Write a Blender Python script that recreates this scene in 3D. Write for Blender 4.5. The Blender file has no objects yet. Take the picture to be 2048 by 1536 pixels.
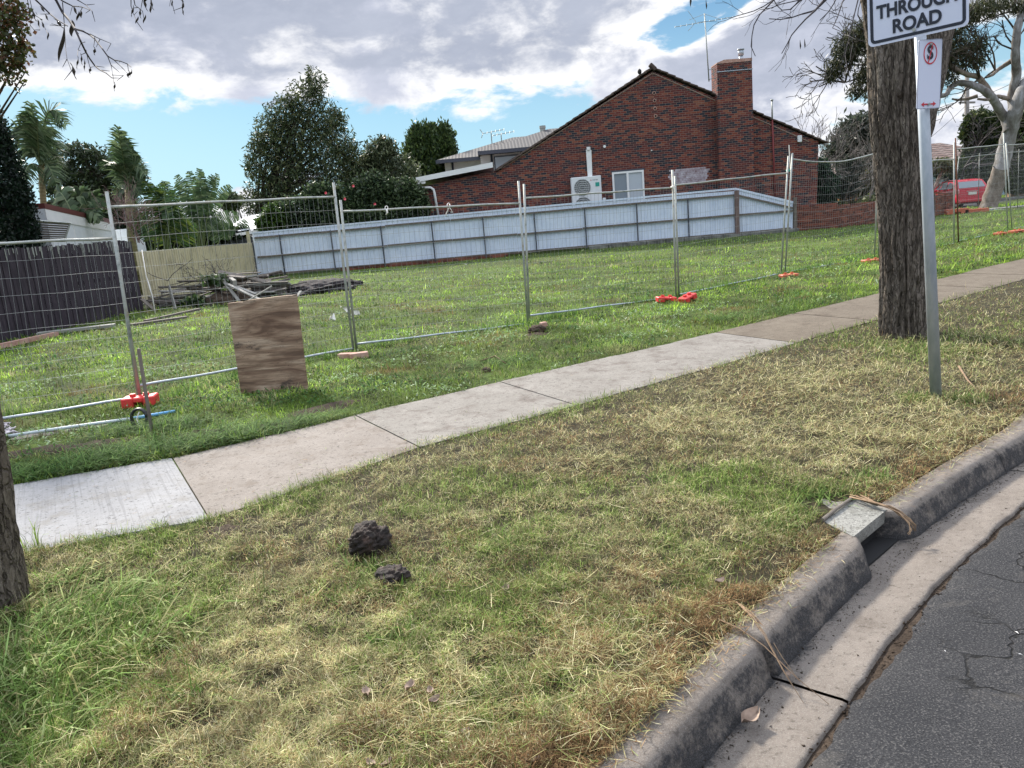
import bpy, math, random
import numpy as np
from mathutils import Vector, Matrix
random.seed(7); rng=np.random.default_rng(7)
sc=bpy.context.scene
C=sc.collection
rad=math.radians
# ------------------------------------------------------------------ camera
FPX=1539.; PITCH=rad(12.2); ROLL=rad(5.0); EYE=1.6
fw=np.array([0,math.cos(PITCH),-math.sin(PITCH)]); r0=np.array([1.,0,0]); u0=np.cross(r0,fw)
RR=math.cos(ROLL)*r0-math.sin(ROLL)*u0; UU=math.cos(ROLL)*u0+math.sin(ROLL)*r0
cd=bpy.data.cameras.new('camera'); cam=bpy.data.objects.new('camera',cd); C.objects.link(cam)
cam.matrix_world=Matrix(((RR[0],UU[0],-fw[0],0),(RR[1],UU[1],-fw[1],0),(RR[2],UU[2],-fw[2],EYE),(0,0,0,1)))
cd.sensor_width=36; cd.lens=36*FPX/2048; cd.clip_start=0.05; cd.clip_end=3000
sc.camera=cam
# ------------------------------------------------------------------ sky and sun
SUN_AZ=rad(-28); SUN_EL=rad(36)
sc.view_settings.view_transform='Standard'; sc.view_settings.look='None'; sc.view_settings.gamma=1
sc.view_settings.exposure=0.85
W=bpy.data.worlds.new('World'); sc.world=W; W.use_nodes=True
def N(nt,t,**k):
    n=nt.nodes.new(t)
    for a,b in k.items():
        if a.startswith('i_'):
            key=a[2:]; key=int(key) if key.isdigit() else key
            n.inputs[key].default_value=b
        else: setattr(n,a,b)
    return n
def mth(nt,op,a,b=None,c=None,clamp=False):
    n=nt.nodes.new('ShaderNodeMath'); n.operation=op; n.use_clamp=clamp
    for i,v in enumerate((a,b,c)):
        if v is None: continue
        if isinstance(v,(int,float)): n.inputs[i].default_value=v
        else: nt.links.new(v,n.inputs[i])
    return n.outputs[0]
def mixc(nt,f,a,b,typ='MIX'):
    n=nt.nodes.new('ShaderNodeMix'); n.data_type='RGBA'; n.blend_type=typ
    for i,v in ((0,f),(6,a),(7,b)):
        if isinstance(v,(int,float)): n.inputs[i].default_value=v
        elif isinstance(v,tuple): n.inputs[i].default_value=v if len(v)==4 else v+(1,)
        else: nt.links.new(v,n.inputs[i])
    return n.outputs[2]
def smooth(nt,v,lo,hi,a=0.,b=1.):
    n=nt.nodes.new('ShaderNodeMapRange'); n.interpolation_type='SMOOTHSTEP'
    nt.links.new(v,n.inputs[0])
    for i,q in enumerate((lo,hi,a,b)): n.inputs[i+1].default_value=q
    return n.outputs[0]
def build_world():
    nt=W.node_tree; nt.nodes.clear(); L=nt.links
    out=N(nt,'ShaderNodeOutputWorld'); bg=N(nt,'ShaderNodeBackground'); bg.inputs[1].default_value=0.10
    L.new(bg.outputs[0],out.inputs[0])
    sky=N(nt,'ShaderNodeTexSky'); sky.sky_type='NISHITA'; sky.sun_disc=False
    sky.sun_elevation=SUN_EL; sky.sun_rotation=SUN_AZ; sky.air_density=1.0; sky.dust_density=0.6; sky.ozone_density=1.6
    tc=N(nt,'ShaderNodeTexCoord'); sx=N(nt,'ShaderNodeSeparateXYZ'); L.new(tc.outputs['Generated'],sx.inputs[0])
    x,y,z=sx.outputs
    az=mth(nt,'MULTIPLY',mth(nt,'ARCTAN2',x,y),57.2958)
    el=mth(nt,'MULTIPLY',mth(nt,'ARCSINE',z),57.2958)
    # cloud texture space: azimuth / elevation stretched sideways
    def tex(sxv,syv,off,scale,detail=7,rough=.55,dist=0.0):
        cb=N(nt,'ShaderNodeCombineXYZ'); L.new(mth(nt,'MULTIPLY',az,sxv),cb.inputs[0]); L.new(mth(nt,'MULTIPLY',el,syv),cb.inputs[1]); cb.inputs[2].default_value=off
        n=N(nt,'ShaderNodeTexNoise'); n.inputs['Scale'].default_value=scale; n.inputs['Detail'].default_value=detail
        n.inputs['Roughness'].default_value=rough; n.inputs['Distortion'].default_value=dist
        L.new(cb.outputs[0],n.inputs['Vector']); return n.outputs[0]
    n1=tex(.05,.16,3.1,1.6); n2=tex(.12,.22,8.3,1.8,8,.6,.3); n3=tex(.05,.1,1.7,3.2,6,.6)
    # lower edge of the overcast deck: about 9.5 deg left of centre, breaks up to the right
    wob=mth(nt,'MULTIPLY',mth(nt,'SUBTRACT',n1,.5),5.0)
    wob2=mth(nt,'MULTIPLY',mth(nt,'SUBTRACT',n2,.5),4.0)
    e1=mth(nt,'ADD',el,mth(nt,'ADD',wob,wob2))
    azl=mth(nt,'MAXIMUM',mth(nt,'MULTIPLY',az,-.06),0.)
    deck=mth(nt,'SUBTRACT',e1,mth(nt,'ADD',7.7,azl))      # >0 inside deck, in degrees
    # right hand side: scattered cumulus
    right=smooth(nt,az,5,13)
    n4=tex(.045,.085,5.2,2.0,6,.52,.4)
    cum=mth(nt,'ADD',mth(nt,'MULTIPLY',mth(nt,'SUBTRACT',n4,.42),13.0),mth(nt,'MULTIPLY',mth(nt,'SUBTRACT',n2,.5),4.))
    deckR=mth(nt,'ADD',mth(nt,'MULTIPLY',deck,.05),cum)
    mx=N(nt,'ShaderNodeMix'); mx.data_type='FLOAT'; L.new(right,mx.inputs[0]); L.new(deck,mx.inputs[2]); L.new(deckR,mx.inputs[3])
    D=mx.outputs[0]
    # low clouds near the horizon (left)
    low=mth(nt,'ADD',mth(nt,'SUBTRACT',3.2,el),mth(nt,'MULTIPLY',mth(nt,'SUBTRACT',n3,.5),11))
    low=mth(nt,'MINIMUM',low,1.2)
    D=mth(nt,'MAXIMUM',D,low)
    cover=smooth(nt,D,-.25,.55)
    thick=smooth(nt,D,.9,2.3)
    thick=mth(nt,'MULTIPLY',thick,smooth(nt,mth(nt,'ADD',mth(nt,'MULTIPLY',n3,.5),mth(nt,'MULTIPLY',n2,.5)),.38,.56,.15,1.))
    shade=mixc(nt,n2,(1.7,1.95,2.6),(3.5,3.75,4.4))
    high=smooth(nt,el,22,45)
    soft=mixc(nt,smooth(nt,mth(nt,'ADD',n4,mth(nt,'MULTIPLY',n2,.4)),.62,.8),(6.3,6.3,6.4),(3.6,3.8,4.5))
    ccol=mixc(nt,thick,soft,shade)
    ccol=mixc(nt,high,ccol,(9.6,10.4,12.))  # overhead cloud above the view brightened to add light to the scene
    blue=mixc(nt,1.0,sky.outputs[0],(.19,.37,.50),'MULTIPLY')
    pale=smooth(nt,el,0,20,.75,.0)
    leftp=smooth(nt,az,-5,-35,0.,.30)
    blue=mixc(nt,mth(nt,'ADD',pale,leftp,clamp=True),blue,(3.6,5.2,5.9))
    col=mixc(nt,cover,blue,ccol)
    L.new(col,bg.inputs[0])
build_world()
sl=bpy.data.lights.new('sun','SUN'); sl.energy=4.6; sl.angle=rad(6); sl.color=(1,.93,.82)
so=bpy.data.objects.new('sun',sl); C.objects.link(so)
sd=Vector((math.sin(SUN_AZ)*math.cos(SUN_EL),math.cos(SUN_AZ)*math.cos(SUN_EL),math.sin(SUN_EL)))
so.rotation_euler=sd.to_track_quat('Z','Y').to_euler(); so.location=(0,0,60)
# ------------------------------------------------------------------ placing helpers (turn a bearing into a point at its own distance)
def ray(px,py): return fw+RR*(px-1024)/FPX-UU*(py-768)/FPX
def gd(px,py,z=0.):
    d=ray(px,py); t=(z-EYE)/d[2]; return Vector(d*t+np.array([0,0,EYE]))
def at(px,py,Y):
    d=ray(px,py); t=Y/d[1]; return Vector(d*t+np.array([0,0,EYE]))
# ------------------------------------------------------------------ noise in numpy
_tab=np.random.default_rng(3).random((64,64))
def vn(x,y,s=1.,o=0):
    x=np.asarray(x)*s+o*7.3; y=np.asarray(y)*s+o*3.7
    xi=np.floor(x).astype(int); yi=np.floor(y).astype(int); fx=x-xi; fy=y-yi
    fx=fx*fx*(3-2*fx); fy=fy*fy*(3-2*fy)
    g=lambda a,b:_tab[a%64,b%64]
    return (g(xi,yi)*(1-fx)+g(xi+1,yi)*fx)*(1-fy)+(g(xi,yi+1)*(1-fx)+g(xi+1,yi+1)*fx)*fy
def fbm(x,y,s=1.,o=0,n=4):
    v=0;a=.5;t=0
    for i in range(n): v=v+a*vn(x,y,s*2**i,o+i*1.7); t+=a; a*=.5
    return v/t
# ------------------------------------------------------------------ mesh helpers
class MB:
    def __init__(s): s.v=[]; s.f=[]; s.m=[]; s.mi=0
    def add(s,vs,fs):
        o=len(s.v); s.v+= [tuple(p) for p in vs]; s.f+=[tuple(i+o for i in f) for f in fs]; s.m+=[s.mi]*len(fs); return s
    def box(s,c,size,rz=0,rot=None,bev=0):
        hx,hy,hz=[q/2 for q in size]
        M=Matrix.Rotation(rz,3,'Z') if rot is None else rot
        c=Vector(c)
        if bev<=0:
            vs=[c+M@Vector((x*hx,y*hy,z*hz)) for x in(-1,1) for y in(-1,1) for z in(-1,1)]
            return s.add(vs,[(0,1,3,2),(4,6,7,5),(0,4,5,1),(2,3,7,6),(0,2,6,4),(1,5,7,3)])
        b=min(bev,hx*.9,hy*.9,hz*.9)
        vs=[];idx={}
        for x in(-1,1):
            for y in(-1,1):
                for z in(-1,1):
                    for ax in range(3):
                        p=[x*(hx-b),y*(hy-b),z*(hz-b)]; p[ax]=(x,y,z)[ax]*(hx,hy,hz)[ax]
                        idx[(x,y,z,ax)]=len(vs); vs.append(c+M@Vector(p))
        fs=[]
        for ax in range(3):
            a,b2=[q for q in range(3) if q!=ax]
            for sg in(-1,1):
                loop=[]
                for u,w in((-1,-1),(1,-1),(1,1),(-1,1)):
                    k=[0,0,0];k[ax]=sg;k[a]=u;k[b2]=w; loop.append(idx[(k[0],k[1],k[2],ax)])
                flip=(ax==1)
                if (sg<0)!=flip: loop=loop[::-1]
                fs.append(tuple(loop))
        for ax in range(3):
            a,b2=[q for q in range(3) if q!=ax]
            for u in(-1,1):
                for w in(-1,1):
                    k0=[0,0,0];k0[ax]=-1;k0[a]=u;k0[b2]=w;k1=list(k0);k1[ax]=1
                    fs.append((idx[(*k0,a)],idx[(*k1,a)],idx[(*k1,b2)],idx[(*k0,b2)]))
        for x in(-1,1):
            for y in(-1,1):
                for z in(-1,1): fs.append(tuple(idx[(x,y,z,a)] for a in range(3)))
        return s.add(vs,fs)
    def tube(s,pts,r,n=8,cap=True,ell=1.):
        pts=[Vector(p) for p in pts]; k=len(pts)
        if isinstance(r,(int,float)): r=[r]*k
        vs=[];ref=None
        for i,p in enumerate(pts):
            t=(pts[min(i+1,k-1)]-pts[max(i-1,0)])
            if t.length<1e-9: t=Vector((0,0,1))
            t.normalize()
            if ref is None: ref=Vector((0,0,1)) if abs(t.z)<.9 else Vector((1,0,0))
            a=t.cross(ref); 
            if a.length<1e-4: a=t.cross(Vector((0,1,0.1)))
            a.normalize(); b=a.cross(t).normalized(); ref=b
            for j in range(n):
                th=2*math.pi*j/n; vs.append(p+a*math.cos(th)*r[i]+b*math.sin(th)*r[i]*ell)
        fs=[(i*n+j,i*n+(j+1)%n,(i+1)*n+(j+1)%n,(i+1)*n+j) for i in range(k-1) for j in range(n)]
        if cap: fs+=[tuple(range(n))[::-1],tuple((k-1)*n+j for j in range(n))]
        return s.add(vs,fs)
    def prism(s,poly,axis_vec):
        n=len(poly); a=Vector(axis_vec); poly=[Vector(p) for p in poly]
        vs=poly+[p+a for p in poly]
        return s.add(vs,[tuple(range(n)),tuple(range(2*n-1,n-1,-1))]+[(i,i+n,(i+1)%n+n,(i+1)%n) for i in range(n)])
    def quad(s,*p): return s.add(p,[tuple(range(len(p)))])
    def build(s,name,mat,parent=None,smooth=False):
        me=bpy.data.meshes.new(name)
        o=Vector(parent['_o']) if parent is not None and '_o' in parent else Vector((0,0,0))
        me.from_pydata([(p[0]-o.x,p[1]-o.y,p[2]-o.z) for p in s.v],[],s.f)
        for m in (mat if isinstance(mat,(list,tuple)) else [mat]): me.materials.append(m)
        if max(s.m,default=0)>0: me.polygons.foreach_set('material_index',s.m)
        if smooth: me.polygons.foreach_set('use_smooth',[True]*len(me.polygons))
        me.update(); ob=bpy.data.objects.new(name,me); C.objects.link(ob)
        if parent is not None: ob.parent=parent; ob['_o']=list(o)
        return ob
def fastmesh(name,verts,quads,mat,parent=None,colors=None,tris=None,smooth=False):
    me=bpy.data.meshes.new(name); verts=np.asarray(verts,dtype=np.float32)
    if parent is not None and '_o' in parent: verts=verts-np.array(parent['_o'],dtype=np.float32)
    me.vertices.add(len(verts)); me.vertices.foreach_set('co',verts.ravel())
    li=[];lt=[]
    if quads is not None and len(quads): q=np.asarray(quads,dtype=np.int32); li.append(q.ravel()); lt.append(np.full(len(q),4,np.int32))
    if tris is not None and len(tris): q=np.asarray(tris,dtype=np.int32); li.append(q.ravel()); lt.append(np.full(len(q),3,np.int32))
    li=np.concatenate(li); lt=np.concatenate(lt)
    me.loops.add(len(li)); me.loops.foreach_set('vertex_index',li)
    me.polygons.add(len(lt)); me.polygons.foreach_set('loop_start',np.concatenate([[0],np.cumsum(lt)[:-1]]).astype(np.int32))
    try: me.polygons.foreach_set('loop_total',lt)
    except Exception: pass
    if smooth: me.polygons.foreach_set('use_smooth',np.ones(len(lt),bool))
    if colors is not None:
        ca=me.color_attributes.new('Col','FLOAT_COLOR','POINT')
        c=np.ones((len(verts),4),np.float32); c[:,:3]=colors; ca.data.foreach_set('color',c.ravel())
    me.materials.append(mat); me.update(calc_edges=True); me.validate()
    ob=bpy.data.objects.new(name,me); C.objects.link(ob)
    if parent is not None: ob.parent=parent; ob['_o']=list(parent['_o'])
    return ob
def tag(o,label=None,cat=None,group=None,kind=None):
    if label: o['label']=label
    if cat: o['category']=cat
    if group: o['group']=group
    if kind: o['kind']=kind
    return o
def thing(name,loc,label,cat,group=None):
    o=bpy.data.objects.new(name,None); C.objects.link(o); o.location=Vector(loc); o.empty_display_size=.2
    o['_o']=[float(q) for q in loc]
    return tag(o,label,cat,group)
# ------------------------------------------------------------------ materials
MATS={}
def mat(name,col=(.5,.5,.5),rough=.7,metal=0.,spec=.5):
    m=bpy.data.materials.new(name); m.use_nodes=True; nt=m.node_tree; b=nt.nodes['Principled BSDF']
    b.inputs['Base Color'].default_value=(*col,1); b.inputs['Roughness'].default_value=rough; b.inputs['Metallic'].default_value=metal
    b.inputs['Specular IOR Level'].default_value=spec
    MATS[name]=m; return m,nt,b
def ramp(nt,v,stops,interp='LINEAR'):
    r=nt.nodes.new('ShaderNodeValToRGB'); nt.links.new(v,r.inputs[0]); cr=r.color_ramp; cr.interpolation=interp
    while len(cr.elements)<len(stops): cr.elements.new(.5)
    for e,(p,c) in zip(cr.elements,stops): e.position=p; e.color=(*c,1) if len(c)==3 else c
    return r.outputs[0]
def noise(nt,scale,detail=5,rough=.6,stretch=None,dist=0,coord='Object',off=0):
    tc=nt.nodes.new('ShaderNodeTexCoord'); mp=nt.nodes.new('ShaderNodeMapping'); nt.links.new(tc.outputs[coord],mp.inputs[0])
    if stretch: mp.inputs['Scale'].default_value=stretch
    mp.inputs['Location'].default_value=(off,off*.7,0)
    n=nt.nodes.new('ShaderNodeTexNoise'); n.inputs['Scale'].default_value=scale; n.inputs['Detail'].default_value=detail
    n.inputs['Roughness'].default_value=rough; n.inputs['Distortion'].default_value=dist
    nt.links.new(mp.outputs[0],n.inputs['Vector']); return n.outputs[0]
def bump(nt,b,h,strength=.5,dist=.01):
    n=nt.nodes.new('ShaderNodeBump'); n.inputs['Strength'].default_value=strength; n.inputs['Distance'].default_value=dist
    nt.links.new(h,n.inputs['Height']); nt.links.new(n.outputs[0],b.inputs['Normal'])
def noisy(name,c1,c2,scale=8,rough=.8,bs=.4,bd=.01,metal=0,stretch=None,detail=6,spec=.4,bscale=None,c3=None):
    m,nt,b=mat(name,c1,rough,metal,spec)
    n=noise(nt,scale,detail,.65,stretch)
    st=[(.3,c1),(.7,c2)] if c3 is None else [(.3,c1),(.5,c2),(.7,c3)]
    nt.links.new(ramp(nt,n,st),b.inputs['Base Color'])
    if bs>0: bump(nt,b,noise(nt,bscale or scale*4,6,.65,stretch),bs,bd)
    return m
def leafmat(name,tr=.35,rough=.5,sp=.3):
    m,nt,b=mat(name,(.1,.2,.05),rough,0,sp); L=nt.links
    a=nt.nodes.new('ShaderNodeVertexColor'); a.layer_name='Col'
    L.new(a.outputs[0],b.inputs['Base Color'])
    t=nt.nodes.new('ShaderNodeBsdfTranslucent'); L.new(a.outputs[0],t.inputs[0])
    mx=nt.nodes.new('ShaderNodeMixShader'); mx.inputs[0].default_value=tr
    L.new(b.outputs[0],mx.inputs[1]); L.new(t.outputs[0],mx.inputs[2]); L.new(mx.outputs[0],nt.nodes['Material Output'].inputs[0])
    return m
M_leaf=leafmat('leaf',.3,.45); M_grass=leafmat('grass_blade',.4,.75,.12); M_straw=leafmat('straw',.25,.85,.1)
def m_ground():
    m,nt,b=mat('ground_soil',(.1,.08,.05),.95,0,.2); L=nt.links
    n=noise(nt,1.1,8,.7); n2=noise(nt,14,8,.7,off=4); va=nt.nodes.new('ShaderNodeVertexColor'); va.layer_name='Col'
    tc=nt.nodes.new('ShaderNodeTexCoord'); 
    g=mixc(nt,smooth(nt,n,.35,.65),va.outputs[0],mixc(nt,1.,va.outputs[0],(.8,.75,.7),'MULTIPLY')); c=mixc(nt,smooth(nt,n2,.4,.65),g,mixc(nt,1.,va.outputs[0],(.4,.38,.4),'MULTIPLY')); L.new(c,b.inputs['Base Color']); bump(nt,b,noise(nt,25,8,.75),.9,.03); return m
M_ground=m_ground()
def m_dirt():
    return noisy('dirt',(.03,.021,.015),(.085,.062,.045),9,.95,1.,.03,detail=10,spec=.2)
M_dirt=m_dirt()
def m_conc(name,c1,c2,stain=(.1,.08,.07),speck=.5,broom=False):
    m,nt,b=mat(name,c1,.9,0,.25); L=nt.links
    a=noise(nt,2.2,8,.7); c=ramp(nt,a,[(.3,c1),(.7,c2)])
    fine=noise(nt,140,3,.6,off=3)
    c=mixc(nt,smooth(nt,fine,.54,.66,0,speck),c,tuple(q*.35 for q in c1))
    c=mixc(nt,smooth(nt,noise(nt,90,2,.5,off=9),.6,.7,0,speck*.8),c,tuple(min(.75,q*1.5) for q in c2))
    c=mixc(nt,smooth(nt,noise(nt,4,8,.75,off=6),.48,.66,0,.75),c,stain); c=mixc(nt,smooth(nt,noise(nt,9,7,.8,off=16),.55,.66,0,.35),c,tuple(min(.6,q*1.35) for q in c2)); c=mixc(nt,smooth(nt,noise(nt,38,4,.7,off=26),.57,.64,0,.7),c,tuple(q*.3 for q in c1))
    h=fine
    if broom:
        tc=nt.nodes.new('ShaderNodeTexCoord'); m1=nt.nodes.new('ShaderNodeMapping'); m1.inputs['Rotation'].default_value=(0,0,rad(-30)); m2=nt.nodes.new('ShaderNodeMapping'); m2.inputs['Scale'].default_value=(70,1.0,1)
        L.new(tc.outputs['Object'],m1.inputs[0]); L.new(m1.outputs[0],m2.inputs[0]); wn=nt.nodes.new('ShaderNodeTexNoise'); wn.inputs['Scale'].default_value=1; wn.inputs['Detail'].default_value=4; L.new(m2.outputs[0],wn.inputs['Vector']); w=wn.outputs[0]

        c=mixc(nt,smooth(nt,w,.5,.66,0,.45),c,tuple(q*.62 for q in c1)); h=w
    L.new(c,b.inputs['Base Color']); bump(nt,b,h,.5,.004); return m
M_path=m_conc('footpath_concrete',(.165,.152,.136),(.23,.215,.195))
M_path_pink=m_conc('pinkish_concrete',(.175,.153,.135),(.235,.21,.188),(.135,.11,.09),.45)
M_path_brown=m_conc('dull_concrete',(.105,.085,.065),(.155,.13,.10),(.08,.06,.045),.5)
M_path_new=m_conc('new_concrete',(.225,.225,.23),(.275,.275,.28),(.19,.18,.165),.2,True)
M_pitc=m_conc('pit_concrete',(.17,.17,.155),(.26,.255,.235),(.09,.085,.07),.9)
M_path_grey=m_conc('grey_concrete',(.2,.2,.19),(.26,.26,.25))
def m_kerb(name='kerb_concrete'):
    m,nt,b=mat(name,(.3,.27,.23),.92,0,.25); L=nt.links
    a=noise(nt,3,8,.7); c=ramp(nt,a,[(.3,(.16,.135,.115)),(.7,(.27,.235,.205))])
    fine=noise(nt,260,3,.7,off=3)
    c=mixc(nt,smooth(nt,fine,.5,.66,0,.6),c,(.36,.34,.31)); c=mixc(nt,smooth(nt,noise(nt,34,6,.75,off=21),.54,.64,0,.6),c,(.075,.062,.052)); c=mixc(nt,smooth(nt,noise(nt,5,7,.8,off=31),.5,.7,0,.5),c,(.10,.082,.068))
    at_=nt.nodes.new('ShaderNodeVertexColor'); at_.layer_name='Col'
    sp=nt.nodes.new('ShaderNodeSeparateColor'); L.new(at_.outputs[0],sp.inputs[0])
    n=noise(nt,7,8,.75,off=2)
    s=mth(nt,'ADD',sp.outputs[0],mth(nt,'MULTIPLY',mth(nt,'SUBTRACT',n,.5),1.5))
    s=mth(nt,'ADD',s,mth(nt,'MULTIPLY',mth(nt,'SUBTRACT',noise(nt,60,4,.7,off=8),.5),.8))
    c=mixc(nt,smooth(nt,s,.34,.82,0,.9),c,mixc(nt,smooth(nt,noise(nt,220,3,.7,off=11),.45,.7),(.022,.023,.026),(.085,.087,.095)))
    L.new(c,b.inputs['Base Color']); bump(nt,b,noise(nt,110,8,.8,off=1),1.,.010); return m
M_kerb=m_kerb()
def m_asphalt():
    m,nt,b=mat('asphalt',(.04,.04,.042),.9,0,.3); L=nt.links
    tc=nt.nodes.new('ShaderNodeTexCoord')
    fine=noise(nt,160,3,.7); c=ramp(nt,noise(nt,2.5,7,.7),[(.3,(.022,.023,.027)),(.7,(.046,.046,.049))])
    c=mixc(nt,smooth(nt,fine,.54,.64,0,.85),c,(.13,.125,.12)); c=mixc(nt,smooth(nt,fine,.48,.36,0,.8),c,(.012,.012,.014))
    v=nt.nodes.new('ShaderNodeTexVoronoi'); v.feature='DISTANCE_TO_EDGE'; v.inputs['Scale'].default_value=2.1
    nn=nt.nodes.new('ShaderNodeTexNoise'); nn.inputs['Scale'].default_value=3; nn.inputs['Detail'].default_value=7; L.new(tc.outputs['Object'],nn.inputs['Vector'])
    vm=nt.nodes.new('ShaderNodeVectorMath'); vm.operation='MULTIPLY_ADD'; L.new(nn.outputs['Color'],vm.inputs[0]); vm.inputs[1].default_value=(.5,.5,.5); L.new(tc.outputs['Object'],vm.inputs[2])
    L.new(vm.outputs[0],v.inputs['Vector'])
    msk=smooth(nt,noise(nt,1.3,3,.5,off=5),.42,.55)
    crack=mth(nt,'MULTIPLY',smooth(nt,v.outputs[0],.016,.004),msk)
    c=mixc(nt,crack,c,(.006,.006,.006))
    patch=mth(nt,'MULTIPLY',smooth(nt,noise(nt,1.7,6,.6,off=12,dist=1.5),.54,.62),.4)
    c=mixc(nt,patch,c,(.085,.078,.07))
    L.new(c,b.inputs['Base Color'])
    h=mth(nt,'SUBTRACT',mth(nt,'MULTIPLY',fine,mth(nt,'SUBTRACT',1.,mth(nt,'MULTIPLY',patch,.8))),crack); bump(nt,b,h,.9,.012); return m
M_asph=m_asphalt()
def m_brick(name,mort=(.25,.18,.145),stops=None,sc_=1.0,vx='x'):
    m,nt,b=mat(name,(.2,.06,.05),.9,0,.3); L=nt.links
    tc=nt.nodes.new('ShaderNodeTexCoord'); s=nt.nodes.new('ShaderNodeSeparateXYZ'); L.new(tc.outputs['Object'],s.inputs[0])
    cb=nt.nodes.new('ShaderNodeCombineXYZ'); L.new(mth(nt,'ADD',s.outputs[0],s.outputs[1]),cb.inputs[0]); L.new(s.outputs[2],cb.inputs[1])
    br=nt.nodes.new('ShaderNodeTexBrick'); L.new(cb.outputs[0],br.inputs['Vector'])
    br.inputs['Scale'].default_value=1; br.inputs['Brick Width'].default_value=.24; br.inputs['Row Height'].default_value=.086
    br.inputs['Mortar Size'].default_value=.007; br.inputs['Mortar Smooth'].default_value=.2; br.inputs['Bias'].default_value=0
    br.inputs['Color1'].default_value=(0,0,0,1); br.inputs['Color2'].default_value=(1,1,1,1); br.inputs['Mortar'].default_value=(.5,.5,.5,1)
    v=mth(nt,'ADD',br.outputs['Color'],mth(nt,'MULTIPLY',mth(nt,'SUBTRACT',noise(nt,1.6,4,.6,stretch=(.6,.6,2.5)),.5),.5))
    c=ramp(nt,v,stops or [(.0,(.018,.022,.034)),(.16,(.032,.030,.040)),(.27,(.062,.028,.032)),(.48,(.10,.028,.028)),(.72,(.145,.036,.030)),(.88,(.19,.052,.034)),(1.0,(.22,.085,.055))])
    c=mixc(nt,br.outputs['Fac'],c,mort)
    c=mixc(nt,smooth(nt,noise(nt,.7,5,.6,off=3),.5,.75,0,.35),c,(.05,.03,.03))
    L.new(c,b.inputs['Base Color']); bump(nt,b,mth(nt,'SUBTRACT',1.,br.outputs['Fac']),.7,.012); return m
M_brick=m_brick('clinker_brick')
M_brick_red=m_brick('red_brick',(.2,.13,.1),[(0,(.07,.025,.022)),(.4,(.13,.04,.03)),(.7,(.19,.055,.035)),(1,(.24,.08,.05))])
M_brick_tan=m_brick('tan_brick',(.4,.35,.3),[(0,(.25,.14,.09)),(.5,(.36,.2,.13)),(1,(.42,.27,.18))])
M_galv=noisy('galvanised_steel',(.30,.35,.40),(.46,.50,.55),14,.5,.15,.002,metal=.35,stretch=(1,1,.35))
M_galv_old=noisy('dull_galvanised',(.2,.22,.21),(.40,.42,.40),9,.55,.3,.002,metal=.35,c3=(.30,.27,.22))
M_wire=mat('fence_wire',(.26,.27,.27),.6,.3)[0]
M_rust=noisy('rusty_steel',(.07,.025,.015),(.16,.06,.03),18,.85,.5,.003)
M_red_pl=noisy('red_plastic',(.55,.03,.035),(.66,.06,.05),5,.45,.1,.002)
M_or_pl=noisy('orange_plastic',(.42,.075,.03),(.5,.15,.08),9,.6,.2,.003)
M_white=noisy('white_paint',(.72,.73,.74),(.8,.8,.8),4,.5,.05,.002)
def m_metalfence():
    m,nt,b=mat('white_metal_sheet',(.6,.63,.68),.5,0,.4); L=nt.links
    c=ramp(nt,noise(nt,2,8,.7),[(.3,(.54,.62,.76)),(.6,(.66,.73,.85))])
    st=noise(nt,3,8,.75,stretch=(6,1,.8),off=5); c=mixc(nt,smooth(nt,st,.58,.75,0,.6),c,(.24,.26,.25))
    L.new(c,b.inputs['Base Color']); return m
M_sheet=m_metalfence()
def m_wood(name,c1,c2,c3,sc_=6,axis='z',rough=.85,bs=.5):
    m,nt,b=mat(name,c1,rough,0,.25); L=nt.links
    st={'z':(1,1,.06),'x':(.06,1,1),'y':(1,.06,1)}[axis]
    n=noise(nt,sc_*6,8,.7,stretch=st); n2=noise(nt,sc_*.35,4,.6,off=7)
    c=ramp(nt,n,[(.25,c1),(.5,c2),(.75,c3)]); c=mixc(nt,smooth(nt,n2,.45,.75,0,.5),c,tuple(q*.55 for q in c1))
    L.new(c,b.inputs['Base Color']); bump(nt,b,n,bs,.004); return m
M_dkwood=m_wood('dark_paling',(.022,.018,.026),(.045,.036,.047),(.085,.07,.08))
M_new=m_wood('pale_pine',(.40,.36,.23),(.50,.45,.30),(.58,.54,.39),bs=.2)
M_grey=m_wood('weathered_timber',(.06,.05,.045),(.12,.105,.095),(.24,.22,.20),axis='x')
M_pale_t=m_wood('pale_timber',(.2,.19,.17),(.3,.29,.27),(.45,.44,.42),axis='x')
M_rail=m_wood('rail_timber',(.07,.06,.05),(.15,.13,.11),(.24,.21,.18),axis='x')
M_stake=m_wood('stake_timber',(.12,.10,.09),(.2,.17,.15),(.28,.25,.23))
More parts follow.
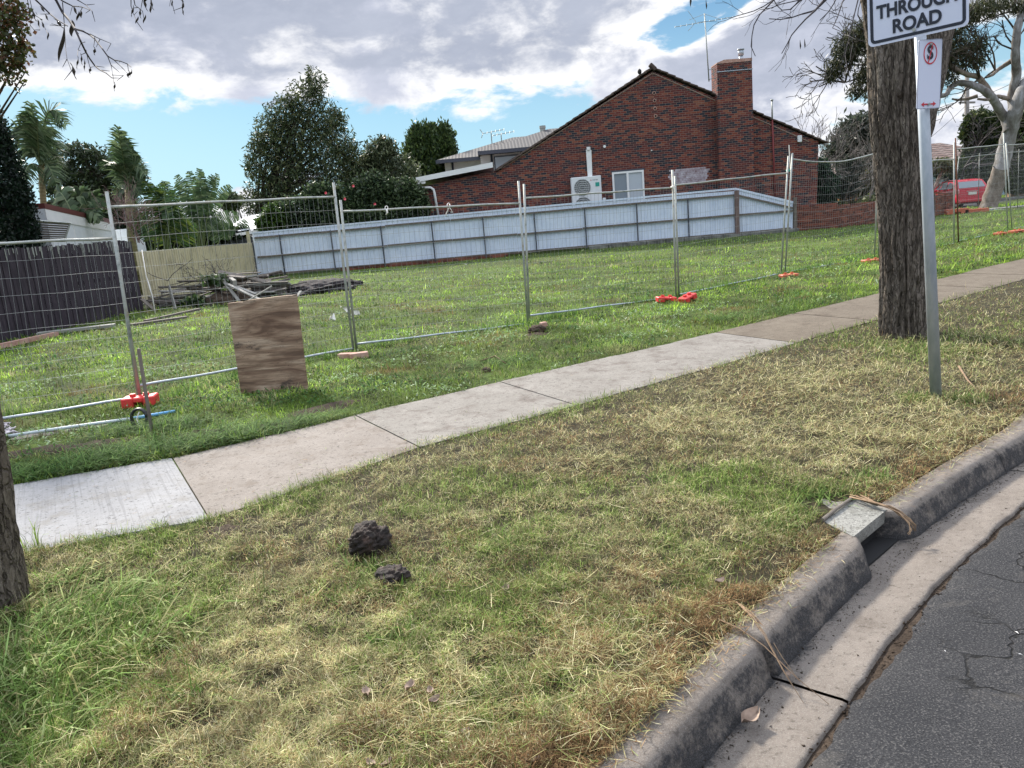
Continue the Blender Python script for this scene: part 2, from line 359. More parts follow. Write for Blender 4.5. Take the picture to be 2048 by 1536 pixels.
def m_ply():
    m,nt,b=mat('plywood',(.3,.2,.13),.8,0,.25); L=nt.links
    w=nt.nodes.new('ShaderNodeTexNoise'); tc=nt.nodes.new('ShaderNodeTexCoord'); mp=nt.nodes.new('ShaderNodeMapping')
    L.new(tc.outputs['Object'],mp.inputs[0]); mp.inputs['Scale'].default_value=(1.1,1,5.0); mp.inputs['Location'].default_value=(3.3,0,1.2); L.new(mp.outputs[0],w.inputs['Vector'])
    w.inputs['Scale'].default_value=1.0; w.inputs['Detail'].default_value=3; w.inputs['Distortion'].default_value=2.0
    grain=noise(nt,2.4,9,.78,stretch=(1.,1,16),dist=1.4)
    c=ramp(nt,w.outputs[0],[(.25,(.05,.032,.024)),(.36,(.12,.072,.048)),(.46,(.215,.14,.095)),(.56,(.32,.225,.155)),(.68,(.42,.32,.235))])
    c=mixc(nt,smooth(nt,grain,.42,.62,0,.75),c,(.105,.07,.048))
    c=mixc(nt,smooth(nt,noise(nt,3.2,6,.7,stretch=(1,1,2.2),off=4),.56,.68,0,.85),c,(.035,.028,.026))
    c=mixc(nt,smooth(nt,noise(nt,40,3,.6,off=6),.66,.72,0,.7),c,(.03,.02,.015))
    L.new(c,b.inputs['Base Color']); bump(nt,b,grain,.35,.003); return m
M_ply=m_ply()
def m_bark(name,c1,c2,c3,sz=10,stretch=(1,1,.18),bd=.03):
    m,nt,b=mat(name,c1,.95,0,.15); L=nt.links
    n=noise(nt,sz,8,.7,stretch=stretch,dist=.6); c=ramp(nt,n,[(.33,c1),(.5,c2),(.68,c3)])
    c=mixc(nt,smooth(nt,noise(nt,1.5,5,.6,off=3),.5,.7,0,.3),c,tuple(q*1.5 for q in c2))
    L.new(c,b.inputs['Base Color']); bump(nt,b,n,.9,bd); return m
def m_furrow(name,c1,c2,c3,*a):
    m,nt,b=mat(name,c2,.95,0,.12); L=nt.links
    tc=nt.nodes.new('ShaderNodeTexCoord'); nn=nt.nodes.new('ShaderNodeTexNoise'); nn.inputs['Scale'].default_value=7; nn.inputs['Detail'].default_value=6; L.new(tc.outputs['Object'],nn.inputs['Vector'])
    vm=nt.nodes.new('ShaderNodeVectorMath'); vm.operation='MULTIPLY_ADD'; L.new(nn.outputs['Color'],vm.inputs[0]); vm.inputs[1].default_value=(.12,.12,.3); L.new(tc.outputs['Object'],vm.inputs[2])
    mp=nt.nodes.new('ShaderNodeMapping'); mp.inputs['Scale'].default_value=(1,1,.13); L.new(vm.outputs[0],mp.inputs[0])
    v=nt.nodes.new('ShaderNodeTexVoronoi'); v.feature='DISTANCE_TO_EDGE'; v.inputs['Scale'].default_value=26; L.new(mp.outputs[0],v.inputs['Vector'])
    fine=noise(nt,45,8,.75,stretch=(1,1,.35)); big=noise(nt,6,6,.6,stretch=(1,1,.4),off=5)
    c=ramp(nt,mth(nt,'ADD',mth(nt,'MULTIPLY',fine,.6),mth(nt,'MULTIPLY',big,.4)),[(.36,c1),(.5,c2),(.64,c3)])
    cr=smooth(nt,v.outputs[0],.0,.11); c=mixc(nt,mth(nt,'MULTIPLY_ADD',cr,.55,.45),tuple(q*.8 for q in c1),c); L.new(c,b.inputs['Base Color'])
    bump(nt,b,mth(nt,'ADD',mth(nt,'MULTIPLY',cr,.6),mth(nt,'MULTIPLY',fine,.8)),1.,.02); return m
M_bark=m_furrow('furrowed_bark',(.06,.05,.042),(.165,.14,.118),(.30,.265,.225),26,(1,1,.16),.05)
M_twig=mat('twig_bark',(.05,.042,.045),.85)[0]
M_twig_g=mat('grey_twig',(.16,.14,.125),.85)[0]
M_branch=m_bark('branch_bark',(.03,.025,.02),(.06,.05,.04),(.1,.085,.07))
M_gum=m_bark('gum_bark',(.10,.085,.075),(.22,.21,.20),(.36,.36,.38),2.6,(1,1,.45),.01)
M_gum_low=m_bark('gum_lower_bark',(.10,.075,.06),(.22,.18,.15),(.35,.31,.28),5,(1,1,.5),.02)
M_rock=noisy('basalt_rock',(.008,.007,.007),(.035,.026,.022),16,.75,1.,.03,detail=14,c3=(.10,.06,.045))
M_brickpc=noisy('loose_brick',(.35,.17,.13),(.52,.36,.30),12,.9,.6,.006)
M_glass_d=mat('dark_glass',(.03,.035,.04),.08,0,.6)[0]
M_curtain=mat('window_curtain_glass',(.42,.47,.52),.15,0,.6)[0]
M_curtain2=mat('window_screen_glass',(.20,.24,.28),.25,0,.6)[0]
M_tile=noisy('brown_roof_tile',(.05,.035,.03),(.11,.08,.065),5,.9,.5,.01)
def m_tileroof():
    m,nt,b=mat('far_tile_roof',(.2,.16,.14),.9,0,.2); L=nt.links
    tc=nt.nodes.new('ShaderNodeTexCoord'); s=nt.nodes.new('ShaderNodeSeparateXYZ'); L.new(tc.outputs['Object'],s.inputs[0])
    cb=nt.nodes.new('ShaderNodeCombineXYZ'); L.new(mth(nt,'ADD',s.outputs[0],s.outputs[1]),cb.inputs[0]); L.new(mth(nt,'MULTIPLY',s.outputs[2],2.0),cb.inputs[1])
    br=nt.nodes.new('ShaderNodeTexBrick'); L.new(cb.outputs[0],br.inputs['Vector']); br.inputs['Scale'].default_value=1
    br.inputs['Brick Width'].default_value=.33; br.inputs['Row Height'].default_value=.36; br.inputs['Mortar Size'].default_value=.05
    br.inputs['Color1'].default_value=(.2,.13,.11,1); br.inputs['Color2'].default_value=(.34,.27,.24,1); br.inputs['Mortar'].default_value=(.05,.04,.04,1)
    L.new(br.outputs[0],b.inputs['Base Color']); bump(nt,b,mth(nt,'SUBTRACT',1.,br.outputs['Fac']),1.,.05); return m
M_tileroof=m_tileroof()
def m_corr(name,c,axis=0):
    m,nt,b=mat(name,c,.5,.2,.4); L=nt.links
    tc=nt.nodes.new('ShaderNodeTexCoord'); s=nt.nodes.new('ShaderNodeSeparateXYZ'); L.new(tc.outputs['Object'],s.inputs[0])
    v=mth(nt,'SINE',mth(nt,'MULTIPLY',s.outputs[axis],2*math.pi/.19)); bump(nt,b,v,.35,.015); b.inputs['Roughness'].default_value=.75
    L.new(mixc(nt,smooth(nt,v,-.9,-.5,0,1),tuple(q*.6 for q in c),c),b.inputs['Base Color']); return m
M_roof_gr=m_corr('grey_sheet_roof',(.06,.058,.062)); M_roof_wh=m_corr('pale_sheet_roof',(.62,.66,.72))
M_render=noisy('pale_render',(.60,.60,.58),(.68,.68,.66),2,.8,.1,.003)
M_dkmetal=mat('dark_gutter',(.05,.055,.075),.4,.2)[0]
M_maroon=mat('maroon_paint',(.12,.03,.028),.5)[0]
M_cream=noisy('shed_panel',(.62,.66,.70),(.70,.73,.77),3,.6,0)
M_signw=mat('sign_white',(.62,.66,.80),.35,0,.5)[0]
M_black=mat('sign_black',(.012,.015,.03),.4)[0]
M_signred=mat('sign_red',(.55,.03,.05),.4)[0]
M_pipe=noisy('pale_pipe',(.36,.42,.45),(.52,.58,.60),6,.45,.05,.001)
M_pipeb=mat('blue_pipe',(.10,.33,.62),.4)[0]
M_blackpl=mat('black_rubber',(.012,.012,.014),.5)[0]
M_rope=noisy('faded_rope',(.45,.40,.44),(.62,.58,.6),30,.9,.5,.003)
M_tape=mat('white_tie',(.75,.72,.68),.7)[0]
M_carred=mat('red_car_paint',(.50,.012,.035),.22,.1,.6)[0]
M_carwhite=mat('white_car_paint',(.6,.62,.65),.25,.1,.6)[0]
M_tyre=mat('tyre_rubber',(.015,.015,.016),.8)[0]
M_rim=mat('alloy_rim',(.5,.5,.52),.3,.8)[0]
M_lamp=mat('tail_lamp',(.55,.25,.28),.15)[0]
M_ac=noisy('enamel_casing',(.66,.68,.70),(.74,.76,.78),3,.4,0)
M_grille=mat('fan_grille',(.11,.12,.12),.5)[0]
M_green=mat('green_sticker',(.02,.30,.24),.5)[0]
M_pod=mat('seed_pod',(.035,.028,.02),.8)[0]
M_leafdry=noisy('dry_leaf',(.17,.12,.09),(.36,.27,.21),20,.8,.4,.003)
M_dark=mat('painted_hole_shade',(.008,.008,.009),.9)[0]  # near-black colour standing in for the shade inside openings
M_root=noisy('root_fibre',(.16,.10,.06),(.30,.21,.13),30,.9,.4,.003)
M_pink=mat('pink_petal',(.75,.13,.18),.6)[0]
M_orwood=m_wood('orange_timber',(.35,.15,.06),(.42,.2,.09),(.5,.27,.13))
M_wash=noisy('white_wash',(.16,.08,.09),(.62,.60,.66),5,.9,.3,.004,detail=8)
M_pole=m_wood('pole_timber',(.16,.14,.13),(.24,.22,.2),(.33,.31,.29))
M_house_blue=mat('pale_blue_wall',(.30,.42,.50),.8)[0]
# ------------------------------------------------------------------ site layout
KA=np.array([.22,1.96]); KD=np.array([3.07,2.81]); KD=KD/np.linalg.norm(KD); KN=np.array([KD[1],-KD[0]])
def kofs(s): return .05-.13*np.sin(np.pi*np.clip(s,0,4)/4)+.0*s
def kp(s,n,z=0): q=KA+KD*s+KN*(n+float(kofs(s))); return Vector((q[0],q[1],z))
def ks(x,y):
    v0=x-KA[0]; v1=y-KA[1]; s=v0*KD[0]+v1*KD[1]; return s,v0*KN[0]+v1*KN[1]-kofs(s)
# path joints: (far edge, near edge)
PJ=[((-9.6,3.45),(-8.9,2.05)),((-5.9,4.72),(-5.2,3.3)),((-4.28,5.22),(-3.45,3.86)),((-2.67,5.75),(-1.86,4.33)),((-1.41,6.64),(-.72,5.46)),((-.12,7.52),(.53,6.3)),((1.17,8.39),(1.80,7.22)),
    ((2.55,9.33),(3.12,8.22))]
a=np.array(PJ[-1][0]); b_=np.array(PJ[-1][1]); dd=np.array([.812,.584])
for i in range(24): PJ.append((tuple(a+dd*1.62*(i+1)),tuple(b_+dd*1.62*(i+1))))
def path_dist(x,y):
    """signed: <0 inside the footpath"""
    best=np.full(np.shape(x),1e9)
    for (f0,n0),(f1,n1) in zip(PJ[:-1],PJ[1:]):
        dist=np.full(np.shape(x),-1e9)
        poly=[f0,n0,n1,f1]
        for i in range(4):
            ax,ay=poly[i]; bx,by=poly[(i+1)%4]; ex,ey=bx-ax,by-ay; l=math.hypot(ex,ey)
            dist=np.maximum(dist,((x-ax)*ey-(y-ay)*ex)/l-(.25 if i in (0,2) else 0))
        best=np.minimum(best,dist)
    return best
def gz(x,y):
    s,n=ks(x,y); z=(fbm(x,y,1.6,2)-.5)*.05+(fbm(x,y,7,5)-.5)*.034
    fl=np.clip(path_dist(x,y)/.25,0,1); z=z*fl-.02*(1-fl)*0
    z=z*np.clip(-(n+.12)/.3,0,1)
    d=np.clip((n+.10)/.04,0,1)
    return z-.45*d
# ground sheet -----------------------------------------------------
def grid_ground():
    def axis(a,b,fine0,fine1,hf,hc):
        v=list(np.arange(fine0,fine1,hf)); s=hf;x=fine0
        while x>a: s=min(s*1.35,hc); x-=s; v.insert(0,x)
        x=v[-1]; s=hf
        while x<b: s=min(s*1.35,hc); x+=s; v.append(x)
        return np.array(v)
    # rotated frame along the kerb so that the drop under the road is clean
    S=axis(-700,900,-6,14,.08,60); Nn=axis(-900,700,-7,.2,.07,60)
    SS,NN=np.meshgrid(S,Nn,indexing='ij')
    X=KA[0]+KD[0]*SS+KN[0]*(NN+kofs(SS)); Y=KA[1]+KD[1]*SS+KN[1]*(NN+kofs(SS))
    Z=gz(X,Y); V=np.stack([X,Y,Z],-1).reshape(-1,3); a,b=SS.shape
    I=np.arange(a*b).reshape(a,b); q=np.stack([I[:-1,:-1],I[1:,:-1],I[1:,1:],I[:-1,1:]],-1).reshape(-1,4)[:, ::-1]
    Xf,Yf=X.ravel(),Y.ravel(); ym=np.interp(Xf,[-40,-2.3,-1,9,60],[-8,5,6,12.3,48]); yard=np.clip((Yf-ym)/.6,0,1)[:,None]
    col=np.array([(.062,.055,.030)])*(1-yard)+(np.array([(.07,.115,.02)])*yard*(1+np.clip((fbm(Xf,Yf,2.2,101,3)-.5)*2,-.6,.6))[:,None]+np.array([(.05,.03,.016)])*yard*np.clip((fbm(Xf,Yf,1.9,111,4)-.60)*6,0,.7)[:,None])
    o=fastmesh('ground',V,q,M_ground,None,col,smooth=True); tag(o,kind='structure')
grid_ground()
# footpath slabs -----------------------------------------------------
def slab(f0,n0,f1,n1,m,name,zt=.014):
    c=[Vector((*p,0)) for p in (f0,n0,n1,f1)]; ctr=sum(c,Vector())/4
    c=[ctr+(p-ctr)*(1-.008/(p-ctr).length) for p in c]
    mb=MB(); nU=26;nV=22; vs=[];fs=[]
    for i in range(nU+1):
        for j in range(nV+1):
            u=i/nU;v=j/nV; p=(c[0]*(1-u)+c[3]*u)*(1-v)+(c[1]*(1-u)+c[2]*u)*v
            e=min(u,1-u)*nU*.06; w=min(v,1-v)*nV*.06
            edge=0 if (i in(0,nU) or j in(0,nV)) else 1
            jit=(fbm(p.x,p.y,9,3)-.5)*.03
            if j in (0,nV) and 0<i<nU: p=p+(c[1]-c[0]).normalized()*(jit)*(1)
            vs.append((p.x,p.y,zt+(fbm(p.x,p.y,1.2,1)-.5)*.01-(0 if edge else .006)))
    for i in range(nU):
        for j in range(nV): a=i*(nV+1)+j; fs.append((a,a+1,a+nV+2,a+nV+1))
    mb.add(vs,fs)
    ring=[i*(nV+1) for i in range(nU+1)]+[nU*(nV+1)+j for j in range(1,nV+1)]+[i*(nV+1)+nV for i in range(nU-1,-1,-1)]+[j for j in range(nV-1,0,-1)]
    base=len(mb.v); mb.v+=[(vs[k][0],vs[k][1],-.08) for k in ring]
    for q in range(len(ring)): r=(q+1)%len(ring); mb.f.append((ring[q],ring[r],base+r,base+q)); mb.m.append(0)
    o=mb.build(name,m); tag(o,kind='structure'); return o
mats_s=[M_path_new,M_path_new,M_path_new,M_path_pink,M_path,M_path,M_path]+[M_path_brown]*7+[M_path_grey]*20
for i in range(len(PJ)-1):
    (f0,n0),(f1,n1)=PJ[i],PJ[i+1]
    slab(f0,n0,f1,n1,mats_s[i],'footpath',.014+.004*((i*37)%3-1)*.5)
# kerb, gutter, road ---------------------------------------------------
def stepz(a,b):
    out=[a]; 
    while out[-1]<b: out.append(out[-1]+(.04 if -1<out[-1]<7 else .4))
    out[-1]=b; return out
def kerb_seg(s0,s1,round0=False,round1=False):
    prof=[(-.135,-.2,0),(-.135,-.012,0.15),(-.125,-.003,.2),(-.09,.0,.05),(-.05,.002,.05),(-.022,.001,.06),(-.006,-.005,.15),(.006,-.015,.32),(.018,-.032,.66),(.03,-.06,.70),(.04,-.09,.62),(.05,-.115,.70),(.062,-.135,.9),(.07,-.2,1)]
    S=stepz(s0,s1); V=[];Cc=[]
    for s in S:
        for n,z,st in prof:
            e=0
            for fl,ed in ((round0,s-s0),(round1,s1-s)):
                if fl and ed<.16: e=max(e,1-math.sqrt(max(0,1-((.16-ed)/.16)**2)))
            nn=n-(n+.135)*e*.75; zz=z
            wob=(float(vn(s*17,n*40,1,3))-.5)*.005+(float(vn(s*2.2,0,1,5))-.5)*.012
            ch=max(0,float(vn(s*23,n*30,1,8))-.74)*.05
            p=kp(s,nn+wob*.7-ch*(1 if n>-.03 else 0),zz+(wob*.3-ch*.5 if z>-.15 else 0)); V.append(p); Cc.append((st,0,0))
    k=len(prof); q=[(i*k+j,i*k+j+1,(i+1)*k+j+1,(i+1)*k+j) for i in range(len(S)-1) for j in range(k-1)]
    V2=[tuple(p) for p in V]
    # end caps as fans
    tri=[]
    for base,flip in ((0,False),((len(S)-1)*k,True)):
        for j in range(1,k-1): tri.append((base,base+j+1,base+j) if not flip else (base,base+j,base+j+1))
    return V2,q,tri,Cc
KV=[];KQ=[];KT=[];KC=[]
for a_,b2,r0_,r1_ in ((-30,.835,False,False),(.875,1.95,False,True),(2.26,3.55,True,False),(3.562,12,False,False),(12.02,60,False,False)):
    V2,q,t,cc=kerb_seg(a_,b2,r0_,r1_); o=len(KV); KV+=V2; KQ+=[tuple(i+o for i in f) for f in q]; KT+=[tuple(i+o for i in f) for f in t]; KC+=cc
tag(fastmesh('kerb',np.array(KV),KQ,M_kerb,None,np.array(KC),KT,smooth=True),kind='structure')
# gutter pan
GV=[];GQ=[];GC=[]
for (a_,b2) in ((-30,.85),(.862,3.6),(3.61,60)):
    S=stepz(a_,b2); base=len(GV); pr=[(-.1,-.14,.9),(.05,-.138,.95),(.075,-.134,.6),(.12,-.13,.18),(.2,-.124,.0),(.27,-.117,.02),(.30,-.113,.12),(.318,-.115,.3),(.325,-.2,.5)]
    for s in S:
        inl=math.exp(-((s-2.0)/.35)**2)
        for n,z,st in pr:
            dirt=st*(1-.7*inl)
            rag=(float(vn(s*5,3,1,2))-.5)*.03+(float(vn(s*17,3,1,2))-.5)*.012 if n>.28 else 0
            GV.append(tuple(kp(s,n+rag,z-(inl*.012 if n<.2 else 0)+(.003 if a_>0 else 0)))); GC.append((dirt*.7+.12,0,0))
    k=len(pr); GQ+=[(base+i*k+j,base+i*k+j+1,base+(i+1)*k+j+1,base+(i+1)*k+j) for i in range(len(S)-1) for j in range(k-1)]
tag(fastmesh('gutter',np.array(GV),GQ,M_kerb,None,np.array(GC),None,smooth=True),kind='structure')
# dirt line between gutter and asphalt, then asphalt
mb=MB(); S=stepz(-30,60); vs=[];fs=[]
for s in S:
    r=float(vn(s*4,0,1,4))*.5+float(vn(s*19,0,1,9))*.5
    for n,z in ((.285,-.15),(.325,-.128+.006*r),(.36,-.122),(.6,-.125)): vs.append(kp(s,n,z))
k=4; fs=[(i*k+j,i*k+j+1,(i+1)*k+j+1,(i+1)*k+j) for i in range(len(S)-1) for j in range(k-1)]
mb.add(vs,fs); tag(mb.build('gutter_soil',M_dirt,smooth=True),kind='structure')
S=stepz(-30,60); NR=[0,.012,.03,.06,.1,.16,.25,.4,.6,.9,1.3,2,3,5,8,9]; vs=[]
for s in S:
    rag=.286+float(vn(s*2.2,0,1,4))*.03+float(vn(s*13,0,1,9))*.03+float(vn(s*31,0,1,9))*.02
    for j,n in enumerate(NR):
        z=[-.17,-.128,-.116,-.11][j] if j<4 else -.108+.02*min(n,3.5)
        z+=(float(vn(s*3,n*3,1,7))-.5)*.012*(1 if j>1 else .3)
        vs.append(kp(s,rag+n,z))
k=len(NR); mb=MB().add(vs,[(i*k+j,i*k+j+1,(i+1)*k+j+1,(i+1)*k+j) for i in range(len(S)-1) for j in range(k-1)])
tag(mb.build('road',M_asph,smooth=True),kind='structure')
# side street beyond the back fence
mb=MB(); mb.quad((21,42.3,.006),(110,36,.006),(110,47,.006),(21,50.5,.006)); tag(mb.build('side_road',M_asph),kind='structure')
mb=MB(); 
for (p,q) in (((21,50.62),(110,47.12)),): 
    d=(Vector(q)-Vector(p)); mb.box(((p[0]+q[0])/2,(p[1]+q[1])/2,.05),(d.length,.2,.14),math.atan2(d.y,d.x))
tag(mb.build('far_kerb',M_path_grey),kind='structure')
# strip of concrete slab behind back fence
mb=MB(); mb.box((26.5,37.6,.01),(12,1.3,.05)); tag(mb.build('side_path',M_path_grey),kind='structure')
# ------------------------------------------------------------------ drainage pit
def pit():
    c=kp(2.07,-.2,0); t=thing('drain_pit',c,'concrete drain pit lid set in the kerb above a dark gutter inlet','drain')
    dn=Vector((0,0,-.062))
    a,b,c2,d=gd(1707,1073,.004),gd(1774,1019,.004),gd(1709,997,.004),gd(1644,1041,.004)
    MB().prism([a,d,c2,b],dn).build('lid',M_pitc,t)
    MB().prism([gd(1640,1038,.0),gd(1650,1020,0),gd(1644,998,0),gd(1697,989,0),gd(1706,993,0)],Vector((0,0,-.05))).build('rear_slab',M_path,t)
    mb=MB(); mb.prism([kp(1.86,-.10,-.03),kp(1.86,-.34,-.03),kp(2.36,-.34,-.03),kp(2.36,-.10,-.03)],Vector((0,0,-.12))); mb.prism([kp(1.90,.0,-.134),kp(1.90,-.2,-.134),kp(2.30,-.2,-.134),kp(2.30,.0,-.134)],Vector((0,0,-.02))); mb.build('pit_shade_blocks',M_dark,t)  # near-black blocks paint in the shade of the inlet under the lid
    mb=MB(); mb.tube([gd(1645,1040,.012),gd(1672,1018,.018),gd(1707,994,.014)],[.010,.009,.008],8); o=mb.build('timber_rod',M_rail); tag(o,'short weathered rod lying across the back of the drain lid','rod')
    mb=MB()
    for i in range(9):
        a=kp(2.36+random.uniform(-.05,.03),-.22+random.uniform(-.06,.05),.02); pts=[a]
        for j in range(1,8):
            u=j/7; pts.append(kp(2.30-.03*u-.16*max(0,u-.55)*(i%3==0)+random.uniform(-.010,.010),-.20+.28*min(1,u*1.3)+random.uniform(-.008,.008),.03-.13*max(0,u-.45)*1.3+random.uniform(-.005,.008)))
        mb.tube(pts,[.0045-.00045*j for j in range(8)],5)
    tag(mb.build('root_bundle',M_root,smooth=True),'tangled dry roots hanging over the drain pit opening','roots')
pit()
# ------------------------------------------------------------------ temporary fence panels
def fence_panel(pL,pR,tL,tR,label,rt,rb,kink=None,rustL=False,rustR=False,dbl=True,group='temporary fence panels around the empty block',wires=True):
    """pL/pR base points of the two posts, tL/tR tops; rt/rb: rail heights as fractions of the post"""
    t=thing('mesh_fence',pL,label,'fence panel',group)
    pL,pR,tL,tR=[Vector(q) for q in (pL,pR,tL,tR)]
    r=.017
    for b0,t0,ru in ((pL,tL,rustL),(pR,tR,rustR)):
        mb=MB(); mb.tube([b0-Vector((0,0,.02)),b0.lerp(t0,.5),t0],r,10); mb.build('post',M_rust if ru else M_galv_old,t,True)
    def P(u,v):
        p=pL.lerp(pR,u); q=tL.lerp(tR,u); o=p.lerp(q,v)
        if kink: o.z+=kink*math.sin(math.pi*u)*v
        return o
    (l0,r0_),(l1,r1_)=rt,rb
    def rail(a,b,nm,m):
        n=14; pts=[P(i/n,a+(b-a)*i/n)+Vector((0,0,.0035*math.sin(i*1.1+a*9))) for i in range(n+1)]
        rr=[r*.85]*(n+1); mb=MB(); mb.tube(pts,rr,10); mb.build(nm,m,t,True); return pts
    rail(l0,r0_,'top_rail',M_rust if (rustL and rustR) else M_galv_old); rail(l1,r1_,'bottom_rail',M_galv)
    if wires:
        L=(pR-pL).length; nv=max(6,int(L/.075)); H=(tL-pL).length
        mb=MB(); n=(pR-pL).cross(Vector((0,0,1))).normalized()*.0
        for i in range(1,nv):
            u=i/nv; a=l0+(r0_-l0)*u; b=l1+(r1_-l1)*u
            ww=.004*math.sin(i*5.1)
            mb.tube([P(u,b),P(u+ww/3,(a+b)/2)+Vector((random.uniform(-.004,.004),.006*math.sin(i),0)),P(u,a)],.0017,3,cap=False)
        nh=max(4,int(H*.9/.16)) 
        for j in range(1,nh):
            w=j/nh; pts=[]
            for i in range(9):
                u=i/8; a=l0+(r0_-l0)*u; b=l1+(r1_-l1)*u; pts.append(P(u,b+(a-b)*w)+Vector((0,.004*math.sin(i*2+j),.006*math.sin(i*1.7+j))))
            mb.tube(pts,.0017,3,cap=False)
        mb.build('wire_mesh',M_wire,t)
    return t,P
def post_pts(bx,by,tx,ty):
    b=gd(bx,by); return b,at(tx,ty,b.y)
FP={}
b,t_=post_pts(283,808,213,383); B_L=(b,t_)
b,t_=post_pts(707,702,667,365); B_R=(b,t_)
def frac(post,py,px=None):
    """height fraction on a post whose image height is py"""
    b,tp=post; best=0;bd=1e9
    for i in range(201):
        q=b.lerp(tp,i/200); d=np.array(q)-np.array([0,0,EYE]); y=768-FPX*(d@UU)/(d@fw)
        if abs(y-py)<bd: bd=abs(y-py);best=i/200
    return best
def panel(Lp,Rp,lab,ty,by,**k):
    return fence_panel(Lp[0],Rp[0],Lp[1],Rp[1],lab,(frac(Lp,ty[0]),frac(Rp,ty[1])),(frac(Lp,by[0]),frac(Rp,by[1])),**k)
A_R=post_pts(279,806,228,462); A_L=(gd(-260,905),at(-330,492,gd(-260,905).y))
panel(A_L,A_R,'galvanised mesh fence panel running off past the dark paling fence, lower than its neighbour',(500,477),(880,795))
panel(B_L,B_R,'galvanised mesh fence panel behind the plywood sheet',(414,393),(772,697))
C_L=post_pts(713,700,681,400); C_R=post_pts(1056,648,1037,362)
panel(C_L,C_R,'galvanised mesh fence panel with two white ties on its top rail',(423,406),(689,651))
D_L=post_pts(1059,645,1048,368); D_R=post_pts(1352,594,1345,340)
panel(D_L,D_R,'galvanised mesh fence panel in front of the air conditioner and window',(396,375),(631,598))
E_L=post_pts(1358,593,1350,352); E_R=post_pts(1562,547,1577,312)
panel(E_L,E_R,'galvanised mesh fence panel in front of the brick chimney',(371,346),(590,552))
F_L=post_pts(1570,546,1585,306); F_R=post_pts(1749,515,1757,300)
panel(F_L,F_R,'galvanised mesh fence panel with bent top rail just left of the big tree trunk',(318,304),(545,516),kink=-.13)
G_L=post_pts(1757,514,1764,318); G_R=post_pts(1908,487,1908,285)
panel(G_L,G_R,'galvanised mesh fence panel partly hidden behind the big tree trunk',(330,318),(512,487))
H_L=post_pts(1917,484,1911,276); H_R=post_pts(2016,461,2007,266)
panel(H_L,H_R,'mesh fence panel with a rusty left post and rusty top rail',(298,289),(482,463),rustL=True,rustR=False)
I_L=post_pts(2024,458,2012,286); I_R=post_pts(2130,436,2130,262)
panel(I_L,I_R,'galvanised mesh fence panel cut off by the right edge of the photo',(290,284),(458,436))
# rear run along the side street
def bpt(px,py,Y): return at(px,py,Y)
YB=36.0
def bpost(px0,py0,px1,py1): b=at(px0,py0,YB); return (b,at(px1,py1,YB))
rp=[bpost(1905,432,1918,312),bpost(1956,428,1959,306),bpost(2035,426,2038,298),bpost(2110,424,2114,290)]
labs=['far mesh fence panel in front of the red car bonnet','far mesh fence panel in front of the leaning pale gum trunk','far mesh fence panel by the tan brick pier']
for i in range(3):
    b0,b1=rp[i],rp[i+1]; fence_panel(b0[0],b1[0],b0[1],b1[1],labs[i],(.96,.96),(.06,.06),group='far fence panels along the side street')
mb=MB(); mb.tube([at(1909,284,gd(1910,484).y+.02),gd(1915,486)+Vector((.0,.02,0))],.02,8)
# clamps / ties
for (px,py,Y,lab) in ((773,424,10.75,'white cloth tie knotted round the fence rail, left of the two'),(897,418,11.2,'white cloth tie with loose ends on the fence rail, right of the two')):
    c=at(px,py-8,Y); mb=MB()
    mb.tube([c+Vector((.02*math.cos(a),.028*math.sin(a)*.6,.028*math.sin(a))) for a in np.linspace(0,6.28,9)],.006,5)
    if px>800: mb.tube([c-Vector((0,.02,.02)),c+Vector((-.012,-.03,-.07)),c+Vector((-.045,-.03,-.12)),c+Vector((-.05,-.03,-.16))],[.008,.007,.008,.004],5); mb.tube([c-Vector((0,.02,.02)),c+Vector((.035,-.03,-.07)),c+Vector((.05,-.03,-.11)),c+Vector((.02,-.03,-.10))],.006,5)
    else: mb.tube([c-Vector((0,.02,.02)),c+Vector((.01,-.03,-.06)),c+Vector((-.015,-.03,-.09))],[.012,.014,.008],6)
    tag(mb.build('cloth_tie',M_tape,smooth=True),lab,'cloth tie')
for (px,py,Y,lab) in ((1346,374,13.3,'white clamp joining the two posts in front of the whitewashed brick patch'),(1576,341,15.95,'green wire tie joining the leaning posts left of the tree')):
    c=at(px,py,Y); mb=MB(); mb.box(c,(.07,.06,.035),.2,bev=.008); mb.box(c+Vector((0,-.035,.0)),(.02,.03,.06),.2); tag(mb.build('clamp',M_tape if px<1400 else M_green),lab,'clamp')
mb=MB(); p0=at(1578,290,15.9); mb.tube([p0,at(1581,340,15.9)],.010,6); tag(mb.build('thin_rod',M_tape),'thin pale rod sticking up from the fence posts left of the tree','rod')
# feet
def foot(c,ang,m,lab,size=(.62,.22,.13),tilt=0.,group='plastic fence feet'):
    t=thing('plastic_block',c,lab,'fence foot',group); mb=MB(); l,w,h=size; R=Matrix.Rotation(ang,3,'Z')@Matrix.Rotation(tilt,3,'Y')
    # moulded block: two ends, low waist with an arched hand hole
    def bx(x,y,z,sx,sy,sz): mb.box(Vector(c)+R@Vector((x,y,z)),(sx,sy,sz),rot=R,bev=.012)
    bx(-l*.32,0,h*.5,l*.36,w,h); bx(l*.32,0,h*.5,l*.36,w,h); bx(0,0,h*.74,l*.30,w*.98,h*.5); bx(0,w*.3,h*.3,l*.3,w*.35,h*.5)
    mb.build('block',m,t)
    for x in (-.2,.2): MB().tube([Vector(c)+R@Vector((x*l,0,h)),Vector(c)+R@Vector((x*l,0,h+.03))],.03,10).build('socket',m,t)
foot(gd(283,812),.15,M_red_pl,'bright red plastic fence foot beside the timber stake',(.33,.2,.11))
foot(gd(1338,604)+Vector((-.05,0,0)),.1,M_red_pl,'orange red plastic fence foot, left one of the pair under the white clamp',(.32,.18,.09),.1)
